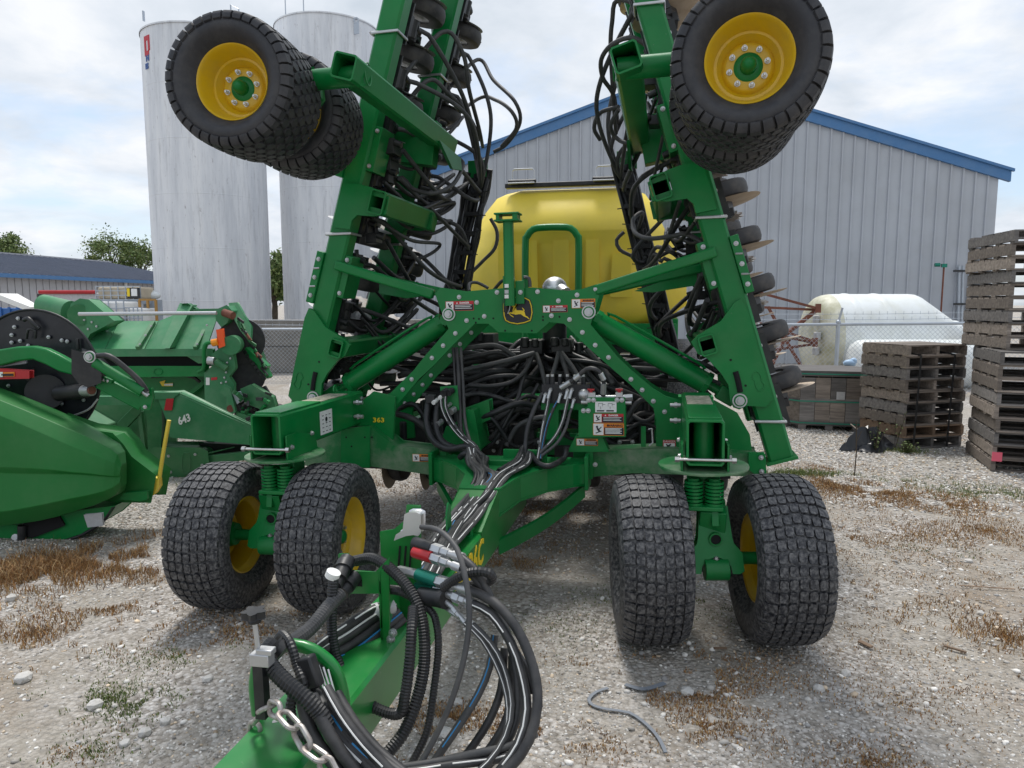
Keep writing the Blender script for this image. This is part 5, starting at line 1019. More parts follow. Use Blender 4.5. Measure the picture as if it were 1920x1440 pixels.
# ------------------------------------------------------------------ tongue, yoke and hitch end
q = MB(); q.hbeam((0, 4.12, .500), (0, 1.12, .487), .205, .175, .012, c=.010); tongue = part(q, 'tongue', 'green_bright', bev=.002)
yk = [(-.47, 4.19), (-.47, 4.08), (-.40, 4.03), (-.27, 3.90), (-.155, 3.70), (-.104, 3.40), (.104, 3.40), (.155, 3.70), (.27, 3.90), (.40, 4.03), (.47, 4.08), (.47, 4.19)]
q = MB(); q.prism([V(x, y, .690) for x, y in yk], (0, 0, .012)); yoke = part(q, 'yoke', 'green', bev=.002)
q = MB(); q.prism([V(x, y, .560) for x, y in yk], (0, 0, .012)); q.build('lower_plate', 'green', yoke, bev=.002)
for s in (-1, 1):
    pts = [V(s*x, y, 0) for x, y in yk[6:11]]; q = MB()
    for a, b in zip(pts, pts[1:]): q.prism([a+V(0, 0, .572), b+V(0, 0, .572), b+V(0, 0, .690), a+V(0, 0, .690)], V(-s*.012, .0, 0))
    q.build('side_web', 'green', yoke)
    q = MB(); q.box((s*.475, 4.12, .64), (.022, .16, .20)); q.build('end_flange', 'green', yoke, bev=.003)
    ar = [V(s*(.46-.36*t), 4.10-.72*t+.10*math.sin(math.pi*t), .56-.12*t-.05*math.sin(math.pi*t)) for t in [k/14 for k in range(15)]]; q = MB()
    for a in ar: q.v += [tuple(a), tuple(a+V(0, .02, -.08)), tuple(a+V(-s*.014, .03, 0)), tuple(a+V(-s*.014, .05, -.08))]
    for i in range(14): b = i*4; q.f += [(b, b+1, b+5, b+4), (b+2, b+6, b+7, b+3), (b, b+4, b+6, b+2), (b+1, b+3, b+7, b+5)]
    q.f += [(0, 2, 3, 1), (56, 57, 59, 58)]; q.mi = [0]*len(q.f); part(q, 'curved_brace', 'green', ang=60)
q = MB(); q.prism([V(-.104, 3.42, .702), V(-.104, 3.42, .575), V(-.104, 3.05, .575), V(-.104, 3.05, .590)], (.208, 0, 0)); q.build('neck', 'green_bright', tongue, bev=.004)
q = MB(); q.box((-.02, 3.98, .715), (.34, .10, .03)); q.box((.12, 4.02, .74), (.26, .02, .08)); part(q, 'hose_tray', 'green', bev=.003)
# rubbed patches and chipped paint on the tongue top
q = MB()
rr = random.Random(5)
for k in range(14): c = V(rr.uniform(-.08, .09), rr.uniform(1.5, 2.2), .5765); q.prism([c+V(.012*rr.random()*math.cos(a), .014*rr.random()*math.sin(a), 0) for a in (0, .9, 1.8, 2.9, 3.8, 5.0)], (0, 0, .0006))
q.build('paint_chips', 'hub_grey', tongue)
# lettering on the right side of the tongue
text_obj('lettering', 'N536C', .155, 'decal_yellow', tongue, V(.1045, 2.83, .500), (0, 1, 0), (0, 0, 1), .0008, shear=.2, bold=.004)
for y in (3.02, 3.38, 2.45): q = MB(); q.cyl(V(.06, y, .578), V(.06, y, .62), .010, 8); q.cyl(V(.06, y, .615), V(.06, y, .63), .016, 6); q.beam(V(.02, y, .585), V(.06, y, .585), .05, .01); q.build('hose_clamp_stud', 'green', tongue)
q = MB(); q.prism([V(-.02, 2.9, .58), V(-.02, 2.96, .58), V(-.02, 2.96, .74), V(-.02, 2.93, .76), V(-.02, 2.90, .72)], (.008, 0, 0)); q.build('hose_holder', 'green', tongue)
# loop handle, jack screw, chain
q = MB(); q.tube(spline([V(-.120, 1.57, .57), V(-.122, 1.57, .66), V(-.10, 1.585, .735), V(-.04, 1.59, .755), V(.03, 1.595, .745), V(.085, 1.60, .70), V(.104, 1.605, .63), V(.104, 1.61, .57)], .02), .0165, 14); q.build('hose_loop', 'green_bright', tongue)
jk = MB(); top = mp(477, 1158, 1.45); pts = []
for k in range(20): a = 2*math.pi*k/20; r_ = .024+.006*math.cos(5*a); pts.append(top+V(r_*math.cos(a), r_*math.sin(a), 0))
jk.prism(pts, (0, 0, .018)); jk.cyl(top-V(0, 0, .012), top, .016, 12); jkn = part(jk, 'jack_knob', 'black', bev=.002)
low = mp(485, 1225, 1.45); q = MB(); q.cyl(top-V(0, 0, .01), low, .006, 8); q.build('screw', 'zinc', jkn); q = MB(); q.box(low+V(.008, 0, -.012), (.05, .03, .03)); q.box(low+V(.02, 0, .008), (.04, .025, .014)); q.build('clamp', 'zinc', jkn, bev=.002)
q = MB(); q.box(low+V(.002, 0, -.09), (.026, .026, .14)); q.build('post', 'black', jkn)
LK = MB(); pth = []
for k in range(24):
    a = 2*math.pi*k/24; pth.append(V(.0165*math.cos(a), .0145*math.sin(a)+(.014 if math.sin(a) >= 0 else -.014), 0))
LK.tube(pth+[pth[0]], .0062, 8, caps=False); LKM = LK.mesh('chain_link', 'rusty_steel')
chain_px = [(474, 1392, 1.50), (476, 1365, 1.50), (486, 1342, 1.48), (505, 1325, 1.42), (526, 1334, 1.39), (548, 1354, 1.375), (564, 1380, 1.36), (576, 1402, 1.35), (598, 1414, 1.34), (614, 1436, 1.33), (628, 1468, 1.32)]
cp = spline([mp(x, y, Y) for x, y, Y in chain_px], .0415); ch = None
acc = [cp[0]]
for p in cp[1:]:
    if (p-acc[-1]).length >= .043: acc.append(p)
for i, (a, b) in enumerate(zip(acc, acc[1:])):
    d = (b-a).normalized(); z = d.orthogonal().normalized(); z = Matrix.Rotation(R(90*(i % 2)+35), 3, d) @ z; x = d.cross(z)
    o = bpy.data.objects.new('chain_link', LKM); COL.objects.link(o); o.parent = AD; o.matrix_local = Matrix.Translation((a+b)/2+OFF) @ Matrix((x, d, z)).transposed().to_4x4()

# coupler brackets
q = MB(); q.prism(P2([(635, 1040), (652, 1040), (657, 1071), (704, 1074), (728, 1049), (729, 1240), (716, 1240), (715, 1112), (640, 1112)], 2.0), (0, .008, 0)); br1 = part(q, 'coupler_bracket', 'green_bright', bev=.002)
q = MB(); q.prism(P2([(713, 998), (738, 994), (761, 975), (763, 948), (787, 949), (788, 1080), (762, 1180), (760, 1238), (730, 1238), (729, 1060), (716, 1054)], 2.15), (0, .008, 0)); br2 = part(q, 'coupler_bracket', 'green_bright', bev=.002)
q = MB(); q.prism([V(.045, 2.0, .575), V(.045, 2.16, .575), V(.045, 2.16, .72), V(.045, 2.0, .80)], (.008, 0, 0)); q.build('side_plate', 'green_bright', br1, bev=.002)
q = MB()
for x in (750, 761, 771): a, b = mp(x, 1024, 2.147), mp(x-3, 1066, 2.147); q.beam(a, b, .006, .003, up=(0, 1, 0))
q.build('slot', 'dark', br2)
q = MB(); p = mp(672, 1093, 1.998); q.box(p, (.024, .002, .022)); q.build('square_hole', 'dark', br1); q = MB(); p = mp(667, 1091, 1.997); q.box(p, (.006, .002, .014)); q.build('label_sliver', 'decal_yellow', br1)
al = [mp(x, y, 2.10) for x, y in ((742, 1010), (744, 1004), (757, 996), (760, 966), (766, 963), (780, 963), (787, 967), (787, 998), (783, 1003), (775, 1001), (760, 1003))]
q = MB(); q.prism(al[:], (0, .045, 0)); part(q, 'aluminium_guard', 'aluminium', bev=.004)
bolts(AD, [mp(x, y, 1.995)+OFF for x, y in ((737, 1186), (733, 1198))])
def fit(pxs, m, r, n=14, name='coupler', parent=None):
    """straight fitting through (px, py, Y) points, stepping radius per piece"""
    q = MB()
    for (a, b, rr_, nn) in pxs: q.cyl(mp(*a), mp(*b), rr_, nn)
    return part(q, name, m)
def coupler(body_m, p, r, hexr):
    b = fit([(p[0], p[1], r, 18)], body_m, r); q = MB(); a_, c_ = mp(*p[1]), mp(*p[2]); d = (c_-a_)
    q.cyl(a_, a_+d*.30, hexr, 6); q.cyl(a_+d*.30, a_+d*.55, hexr*.78, 6); q.cyl(a_+d*.55, a_+d*.72, hexr*.62, 12); q.cyl(a_+d*.72, c_, hexr*.85, 14); q.build('fitting', 'zinc', b)
    if len(p) > 3: q = MB(); q.cyl(mp(*p[3]), mp(*p[0]), hexr*.8, 6); q.build('nose', 'zinc', b)
coupler('black', [(778, 1018, 2.08), (812, 1028, 2.04), (868, 1046, 1.98)], .020, .018)
coupler('red', [(778, 1035, 2.06), (811, 1045, 2.02), (866, 1066, 1.96)], .019, .017)
coupler('teal', [(784, 1077, 2.02), (821, 1089, 1.98), (880, 1107, 1.92), (748, 1069, 2.06)], .020, .019)
coupler('teal', [(782, 1100, 2.04), (815, 1106, 2.0), (872, 1122, 1.95)], .017, .016)
coupler('zinc', [(834, 1112, 1.96), (852, 1118, 1.94), (890, 1134, 1.90)], .012, .017)
coupler('zinc', [(832, 1136, 1.97), (846, 1144, 1.95), (888, 1172, 1.90)], .009, .012)
coupler('zinc', [(833, 1126, 1.95), (850, 1140, 1.93), (872, 1168, 1.90)], .008, .010)
fit([((790, 1117, 1.99), (833, 1123, 1.95), .027, 20), ((828, 1122, 1.955), (837, 1124, 1.945), .029, 20), ((794, 1124, 1.985), (800, 1146, 1.97), .017, 14)], 'black', .02, name='round_connector')
fit([((636, 1085, 1.93), (652, 1048, 2.0), .024, 20), ((643, 1068, 1.96), (648, 1056, 1.985), .028, 20), ((628, 1100, 1.90), (637, 1083, 1.94), .020, 16)], 'black', .02, name='socket_plug')
fit([((640, 1112, 1.93), (665, 1080, 2.0), .025, 20), ((648, 1100, 1.95), (654, 1092, 1.97), .028, 20)], 'black', .02, name='socket_plug')
fit([((626, 1072, 1.88), (622, 1082, 1.88), .0215, 18)], 'decal_white', .02, name='tape_band')
fit([((700, 1150, 2.05), (712, 1146, 2.06), .030, 20), ((712, 1145, 2.06), (735, 1136, 2.1), .026, 18)], 'hub_grey', .02, name='hose_band')

# ------------------------------------------------------------------ hoses
HN = [0]
def hose(pts, r, m='hose', stripe=None, corr=False, name=None, step=.03, n=9, off=.8):
    P_ = [p if isinstance(p, Vector) else mp(*p) for p in pts]; sp = spline(P_, (.0042 if corr else step)); q = MB()
    if corr: q.tube(sp, r, 10, rf=lambda i: r*(1.0 if i % 2 else .86)); o = part(q, name or 'corrugated_hose', m, ang=20)
    else: q.tube(sp, r, n); o = part(q, name or 'hose', m, ang=70)
    if stripe:
        q = MB(); s2 = []
        for i, p in enumerate(sp):
            d = (sp[min(i+1, len(sp)-1)]-sp[max(i-1, 0)]).normalized(); v = (_mc-p).normalized(); v = (v-d*v.dot(d)).normalized(); w = d.cross(v); v = (v*.92+w*.39*off).normalized(); s2.append(p+v*r*.9)
        i = 0
        while i < len(s2)-2:                       # broken line of printing along the hose
            k = random.randint(2, 5); seg = s2[i:i+k+1]
            if len(seg) > 1: q.tube(seg, r*.19, 5)
            i += k+random.randint(0, 1)
        q.build('stripe', stripe, o, ang=70)
    HN[0] += 1; return o
# big loops at the right of the hitch
hose([(866, 1046, 1.98), (893, 1070, 1.95), (915, 1110, 1.93), (935, 1160, 1.9), (962, 1215, 1.86), (990, 1262, 1.82), (1000, 1300, 1.8)], .0125)
hose([(878, 1106, 1.92), (925, 1128, 1.89), (970, 1180, 1.85), (1000, 1252, 1.80), (1008, 1320, 1.75), (992, 1388, 1.70), (955, 1440, 1.66), (900, 1480, 1.62)], .0140)
hose([(886, 1132, 1.90), (922, 1152, 1.88), (958, 1205, 1.84), (978, 1262, 1.80), (988, 1330, 1.75), (972, 1395, 1.70), (930, 1455, 1.66)], .0132, stripe='decal_white')
hose([(866, 1066, 1.96), (884, 1076, 1.95), (930, 1140, 1.92), (958, 1210, 1.88), (972, 1290, 1.82), (968, 1350, 1.78), (945, 1400, 1.74), (905, 1445, 1.70), (860, 1475, 1.66)], .012)
hose([(888, 1172, 1.90), (920, 1205, 1.87), (945, 1250, 1.84), (960, 1320, 1.79), (948, 1380, 1.74), (915, 1430, 1.69), (870, 1470, 1.64)], .0088, 'hose_grey', stripe='decal_white')
hose([(872, 1168, 1.90), (905, 1200, 1.88), (938, 1262, 1.84), (953, 1330, 1.79), (940, 1400, 1.73), (900, 1450, 1.68)], .0085, 'hose_grey', stripe='decal_white')
hose([(790, 988, 2.06), (822, 994, 2.0), (856, 1028, 1.93), (874, 1090, 1.87), (880, 1150, 1.83), (872, 1225, 1.80), (848, 1310, 1.76), (812, 1390, 1.72), (780, 1445, 1.68)], .0085, 'hose_grey')
hose([(928, 1190, 1.93), (918, 1250, 1.90), (898, 1300, 1.86), (866, 1352, 1.82), (832, 1402, 1.78), (800, 1448, 1.74)], .0118, 'hose_grey', stripe='blue_stripe')
hose([(946, 1215, 1.92), (940, 1290, 1.88), (918, 1350, 1.84), (880, 1408, 1.80), (850, 1445, 1.77)], .0118)
hose([(960, 1230, 1.9), (958, 1310, 1.86), (940, 1370, 1.82), (905, 1420, 1.78)], .0115)
hose([(1005, 1375, 1.74), (960, 1398, 1.73), (880, 1415, 1.71), (800, 1432, 1.69), (720, 1440, 1.66), (660, 1428, 1.62)], .011, 'hose_grey')
hose([(985, 1408, 1.72), (930, 1424, 1.71), (850, 1434, 1.69), (760, 1447, 1.66), (690, 1446, 1.63)], .0115, stripe='decal_white')
# corrugated looms
hose([(626, 1078, 1.88), (623, 1120, 1.87), (622, 1175, 1.86), (630, 1230, 1.84), (655, 1283, 1.82), (700, 1325, 1.80), (748, 1338, 1.78), (760, 1300, 1.78), (768, 1240, 1.80), (772, 1180, 1.84), (775, 1140, 1.9)], .0165, 'black', corr=True)
hose([(664, 1052, 2.08), (700, 1048, 2.04), (738, 1072, 2.0), (772, 1112, 1.96), (792, 1165, 1.92), (796, 1235, 1.87), (785, 1300, 1.82), (760, 1368, 1.77), (725, 1415, 1.72), (700, 1450, 1.68)], .0185, 'black', corr=True)
hose([(830, 1102, 1.95), (860, 1082, 1.93), (890, 1072, 1.92), (915, 1074, 1.92), (922, 1086, 1.94), (900, 1096, 1.96), (868, 1098, 1.98)], .0150, 'black', corr=True)
hose([(803, 1140, 1.97), (816, 1160, 1.94), (822, 1210, 1.91), (814, 1290, 1.87), (800, 1372, 1.82), (768, 1440, 1.77)], .0120, 'black', corr=True)
hose([(728, 1105, 2.05), (750, 1108, 2.0), (772, 1118, 1.99), (790, 1118, 1.98)], .0150, 'black', corr=True)
hose([(512, 1206, 1.53), (500, 1222, 1.50), (508, 1248, 1.47), (535, 1278, 1.45), (572, 1308, 1.44), (600, 1338, 1.44), (612, 1360, 1.44)], .0205, 'black', corr=True)
hose([(520, 1200, 1.60), (530, 1190, 1.58), (545, 1208, 1.54), (556, 1245, 1.52), (566, 1272, 1.50), (570, 1290, 1.50)], .0125, 'black', corr=True)
hose([(640, 1112, 1.90), (618, 1135, 1.85), (582, 1178, 1.76), (545, 1205, 1.68), (528, 1208, 1.62)], .0215, 'hose_grey', corr=True)
hose([(549, 1300, 1.50), (545, 1335, 1.48), (556, 1368, 1.46), (580, 1385, 1.45)], .0135, 'black', corr=True)
q = MB(); a, b = mp(572, 1245, 1.53), mp(622, 1275, 1.56); q.beam(a+V(0, 0, .02), mp(590, 1290, 1.52), .045, .035, up=(0, 1, 0)); part(q, 'plug_body', 'black', bev=.006)
for k in range(4):
    q = MB(); c = [mp(588+k*9, 1243+k*4, 1.575), mp(606+k*7, 1290+k*3, 1.55)]; q.beam(c[0], c[1], .004, .004); part(q, 'plug_fin', 'hub_grey')
# hoses lying along the tongue and heaped by the loop
for k, (dx, r_, st) in enumerate(((0, .0175, 'decal_white'), (14, .016, None), (26, .0165, 'blue_stripe'), (-12, .015, 'decal_white'), (38, .014, None))):
    hose([(738+dx*.5, 1138+dx*.6, 2.12), (700+dx*.4, 1158+dx*1.1, 2.03), (650+dx*.3, 1192+dx*1.3, 1.93), (600+dx*.2, 1222+dx*1.0, 1.80), (572+dx*.5, 1262+dx*.8, 1.62), (590+dx, 1315+dx*.4, 1.50), (640+dx, 1385+dx*.3, 1.45), (705+dx*1.2, 1450, 1.42)], r_, 'hose', stripe=st)
hose([(612, 1290, 1.50), (640, 1340, 1.46), (684, 1398, 1.43), (740, 1455, 1.41)], .0135, stripe='decal_white'); hose([(632, 1300, 1.52), (662, 1352, 1.48), (706, 1405, 1.45), (765, 1455, 1.42)], .0130, 'hose', stripe='blue_stripe')
hose([(585, 1305, 1.46), (604, 1352, 1.43), (640, 1412, 1.41), (680, 1460, 1.40)], .0150); hose([(564, 1300, 1.46), (575, 1350, 1.44), (600, 1400, 1.42), (640, 1450, 1.4)], .0150)
q = MB(); a, b = mp(560, 1212, 1.56), mp(600, 1222, 1.58)
for o_ in ((0, 0), (.012, -.02)): q.cyl(mp(520, 1205, 1.56)+V(*o_, .0), mp(532, 1215, 1.56)+V(*o_, 0), .026, 12)
part(q, 'cable_tie', 'black')
# bundle running back along the tongue to the yoke
def bundle(base, spread, n, r, mats, stripes, seed, name='hose'):
    rr_ = random.Random(seed)
    for k in range(n):
        ox, oy = rr_.uniform(-1, 1)*spread, rr_.uniform(-1, 1)*spread*.6
        hose([(x+ox*(.6+.4*math.sin(i*1.7+k)), y+oy*(.6+.4*math.cos(i*1.3+k)), Y-abs(oy)*.0015+rr_.uniform(-.01, .01)) for i, (x, y, Y) in enumerate(base)], r*rr_.uniform(.85, 1.15), mats[k % len(mats)], stripe=stripes[k % len(stripes)])
zb = lambda L: [(x, y, mz_(x, y, z).y) for x, y, z in L]
bundle(zb([(905, 858, .74), (905, 880, .73), (925, 893, .72), (902, 928, .67), (872, 965, .64), (845, 1000, .63), (818, 1040, .62), (785, 1090, .63)]), 18, 13, .0125, ['hose', 'hose_grey', 'hose'], [None, 'decal_white', None, 'blue_stripe', None], 3)
bundle(zb([(985, 845, .77), (978, 868, .74), (945, 893, .72), (915, 930, .68), (888, 962, .65), (860, 1000, .63), (838, 1035, .63), (810, 1080, .63)]), 14, 8, .0115, ['hose', 'hose_grey'], [None, 'decal_white', None], 4)
hose(zb([(1062, 838, .80), (1058, 858, .74), (1030, 874, .725), (1008, 868, .73), (992, 850, .76), (965, 866, .735), (935, 884, .725)]), .017, 'black', corr=False)
hose(zb([(862, 858, .74), (872, 850, .77), (888, 850, .77), (900, 868, .74), (915, 890, .725)]), .018, 'black')
hose([(805, 745, 4.25), (800, 790, 4.2), (812, 825, 4.12), (840, 842, 4.05), (880, 838, 4.0), (905, 858, 3.95)], .022, 'black'); hose([(822, 750, 4.22), (818, 795, 4.18), (830, 828, 4.1), (862, 842, 4.03), (890, 842, 3.98)], .020, 'black')
for dx, st in ((0, 'decal_white'), (8, 'decal_white')):
    hose([(828+dx, 742, 4.18), (828+dx, 762, 4.15), (840+dx, 790, 4.1), (862+dx, 818, 4.05), (886+dx, 838, 4.0), (900+dx, 870, 3.9)], .010, 'hose', stripe=st)
hose([(856, 652, 4.40), (860, 700, 4.34), (862, 760, 4.28), (866, 810, 4.2), (880, 838, 4.05)], .013); hose([(864, 652, 4.40), (868, 720, 4.34), (872, 790, 4.24), (884, 838, 4.05)], .011, 'hose_grey'); hose([(850, 652, 4.40), (854, 720, 4.34), (860, 790, 4.25), (876, 838, 4.06)], .010)
bundle(zb([(880, 845, .78), (886, 868, .74), (905, 893, .72), (884, 930, .66), (852, 968, .64), (822, 1003, .62), (800, 1040, .61), (765, 1090, .61)]), 14, 9, .0125, ['hose', 'hose', 'hose_grey'], [None, None, 'decal_white', None], 6)
# hoses dropping from the valve block
for pts, r_, m_, st in (([(1018, 738, 4.15), (1005, 760, 4.1), (990, 800, 4.05), (985, 838, 4.02), (985, 862, 3.95)], .014, 'hose', None), ([(1030, 735, 4.14), (1027, 760, 4.1), (1018, 800, 4.06), (1012, 840, 4.0), (1006, 872, 3.92)], .011, 'hose_grey', 'decal_white'),
    ([(1052, 742, 4.14), (1038, 765, 4.1), (1025, 800, 4.06), (1016, 845, 4.0), (1014, 862, 3.95)], .010, 'hose', 'blue_stripe'), ([(1068, 735, 4.14), (1062, 760, 4.1), (1055, 790, 4.07), (1040, 820, 4.04), (1012, 850, 3.98)], .011, 'hose_grey', 'decal_white'), ([(1078, 750, 4.14), (1068, 775, 4.1), (1062, 800, 4.06), (1045, 830, 4.02), (1015, 855, 3.97)], .009, 'hose_grey', None)): hose(pts, r_, m_, st)
# --- dark mass of air hoses in the middle of the machine
rr = random.Random(12)
for k in range(34):
    Y = rr.uniform(4.75, 5.5); x0, y0 = rr.uniform(780, 880), rr.uniform(640, 790); x1, y1 = rr.uniform(960, 1060), rr.uniform(640, 720)
    hose([(x0-70, y0+rr.uniform(-20, 20), Y), (x0, y0, Y), ((x0+x1)/2+rr.uniform(-20, 20), (y0+y1)/2+rr.uniform(-35, 45), Y-rr.uniform(0, .2)), (x1, y1, Y+.1), (x1+rr.uniform(10, 40), y1+rr.uniform(-25, 40), Y+.2)], rr.uniform(.014, .026), rr.choice(['hose', 'black', 'hose']))
for k in range(26):
    Y = rr.uniform(4.8, 5.5); x0, y0 = rr.uniform(1020, 1090), rr.uniform(650, 700); x1, y1 = rr.uniform(1150, 1300), rr.uniform(690, 830)
    hose([(x0-15, y0-20, Y+.1), (x0, y0, Y), ((x0+x1)/2, (y0+y1)/2+rr.uniform(-30, 20), Y-.1), (x1, y1, Y), (x1+40, y1+rr.uniform(-10, 40), Y)], rr.uniform(.014, .026), rr.choice(['hose', 'black', 'hose']))
for pts in ([(868, 694, 4.6), (905, 686, 4.6), (950, 676, 4.62), (990, 665, 4.66), (1000, 662, 4.7)], [(878, 722, 4.6), (920, 724, 4.6), (960, 716, 4.62), (985, 695, 4.66), (1000, 664, 4.7)], [(868, 742, 4.6), (900, 738, 4.6), (930, 744, 4.58), (955, 752, 4.6), (970, 750, 4.62), (978, 720, 4.66), (992, 672, 4.7)],
            [(830, 660, 4.7), (880, 652, 4.7), (930, 648, 4.72), (965, 668, 4.75)], [(830, 680, 4.72), (890, 668, 4.72), (935, 660, 4.74), (960, 672, 4.76)], [(935, 860, 4.6), (950, 800, 4.6), (985, 760, 4.65), (1010, 720, 4.7)], [(950, 835, 4.5), (970, 800, 4.5), (1000, 785, 4.5), (1020, 782, 4.5)],
            [(1005, 662, 4.75), (1015, 690, 4.7), (1022, 720, 4.68)], [(1050, 660, 4.7), (1060, 690, 4.66), (1068, 725, 4.6)], [(1052, 660, 4.7), (1075, 690, 4.66), (1092, 722, 4.6)], [(1048, 660, 4.7), (1040, 690, 4.66), (1028, 725, 4.6)], [(1100, 655, 4.8), (1130, 690, 4.76), (1150, 720, 4.7)],
            [(1160, 690, 4.75), (1220, 692, 4.7), (1290, 700, 4.7), (1350, 720, 4.7)], [(1165, 680, 4.8), (1230, 672, 4.75), (1310, 680, 4.72), (1350, 700, 4.7)], [(1180, 775, 4.75), (1210, 790, 4.7), (1240, 770, 4.7)], [(1150, 800, 4.8), (1190, 810, 4.75), (1240, 805, 4.7)]):
    hose(pts, rr.uniform(.014, .019), rr.choice(['hose', 'hose_grey', 'hose']))
# lower tangle in the frame openings
for k in range(30):
    Y = rr.uniform(4.5, 5.0); sd = rr.choice([(745, 850), (880, 1000), (880, 1020), (1130, 1230), (1000, 1100)]); x0, x1 = sd; y0, y1 = rr.uniform(770, 835), rr.uniform(755, 830)
    hose([(x0-10, y0, Y), (x0+(x1-x0)*.3, y0+rr.uniform(-25, 25), Y-.05), (x0+(x1-x0)*.7, y1+rr.uniform(-25, 20), Y), (x1+10, y1, Y+.1)], rr.uniform(.011, .022), rr.choice(['hose', 'black', 'black']))
for (x, y, Y, sx, sz) in ((790, 815, 4.75, .38, .2), (940, 815, 4.8, .5, .18), (1180, 815, 4.8, .36, .2), (830, 775, 4.9, .3, .2), (1190, 770, 4.9, .3, .16)):  # black boxes added to keep the frame openings dark
    q = MB(); c = mp(x, y, Y); q.box(c, (sx, .14, sz)); q.cyl(c+V(-.1, -.08, -.02), c+V(-.1, -.08, sz*.55), .03, 10); q.cyl(c+V(.08, -.08, -.04), c+V(.08, -.08, sz*.5), .025, 10); part(q, 'dark_filler_box', 'black', bev=.01)
# black blocks added to deepen the dark middle of the machine
for (x, y, Y, sx, sz) in ((1000, 650, 4.9, .16, .10), (1055, 648, 4.9, .14, .09), (925, 720, 5.0, .2, .16), (1100, 670, 5.0, .14, .16), (900, 640, 5.2, .25, .12), (870, 760, 5.1, .3, .3), (1060, 690, 5.3, .7, .25), (950, 780, 5.35, .8, .25), (1170, 760, 5.2, .5, .35), (1200, 700, 5.4, .3, .3)):
    q = MB(); c = mp(x, y, Y); q.box(c, (sx, .18, sz)); q.cyl(c+V(-.04, -.1, 0), c+V(-.04, -.1, sz*.7), .03, 10); q.cyl(c+V(.03, -.1, 0), c+V(.03, -.1, sz*.6), .025, 10); part(q, 'dark_filler_block', 'black', bev=.008)
q = MB(); q.cyl(mp(1040, 655, 5.0), mp(1040, 605, 5.0), .085, 22); q.cyl(mp(1040, 660, 5.0), mp(1040, 655, 5.0), .10, 22); part(q, 'air_tower', 'black')
q = MB(); q.sphere(mp(1040, 540, 5.0), .088, 20, 12, (1, 1, .9)); q.cyl(mp(1052, 545, 4.95), mp(1060, 552, 4.9), .05, 18); part(q, 'air_tower_cap', 'aluminium')
# --- valve block, control box and left connector panel
q = MB(); q.prism(P2([(1017, 722), (1105, 722), (1105, 755), (1017, 755)], 4.15), (0, .14, 0)); vb = part(q, 'valve_block', 'black_gloss', bev=.004)
for x in (1027, 1036, 1050, 1064, 1078, 1094):
    q = MB(); a, b = mp(x, 722, 4.2), mp(x, 706, 4.2); q.cyl(a, b, .014, 12); q.build('solenoid', 'black', vb); q = MB(); q.cyl(b, b+V(0, 0, .012), .010, 8); q.build('solenoid_cap', 'zinc', vb)
for x, y in ((1024, 738), (1033, 730), (1052, 738), (1073, 730), (1077, 748), (1065, 731)): q = MB(); p = mp(x, y, 4.15); q.cyl(p, p+V(0, -.03, -.004), .012, 6); q.cyl(p+V(0, -.03, -.004), p+V(-.012, -.04, -.05), .010, 10); q.build('fitting', 'zinc', vb)
q = MB(); q.sphere(mp(1095, 740, 4.12), .035, 12, 8); q.cyl(mp(1090, 754, 4.12), mp(1110, 754, 4.12), .014, 10); q.build('fitting', 'zinc', vb)
q = MB(); q.prism(P2([(1103, 746), (1171, 746), (1172, 818), (1086, 818), (1086, 770), (1103, 764)], 4.10), (0, .10, 0)); cb_ = part(q, 'control_box', 'green', bev=.004)
q = MB(); q.cyl(mp(1092, 745, 4.12), mp(1184, 745, 4.12), .013, 12); q.cyl(mp(1170, 755, 4.12), mp(1184, 755, 4.12), .012, 12); q.cyl(mp(1170, 745, 4.12), mp(1186, 744, 4.12), .018, 6); q.box(mp(1110, 742, 4.12), (.04, .04, .04)); q.box(mp(1161, 742, 4.12), (.04, .04, .04)); q.build('pipe_rack', 'zinc', cb_)
for x in (1108, 1161): q = MB(); p = mp(x, 737, 4.12); q.cyl(p, p+V(0, 0, .022), .010, 8); q.cyl(p+V(-.02, 0, .02), p+V(.02, 0, .02), .006, 8); q.build('valve_handle', 'red', cb_)
bolts(cb_, [mp(x, y, 4.098) for x, y in ((1104, 750), (1113, 750), (1157, 750), (1166, 750), (1094, 770), (1103, 770))])
o = hose([(1050, 728, 4.14), (1068, 718, 4.12), (1086, 704, 4.1), (1100, 692, 4.08), (1116, 692, 4.06), (1130, 705, 4.06), (1132, 725, 4.08), (1131, 742, 4.1)], .0135)
for a, b in (((1052, 727, 4.135), (1070, 716, 4.115)), ((1126, 700, 4.05), (1132, 712, 4.06)), ((1132, 718, 4.07), (1131, 738, 4.095)), ((1078, 711, 4.1), (1088, 703, 4.09))): q = MB(); q.cyl(mp(*a), mp(*b), .0165, 14); part(q, 'ferrule', 'zinc')
q = MB(); q.prism(P2([(1016, 756), (1100, 756), (1100, 767), (1046, 767), (1046, 822), (1025, 822), (1025, 767), (1016, 767)], 4.16), (0, .10, 0)); part(q, 'valve_stand', 'green', bev=.004)
q = MB(); q.prism(P2([(1080, 818), (1128, 818), (1140, 846), (1066, 846)], 4.14), (0, .08, 0)); part(q, 'box_stand', 'green', bev=.004)
q = MB(); q.prism(P2([(826, 726), (856, 724), (860, 768), (842, 772), (830, 775)], 4.22), (0, .012, 0)); cpn = part(q, 'connector_panel', 'green', bev=.003)
for x, y, m_, r_ in ((838, 733, 'black', .022), (848, 732, 'black', .02), (832, 741, 'decal_white', .014), (820, 750, 'decal_white', .014), (852, 767, 'zinc', .020), (828, 790, 'zinc', .018), (845, 757, 'zinc', .012)):
    q = MB(); p = mp(x, y, 4.21); q.cyl(p, p+V(-.012, -.045, -.012), r_, 12); q.build('connector', m_, cpn)
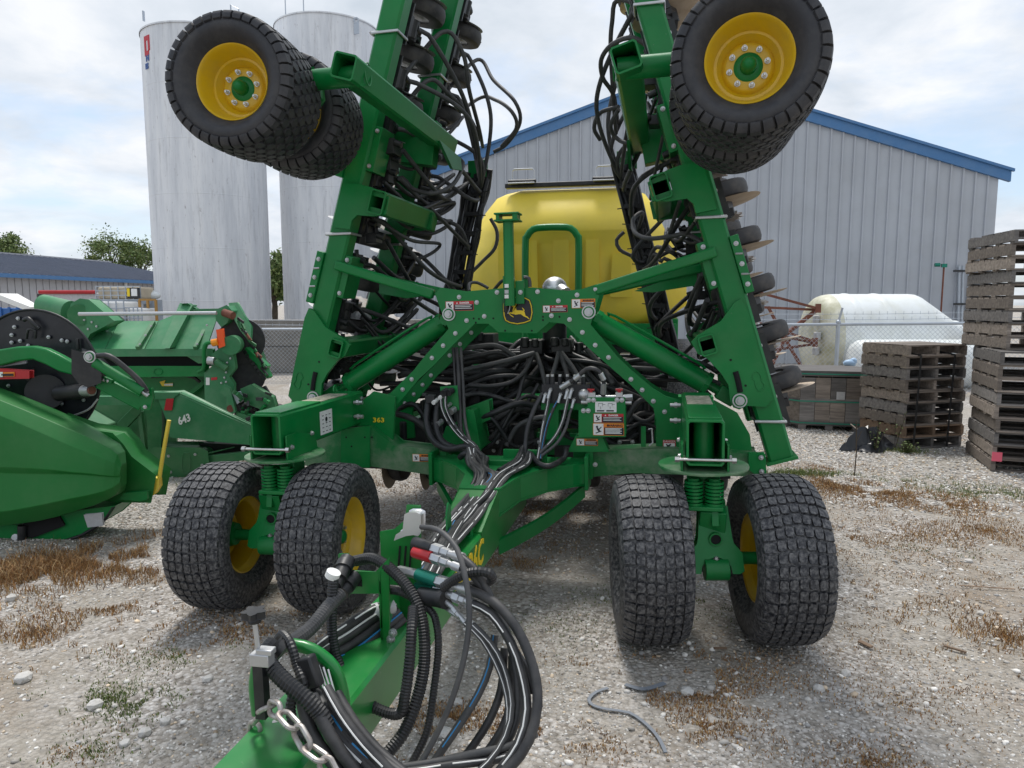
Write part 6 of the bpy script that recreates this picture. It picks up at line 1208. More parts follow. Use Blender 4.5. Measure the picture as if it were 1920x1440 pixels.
q = MB(); q.box(mp(808, 748, 4.2), (.06, .05, .05)); q.box(mp(797, 740, 4.2), (.03, .03, .02)); part(q, 'relay_box', 'black', bev=.004)
for x0, x1, y0, y1 in ((866, 895, 770, 845), (832, 860, 800, 845)):
    q = MB(); q.prism(P2([(x0+6, y0), (x1-8, y0), (x1+6, y1), (x0-10, y1)], 4.3), (0, .25, 0)); part(q, 'hinge_tower', 'green', bev=.006)
q = MB(); q.prism(P2([(866, 770), (915, 752), (918, 785), (885, 800)], 4.45), (0, .1, 0)); part(q, 'hinge_brace', 'green', bev=.006)
for x in (930, 985, 1160): q = MB(); q.beam(mp(x, 830, 4.6), mp(x+30, 830, 4.6), .04, .035); bp = part(q, 'clamp_block', 'black', bev=.004); bolts(bp, [mp(x+2, 829, 4.578), mp(x+26, 829, 4.578)])
q = MB(); q.prism(P2([(1202, 800), (1211, 800), (1211, 838), (1202, 838)], 4.2), (0, .01, 0)); lt = part(q, 'lock_tab', 'green'); q = MB(); q.tube([mp(1216, 805, 4.2), mp(1222, 803, 4.2), mp(1224, 830, 4.2), mp(1217, 836, 4.2)], .005, 6); q.build('lynch_pin', 'zinc', lt)
# --- hose booms on the wings: pipe, black bundles, droppers to the row units
def boom(s):
    A, B = V(s*1.03, 6.0, 1.15), V(s*.64, 6.0, 2.75); q = MB(); q.tube([A, B], .028, 10); bm = part(q, 'boom_pipe', 'green')
    rb = random.Random(9+s)
    for k in range(11):
        ox = rb.uniform(-.11, .09); q = MB(); P_ = [A.lerp(B, t)+V(-s*.05+ox, rb.uniform(-.09, .0), rb.uniform(-.02, .02)) for t in [i/9 for i in range(10)]]; q.tube(spline(P_, .05), rb.uniform(.018, .030), 8); q.build('loom', 'black', bm, ang=70)
    for k in range(9):
        c = A.lerp(B, .08+.1*k)+V(-s*.06, -.06, 0); q = MB(); q.box(c, (.13, .10, .035)); q.beam(c+V(s*.05, -.05, 0), c+V(-s*.12, -.06, .02*(-1)**k), .008, .008); q.build('tie_clamp', 'black', bm)
    q = MB(); q.box(B+V(-s*.02, -.05, .02), (.16, .06, .14)); hp = q.build('head_plate', 'green', bm, bev=.004)
    bolts(bm, [B+V(-s*.06, -.082, .05), B+V(-s*.06, -.082, -.01)])
    n = 0
    for Yf, zs in ((4.43, [1.29+.305*k for k in range(8)]), ((YR+.13), [1.43+.305*k for k in range(8)])):
        for z in zs:
            st = V(wx(s, z, .05), Yf+.30, z+.02); t = min(.98, max(.05, (z-1.35)/1.5+rb.uniform(-.12, .05))); en = A.lerp(B, t)+V(-s*.02, -.08, 0); inn = V(-s*1, 0, 0)
            mid = st.lerp(en, .45)+inn*rb.uniform(.10, .30)+V(0, -.15*rb.random(), rb.uniform(-.22, .02)); q = MB(); q.tube(spline([st, st+inn*.10+V(0, .06, 0), mid, en+inn*.05+V(0, -.05, -.10), en], .04), .0165, 8); o = part(q, 'seed_hose', 'hose_grey' if rb.random() < .75 else 'hose', ang=70)
            q = MB(); q.cyl(st-inn*.06, st+inn*.05, .024, 12); q.build('boot', 'black', o)
            q = MB(); q.cyl(en+inn*.02+V(0, -.02, -.05), en, .026, 12); q.build('sleeve', 'black', o)
for s in (-1, 1): boom(s)
# tangle of air lines and brackets between the wing rails
def tangle(s, n, seed):
    rb = random.Random(seed)
    for k in range(n):
        z = rb.uniform(1.25, 2.9); Ya, Yb = rb.uniform(4.5, 4.9), rb.uniform(5.2, 5.9); z2 = z+rb.uniform(-.35, .25); o1, o2 = rb.uniform(.10, .26), rb.uniform(.16, .34)
        q = MB(); q.tube(spline([V(wx(s, z, o1-.03), Ya, z), V(wx(s, z, o1+.05), (Ya+Yb)/2-.1, (z+z2)/2-rb.uniform(.05, .2)), V(wx(s, z2, o2), Yb, z2), V(wx(s, z2-.12, o2*.8), (Yb+YR)/2+.05, z2-.12), V(wx(s, z2-.1, .07), YR+.06, z2-.1)], .04), rb.uniform(.009, .018), 7); part(q, 'air_line', rb.choice(['hose', 'black', 'hose_grey']), ang=70)
    for k in range(int(n*.9)):
        z = 1.2+1.9*k/(n*.9); Y = rb.choice([4.52, 4.6, 5.38, 5.45]); c = V(wx(s, z, rb.uniform(.10, .20)), Y, z); q = MB(); q.box(c, (rb.uniform(.06, .12), rb.uniform(.08, .16), rb.uniform(.05, .12))); q.cyl(c+V(-s*.05, -.06, .02), c+V(-s*.10, -.06, .0), rb.uniform(.018, .03), 10); q.cyl(c+V(0, .04, 0), c+V(0, .04, .09), .016, 8); part(q, 'valve_body', 'black', bev=.004)
tangle(-1, 26, 51); tangle(1, 18, 52)
# looping hoses beside the wings
def ub(s, Yf, k): z = (.98 if Yf < 5 else 1.12)+.305*k; return V(wx(s, z, .05), Yf+.28, z+.02)
for pts in ([ub(-1, 4.43, 7), (830, 60, 4.95), (868, 100, 5.05), (880, 170, 5.2), (898, 240, 5.6), (905, 275, 5.9)], [ub(-1, 4.43, 6), (800, 152, 4.9), (840, 175, 5.05), (880, 220, 5.4), (900, 262, 5.8)], [ub(-1, (YR+.13), 7), (895, 112, 6.1), (925, 150, 6.0), (965, 190, 5.8), (975, 230, 5.9), (950, 270, 6.0), (925, 285, 6.0)], [ub(-1, (YR+.13), 6), (895, 186, 6.1), (930, 188, 6.0), (960, 210, 5.8), (968, 240, 5.9), (940, 275, 6.0)],
            [ub(-1, 4.43, 4), (745, 335, 4.85), (775, 355, 4.9), (815, 362, 4.9), (850, 345, 5.1), (868, 310, 5.3), (862, 298, 5.4)], [(920, 410, 6.0), (932, 435, 6.0), (928, 465, 6.0), (905, 490, 6.0), (885, 510, 6.0)],
            [ub(1, 4.43, 8), (1158, 0, 4.9), (1148, 40, 5.0), (1145, 90, 5.1), (1150, 180, 5.3), (1155, 250, 5.6)], [ub(1, 4.43, 7), (1190, 72, 4.7), (1150, 82, 4.75), (1128, 110, 4.9), (1130, 145, 5.1), (1150, 178, 5.3), (1158, 230, 5.6)], [(1160, 200, 5.3), (1125, 212, 5.4), (1114, 240, 5.5), (1125, 262, 5.6)], [(1160, 205, 5.2), (1145, 235, 5.3), (1155, 258, 5.4), (1180, 268, 5.3), (1240, 258, 4.95), ub(1, 4.43, 5)],
            [(1170, 435, 6.0), (1156, 450, 6.0), (1162, 468, 6.0), (1185, 480, 6.0)], [V(.70, 5.95, 2.2), (1205, 400, 5.6), (1188, 410, 5.4), (1190, 435, 5.2), (1215, 447, 5.0), (1260, 443, 4.85), (1290, 440, 4.8), ub(1, 4.43, 3)], [V(.76, 5.95, 1.85), (1225, 470, 5.7), (1240, 464, 5.5), (1262, 475, 5.4), (1280, 482, 5.6), ub(1, (YR+.13), 2)], [V(.77, 5.95, 1.8), (1226, 478, 5.7), (1240, 490, 5.5), (1262, 492, 5.5), ub(1, (YR+.13), 1)], [(880, 546, 4.6), (880, 532, 4.7), (895, 530, 4.8), (915, 540, 4.8)], [(925, 545, 4.6), (940, 528, 4.5), (955, 522, 4.4)], [(982, 520, 4.3), (992, 522, 4.3), (994, 538, 4.3)]):
    hose(pts, .0155 if isinstance(pts[0], Vector) or pts[0][1] < 500 else .011, 'hose_grey')
hose([(948, 528, 4.26), (948, 545, 4.25), (951, 560, 4.25), (956, 575, 4.25), (952, 588, 4.26)], .004, 'hub_grey', name='wire')
q = MB(); q.beam(mp(950, 540, 4.22), mp(948, 585, 4.24), .022, .02, up=(0, 1, 0)); cn = part(q, 'mast_connector', 'black', bev=.003)
for y in (536, 547, 556): q = MB(); q.box(mp(950, y, 4.208), (.024, .008, .022)); q.build('tape_band', 'decal_white' if y != 547 else 'hub_grey', cn)

# ------------------------------------------------------------------ badge, safety labels, numbers
def badge():
    Yb = Y0-.0015
    sh = [(945, 561.5), (955, 559), (970, 556.5), (985, 559), (993, 563), (996.5, 574), (998, 586), (996, 596), (994.5, 601), (984, 605), (970, 607.5), (956, 605), (948, 601), (945, 592), (944, 580), (944, 570)]
    def sc(k): return [(970.8+(x-970.8)*k, 582+(y-582)*k) for x, y in sh]
    q = MB(); q.prism(P2(sc(1.07), Yb), (0, -.0012, 0)); b = q.build('badge', 'decal_black', front_plate)
    q = MB(); pts = P2(sc(.985), Yb-.002); q.tube(pts+[pts[0]], .0032, 5, caps=False); q.build('badge_rim', 'decal_yellow', front_plate)
    f = lambda L: P2([(930+x*80/1646, 545+y*70/1440) for x, y in L], Yb-.0014)
    deer = [(605, 632), (612, 612), (660, 585), (735, 570), (765, 565), (790, 575), (840, 578), (872, 540), (850, 545), (800, 548), (782, 560), (785, 600), (775, 650), (785, 740), (830, 758), (960, 760), (1040, 770), (1062, 755), (1000, 660), (1015, 650), (1075, 700), (1098, 750), (1108, 772), (1085, 795), (1115, 860), (1138, 965), (1205, 990), (1280, 1075), (1290, 1110), (1262, 1095), (1195, 1040), (1060, 985), (960, 905), (880, 905), (760, 925), (640, 900), (540, 880), (530, 900), (620, 960), (685, 1010), (670, 1035), (645, 1015), (560, 960), (500, 900), (480, 875), (490, 850), (530, 838), (600, 830), (645, 815), (640, 770), (665, 650), (690, 612), (650, 615)]
    q = MB(); q.prism(f(deer), (0, -.0012, 0)); q.build('leaping_deer', 'decal_yellow', front_plate)
    ant = [(770, 575), (752, 545), (770, 510), (760, 495), (690, 505), (620, 530), (580, 528), (600, 515), (625, 500), (605, 470), (620, 470), (645, 495), (690, 490), (680, 450), (640, 432), (655, 425), (700, 445), (720, 485), (770, 480), (775, 440), (745, 400), (765, 395), (795, 435), (802, 480), (785, 520), (790, 560)]
    q = MB(); q.prism(f(ant), (0, -.0012, 0)); q.build('antler', 'decal_yellow', front_plate)
badge()
def safety(par, x0, y0, x1, y1, Y, kind, pic_w=.28, pic_left=True, n_lines=3, title=True):
    """safety label: coloured border, pictogram, header word, lines of small print"""
    a, b = mp(x0, y1, Y), mp(x1, y0, Y); w, h = b.x-a.x, b.z-a.z; col = {'DANGER': 'decal_red', 'WARNING': 'decal_orange'}[kind]
    R_ = lambda u0, v0, u1, v1, d, m_, nm: (lambda q: (q.prism([V(a.x+w*u0, Y-d, a.z+h*v0), V(a.x+w*u1, Y-d, a.z+h*v0), V(a.x+w*u1, Y-d, a.z+h*v1), V(a.x+w*u0, Y-d, a.z+h*v1)], (0, -.0006, 0)), q.build(nm, m_, par)))(MB())
    R_(0, 0, 1, 1, .001, col, 'safety_label'); R_(.015, .04, pic_w, .96, .0018, 'decal_white', 'pictogram_field'); R_(pic_w+.02, .05, .985, .66, .0018, 'decal_black', 'text_field')
    q = MB(); cx, cz = a.x+w*(pic_w*.5), a.z+h*.48
    q.sphere((cx-.1*h, Y-.003, cz+.22*h), h*.09, 8, 5, (1, .1, 1)); q.beam((cx-.08*h, Y-.0028, cz+.12*h), (cx+.10*h, Y-.0028, cz-.16*h), .0008, h*.16, up=(0, 0, 1)); q.beam((cx-.2*h, Y-.0028, cz-.3*h), (cx+.25*h, Y-.0028, cz-.12*h), .0008, h*.07); q.beam((cx+.05*h, Y-.0028, cz), (cx+.26*h, Y-.0028, cz+.22*h), .0008, h*.08); q.build('pictogram', 'decal_black', par)
    q = MB()
    for k in range(n_lines): z = a.z+h*(.55-.5*k/n_lines); q.prism([V(a.x+w*(pic_w+.06), Y-.0026, z), V(a.x+w*(.93-.05*(k % 2)), Y-.0026, z), V(a.x+w*(.93-.05*(k % 2)), Y-.0026, z+h*.06), V(a.x+w*(pic_w+.06), Y-.0026, z+h*.06)], (0, -.0004, 0))
    q.build('small_print', 'decal_white', par)
    if title: text_obj('label_word', kind, h*.26, 'decal_white' if kind == 'DANGER' else 'decal_black', par, V(a.x+w*(pic_w+1)/2+h*.1, Y-.0022, a.z+h*.81), (1, 0, 0), (0, 0, 1), .0004, bold=.0006)
    q = MB(); c = V(a.x+w*(pic_w+.10), Y-.0022, a.z+h*.74); q.prism([c, c+V(h*.2, 0, 0), c+V(h*.1, 0, h*.17)], (0, -.0006, 0)); q.build('alert_mark', 'decal_white' if kind == 'DANGER' else 'decal_black', par)
safety(front_plate, 836, 564, 888, 583, Y0, 'DANGER'); safety(front_plate, 1018, 572, 1064, 586, Y0, 'DANGER'); safety(front_plate, 1072, 560, 1116, 578, Y0, 'WARNING', .36)
safety(cb_, 1113, 776, 1169, 792, 4.10, 'DANGER', .27); safety(cb_, 1112, 794, 1170, 816, 4.10, 'WARNING', .34, n_lines=5)
q = MB(); q.prism(P2([(1116, 753), (1156, 753), (1156, 773), (1116, 773)], 4.099), (0, -.0008, 0)); q.build('diagram_label', 'decal_white', cb_)
q = MB()
for x in (1126, 1144):
    for (u0, v0, u1, v1) in ((-4, 3, 4, 3.6), (-4, 3, -3.5, 9), (3.5, 3, 4, 9), (-.3, 9, .3, 14), (4, 5, 9, 5.6), (-7, 16, 7, 18.5)): q.prism(P2([(x+u0, 753+v0), (x+u1, 753+v0), (x+u1, 753+v1), (x+u0, 753+v1)], 4.0975), (0, -.0006, 0))
q.build('diagram', 'decal_black', cb_)
anc = [o for o in AD.children if o.name.startswith('main_beam')]
safety(anc[0], 774, 852, 809, 865, 4.2, 'WARNING', .36); safety(anc[1], 1081, 823, 1121, 835, 4.139, 'WARNING', .36)
a_, b_ = P2([(1243, 825), (1267, 851)], Y0-.002); q = MB(); q.prism(P2([(1243, 825), (1267, 825), (1267, 851), (1243, 851)], Y0-.001), (0, -.0008, 0)); sl_ = q.build('safety_label', 'decal_red', front_plate)
q = MB(); q.prism(P2([(1244.5, 831), (1265.5, 831), (1265.5, 842), (1244.5, 842)], Y0-.0022), (0, -.0006, 0)); q.build('pictogram_field', 'decal_white', front_plate); q = MB(); q.prism(P2([(1244.5, 843), (1265.5, 843), (1265.5, 850), (1244.5, 850)], Y0-.0022), (0, -.0006, 0)); q.build('text_field', 'decal_black', front_plate)
text_obj('label_word', 'DANGER', .018, 'decal_white', front_plate, mp(1255, 828, Y0-.0024), (1, 0, 0), (0, 0, 1), .0003); q = MB(); q.beam(mp(1248, 840, Y0-.003), mp(1258, 833, Y0-.003), .0006, .010); q.beam(mp(1249, 833, Y0-.003), mp(1258, 841, Y0-.003), .0006, .008); q.build('pictogram', 'decal_black', front_plate)
text_obj('lettering', '363', .042, 'decal_yellow', front_plate, mp(710, 788, 4.266), (1, 0, 0), (0, 0, 1), .0006, bold=.001, sx=1.3)
# spec plate on the left castor arm (its right-hand side)
arms = [o for o in AD.children if o.name.startswith('castor_arm')]; la = arms[1]; xs = -1.10+.084+.0012
yy0, yy1 = mx_(600, 790, xs).y, mx_(623, 790, xs).y; z0, z1 = mx_(611, 813, xs).z, mx_(611, 769, xs).z
q = MB(); q.prism([V(xs, yy0, z0), V(xs, yy1, z0), V(xs, yy1, z1), V(xs, yy0, z1)], (.0008, 0, 0)); q.build('spec_label', 'decal_white', la)
q = MB()
for k in range(5):
    for j in range(3): y = yy0+(yy1-yy0)*(.15+.28*j); z = z0+(z1-z0)*(.12+.17*k); q.box((xs+.0014, y+.012, z), (.0008, .020, .004))
q.cyl(V(xs+.001, (yy0+yy1)/2, z0+(z1-z0)*.62), V(xs+.002, (yy0+yy1)/2, z0+(z1-z0)*.62), .014, 12); q.build('spec_print', 'decal_black', la)
bolts(la, [V(xs, mx_(678, 757, xs).y, z) for z in (.93, 1.04)], rot=Matrix.Rotation(R(90), 3, 'Y'))
for z in (.94, 1.03):
    q = MB(); q.cyl(V(-1.01, 4.16, z), V(-.95, 4.16, z), .012, 10); q.cyl(V(-.99, 4.16, z), V(-.975, 4.16, z), .018, 6); q.build('stud', 'zinc', la); q = MB(); q.cyl(V(1.01, 4.16, z), V(.95, 4.16, z), .012, 10); q.cyl(V(.99, 4.16, z), V(.975, 4.16, z), .018, 6); q.build('stud', 'zinc', arms[0])
q = MB(); c = V(-1.08, 4.05, 1.095); q.tube([c+V(.0, .02*math.cos(a), .025+.03*math.sin(a)) for a in [math.pi*k/8-.3 for k in range(10)]], .005, 6); q.build('lifting_eye', 'green', la)

# ------------------------------------------------------------------ yellow commodity cart behind
CT = empty('commodity_cart', (-1.02, 8.0, 0)); tag(CT, 'yellow commodity cart tank with green handrail standing behind the drill', 'seed cart')
def chamf(hw, yf, yb, ch, z): return [(-hw+ch, yf, z), (hw-ch, yf, z), (hw, yf+ch, z), (hw, yb, z), (-hw, yb, z), (-hw, yf+ch, z)]
lev = [(1.28, .80, 7.75, .25), (1.45, 1.02, 7.50, .28), (1.62, 1.26, 7.42, .34), (1.95, 1.24, 7.38, .36), (2.25, 1.10, 7.32, .36), (2.36, 1.03, 7.27, .36), (2.42, 1.00, 7.265, .36), (2.62, .91, 7.40, .30), (2.78, .80, 7.54, .24), (2.83, .70, 7.62, .20), (2.845, .64, 7.70, .16)]
q = MB(); rg = [[V(x, y-8.0, z) for x, y, z in chamf(hw, yf, 9.6, ch, zz)] for zz, hw, yf, ch in lev]
for r_ in rg: q.v += [tuple(p) for p in r_]
for i in range(len(rg)-1): q.f += [(i*6+k, i*6+(k+1) % 6, (i+1)*6+(k+1) % 6, (i+1)*6+k) for k in range(6)]
q.f += [tuple(range(6))[::-1], tuple(range((len(rg)-1)*6, len(rg)*6))]; q.mi = [0]*len(q.f); tk = q.build('tank', 'yellow_tank', CT, bev=.022, ang=80)
for x, w_ in ((-.33, .10), (-.02, .14), (.30, .11), (-.62, .09)):
    q = MB(); q.prism([V(x-w_/2, 7.36-8, 1.55), V(x+w_/2, 7.36-8, 1.55), V(x+w_/2*.85, 7.29-8, 2.26), V(x-w_/2*.85, 7.29-8, 2.26)], (0, .10, 0)); q.build('tank_rib', 'yellow_tank', tk, bev=.02)
q = MB(); q.prism([V(.50, 7.36-8, 1.72), V(.68, 7.36-8, 1.72), V(.66, 7.315-8, 2.12), V(.52, 7.315-8, 2.12)], (0, .1, 0)); q.build('tank_panel', 'yellow_tank', tk, bev=.02)
q = MB(); q.tube(spline([V(-.36, -.86, 1.2), V(-.36, -.86, 2.18), V(-.345, -.86, 2.30), V(-.28, -.86, 2.375), V(-.18, -.86, 2.39), V(.0, -.86, 2.39), V(.10, -.86, 2.375), V(.165, -.86, 2.30), V(.18, -.86, 2.18), V(.18, -.86, 1.2)], .05), .035, 14); q.build('handrail', 'green', CT)
q = MB(); q.beam(V(-.66, -.42, 2.875), V(.66, -.42, 2.875), .10, .05); lidr = q.build('lid_rail', 'black', CT, bev=.01)
for x in (-.47, .42):
    q = MB(); q.box((x, -.47, 2.90), (.26, .08, .035)); q.cyl((x-.15, -.48, 2.915), (x+.15, -.48, 2.915), .018, 10); lt_ = q.build('lid_latch', 'black', lidr, bev=.004)
    q = MB(); q.tube([V(x-.12, -.42, 2.92), V(x-.12, -.42, 3.03), V(x-.10, -.42, 3.05), V(x+.10, -.42, 3.05), V(x+.12, -.42, 3.03), V(x+.12, -.42, 2.92)], .008, 8); q.build('grab_handle', 'zinc', lidr)
    q = MB(); q.cyl((x-.14, -.53, 2.888), (x+.14, -.53, 2.888), .008, 8); q.build('latch_rod', 'zinc', lidr)
for s in (-1, 1):
    q = MB(); q.beam(V(s*.95, -.4, .8), V(s*.95, 1.8, .8), .12, .2); q.build('chassis_rail', 'green', CT, bev=.006); q = MB(); q.box((s*1.12, .0, 1.35), (.10, .9, .26)); q.build('side_panel', 'green', CT, bev=.01)
    for k in range(3): q = MB(); q.beam(V(s*1.0, -.3+.8*k, .8), V(s*1.05, -.3+.8*k, 1.5), .08, .08, up=(0, 1, 0)); q.build('support_leg', 'green', CT)
    q = MB(); q.lathe([(.2, -.2), (.40, -.24), (.55, -.22), (.60, -.12), (.60, .12), (.55, .22), (.40, .24), (.2, .2)], (s*1.2, 1.1, .6), 'x', 36); q.build('tyre', 'rubber', CT)
q = MB(); q.beam(V(-1.0, -.5, 1.32), V(1.15, -.5, 1.32), .10, .22); q.build('front_beam', 'green', CT, bev=.006)
q = MB(); q.prism([V(-.8, -.45, .55), V(.8, -.45, .55), V(1.0, -.45, 1.3), V(-1.0, -.45, 1.3)], (0, 1.6, 0)); q.build('hopper_bottom', 'black', CT, bev=.02)

# ------------------------------------------------------------------ harvester headers parked at left
class Thing:
    def __init__(s, name, label, cat, base):
        s.o = empty(name, (base.x, base.y, 0)); tag(s.o, label, cat); s.b = Vector((base.x, base.y, 0))
    def p(s, x, y, d): return W(x, y, d)-s.b
    def prism(s, pts, d, th, name, m, bev=.004, par=None):
        q = MB(); q.prism([s.p(x, y, d) for x, y in pts], FH*th); return q.build(name, m, par or s.o, bev=bev)
    def slab(s, pts, th, name, m, bev=.004, par=None, dirn=None):   # points with a depth each
        q = MB(); q.prism([s.p(*a) for a in pts], (dirn or FH)*th); return q.build(name, m, par or s.o, bev=bev)
    def bar(s, a, b, w, h, name, m, bev=.004, par=None): q = MB(); q.beam(s.p(*a), s.p(*b), w, h); return q.build(name, m, par or s.o, bev=bev)
    def rod(s, a, b, r, name, m, n=14, par=None, r1=None): q = MB(); q.cyl(s.p(*a), s.p(*b), r, n, r1=r1); return q.build(name, m, par or s.o)
    def tube(s, pts, r, name, m, par=None, n=10): q = MB(); q.tube(spline([s.p(*a) for a in pts], .03), r, n); return q.build(name, m, par or s.o, ang=60)
    def bolts(s, pts, d, par, me=None):
        for x, y in pts: link('bolt', me or BOLT, par, s.p(x, y, d), Matrix((RH, Vector((0, 0, 1)), -FH)).transposed())
# --- nearest header: plastic end shield, black reel disc, arm, divider with yellow tip
N = Thing('grain_header', 'green grain header with smooth plastic end shield and black reel disc at the left edge', 'header', W(60, 1000, 4.8))
cols = [(-260, (668, 690, 785, 800, 900, 968), 1.0), (-120, (708, 729, 838, 850, 935, 980), 1.0), (0, (750, 770, 868, 880, 952, 985), 1.0), (40, (766, 786, 869, 882, 948, 980), 1.0), (80, (783, 803, 871, 883, 941, 974), 1.0), (115, (798, 819, 874, 883, 934, 966), .96), (150, (813, 835, 879, 884, 927, 955), .86), (180, (827, 848, 883, 887, 922, 946), .70), (205, (840, 859, 887, 890, 916, 935), .6), (220, (852, 866, 890, 892, 910, 926), .42), (229, (872, 878, 891, 893, 902, 910), .2)]
offs = (.0, .08, .115, .085, .13, .03); q = MB(); nr = 6
for x, ys, k in cols:
    for y, o in zip(ys, offs): q.v.append(tuple(N.p(x, y, 4.78)-FH*(o*k)))
for x, ys, k in cols:
    for y in ys: q.v.append(tuple(N.p(x, y, 4.80)+FH*(.22*k+.01)))
nc = len(cols); B_ = nc*nr
for i in range(nc-1):
    for j in range(nr-1): a = i*nr+j; q.f += [(a, a+1, a+nr+1, a+nr), (B_+a, B_+a+nr, B_+a+nr+1, B_+a+1)]
    q.f += [(i*nr, (i+1)*nr, B_+(i+1)*nr, B_+i*nr), (i*nr+nr-1, B_+i*nr+nr-1, B_+(i+1)*nr+nr-1, (i+1)*nr+nr-1)]
q.f += [tuple(j for j in range(nr))+tuple(B_+j for j in reversed(range(nr))), tuple((nc-1)*nr+j for j in reversed(range(nr)))+tuple(B_+(nc-1)*nr+j for j in range(nr))]; q.mi = [0]*len(q.f)
shd = q.build('end_shield', 'green_plastic', N.o, ang=42); sm = shd.modifiers.new('bevel', 'BEVEL'); sm.width = .018; sm.segments = 3; sm.limit_method = 'ANGLE'; sm.angle_limit = R(9)
N.prism([(100, 795), (150, 812), (207, 820), (224, 838), (240, 862), (283, 895), (276, 934), (217, 933), (150, 925), (100, 900)], 4.98, .22, 'divider_nose', 'green_plastic', bev=.035)
N.prism([(232, 925), (275, 922), (276, 936), (262, 939), (225, 936)], 4.93, .03, 'nose_plate', 'green', bev=.003)
tipo = N.prism([(282, 894), (297, 899), (298, 912), (290, 925), (274, 936), (270, 932), (284, 915), (286, 905)], 5.00, .045, 'divider_tip', 'yellow_tip', bev=.004)
N.tube([(296, 912, 5.02), (299, 895, 5.02), (306, 850, 5.02), (317, 788, 5.02)], .0145, 'divider_rod', 'yellow_tip', par=tipo)
sk = N.prism([(-120, 1000), (0, 986), (60, 985), (110, 968), (150, 958), (212, 950), (205, 962), (188, 978), (150, 1000), (110, 1013), (60, 1024), (0, 1031), (-120, 1040)], 4.85, .30, 'skid_frame', 'green', bev=.006)
N.tube([(-100, 1044, 4.86), (0, 1034, 4.86), (60, 1027, 4.86), (112, 1016, 4.86), (155, 1002, 4.86), (192, 978, 4.86), (213, 950, 4.86)], .012, 'skid_edge', 'black', par=sk)
N.prism([(45, 975), (110, 968), (120, 985), (60, 1008), (45, 1005)], 4.83, .03, 'skid_gap', 'dark', par=sk); N.rod((28, 1007, 4.84), (28, 1007, 4.81), .022, 'skid_bolt', 'zinc', 8, par=sk); N.rod((42, 985, 4.82), (42, 1010, 4.82), .030, 'skid_spring', 'black', par=sk)
N.prism([(158, 966), (190, 963), (192, 985), (165, 988)], 4.83, .02, 'skid_label', 'hub_grey', par=sk)
# reel disc
cd_ = N.p(68, 705, 5.3); q = MB(); n_ = 64; rad = .495
pts = [cd_+RH*(rad*.97*math.cos(2*math.pi*k/n_))+Vector((0, 0, rad*math.sin(2*math.pi*k/n_))) for k in range(n_)]; q.prism(pts, FH*.012); dsc = q.build('reel_disc', 'black_gloss', N.o, bev=.003)
q = MB(); q.tube([p-FH*.004 for p in pts]+[pts[0]-FH*.004], .009, 6, caps=False); q.build('disc_rim', 'black', dsc)
rb = random.Random(4)
N.bolts([(34, 597), (27, 613), (116, 590+48), (53, 666-18), (38, 639), (22, 628), (91, 632), (16, 723), (50, 752), (58, 748), (94, 757), (110, 751), (116, 757), (84, 770), (83, 781), (105, 784), (66, 721), (84, 735+10), (157, 750), (172, 670), (22, 642), (126, 640)], 5.285, dsc)
N.tube([(45, 600, 5.26), (53, 597, 5.25), (62, 606, 5.25), (74, 616, 5.26)], .016, 'disc_bracket', 'black', par=dsc); N.tube([(50, 635, 5.26), (53, 618, 5.25), (66, 620, 5.25), (66, 634, 5.26)], .010, 'disc_bracket', 'black', par=dsc)
N.tube([(122, 780, 5.27), (128, 782, 5.25), (165, 768, 5.25), (183, 748, 5.27)], .007, 'edge_strap', 'zinc', par=dsc); N.bar((145, 635, 5.27), (147, 655, 5.27), .02, .02, 'disc_bracket', 'black', par=dsc); N.bar((30, 745, 5.27), (34, 760, 5.27), .03, .01, 'disc_bracket', 'black', par=dsc)
N.rod((85, 735, 5.29), (85, 735, 5.22), .13, 'disc_boss', 'black', 24, par=dsc); N.rod((110, 738, 5.2), (160, 733, 5.1), .055, 'drive_motor', 'black', 18, par=dsc); N.rod((155, 733, 5.09), (172, 732, 5.05), .040, 'motor_end', 'zinc', 18, par=dsc); N.rod((166, 732, 5.055), (173, 732, 5.04), .028, 'motor_port', 'rust', 16, par=dsc)
# reel shaft and bats behind the disc
for k in range(6):
    a = 2*math.pi*k/6+.4; c = cd_+RH*(.40*math.cos(a))+Vector((0, 0, .40*math.sin(a)))+FH*.02; q = MB(); q.cyl(c, c+FH*.5-RH*.8, .022, 8); q.build('reel_bat', 'black', N.o)
q = MB(); q.cyl(cd_+FH*.01, cd_+FH*.6-RH*.9, .06, 14); q.build('reel_shaft', 'black', N.o)
arm = [(-160, 668, 668+34), (-60, 660, 692), (0, 655, 686), (30, 650, 678), (60, 649, 674), (85, 654, 684), (110, 666, 697), (138, 682, 704)]; q = MB()
for x, a, b in arm:
    for o in (0, .07): q.v += [tuple(N.p(x, a, 5.02)+FH*o), tuple(N.p(x, b, 5.02)+FH*o)]
for i in range(len(arm)-1): a = i*4; q.f += [(a, a+1, a+5, a+4), (a+2, a+6, a+7, a+3), (a, a+4, a+6, a+2), (a+1, a+3, a+7, a+5)]
q.f += [(0, 2, 3, 1), (28, 29, 31, 30)]; q.mi = [0]*len(q.f); ra = q.build('reel_arm', 'green', N.o, bev=.012, ang=50)
N.prism([(138, 660), (165, 668), (186, 690), (186, 715), (165, 722), (150, 716), (138, 700)], 4.98, .12, 'arm_head', 'black', bev=.015); N.bolts([(169, 669)], 4.975, ra, BIGBOLT)
N.rod((178, 680, 5.0), (268, 735, 5.02), .036, 'tilt_cylinder', 'green', 18); N.rod((262, 731, 5.02), (278, 742, 5.03), .016, 'cylinder_rod', 'zinc')
ar2 = N.bar((188, 715, 5.08), (270, 758, 5.10), .06, .10, 'lift_arm', 'green', bev=.008); N.bar((190, 706, 5.05), (212, 716, 5.05), .04, .03, 'arm_lug', 'green', par=ar2)
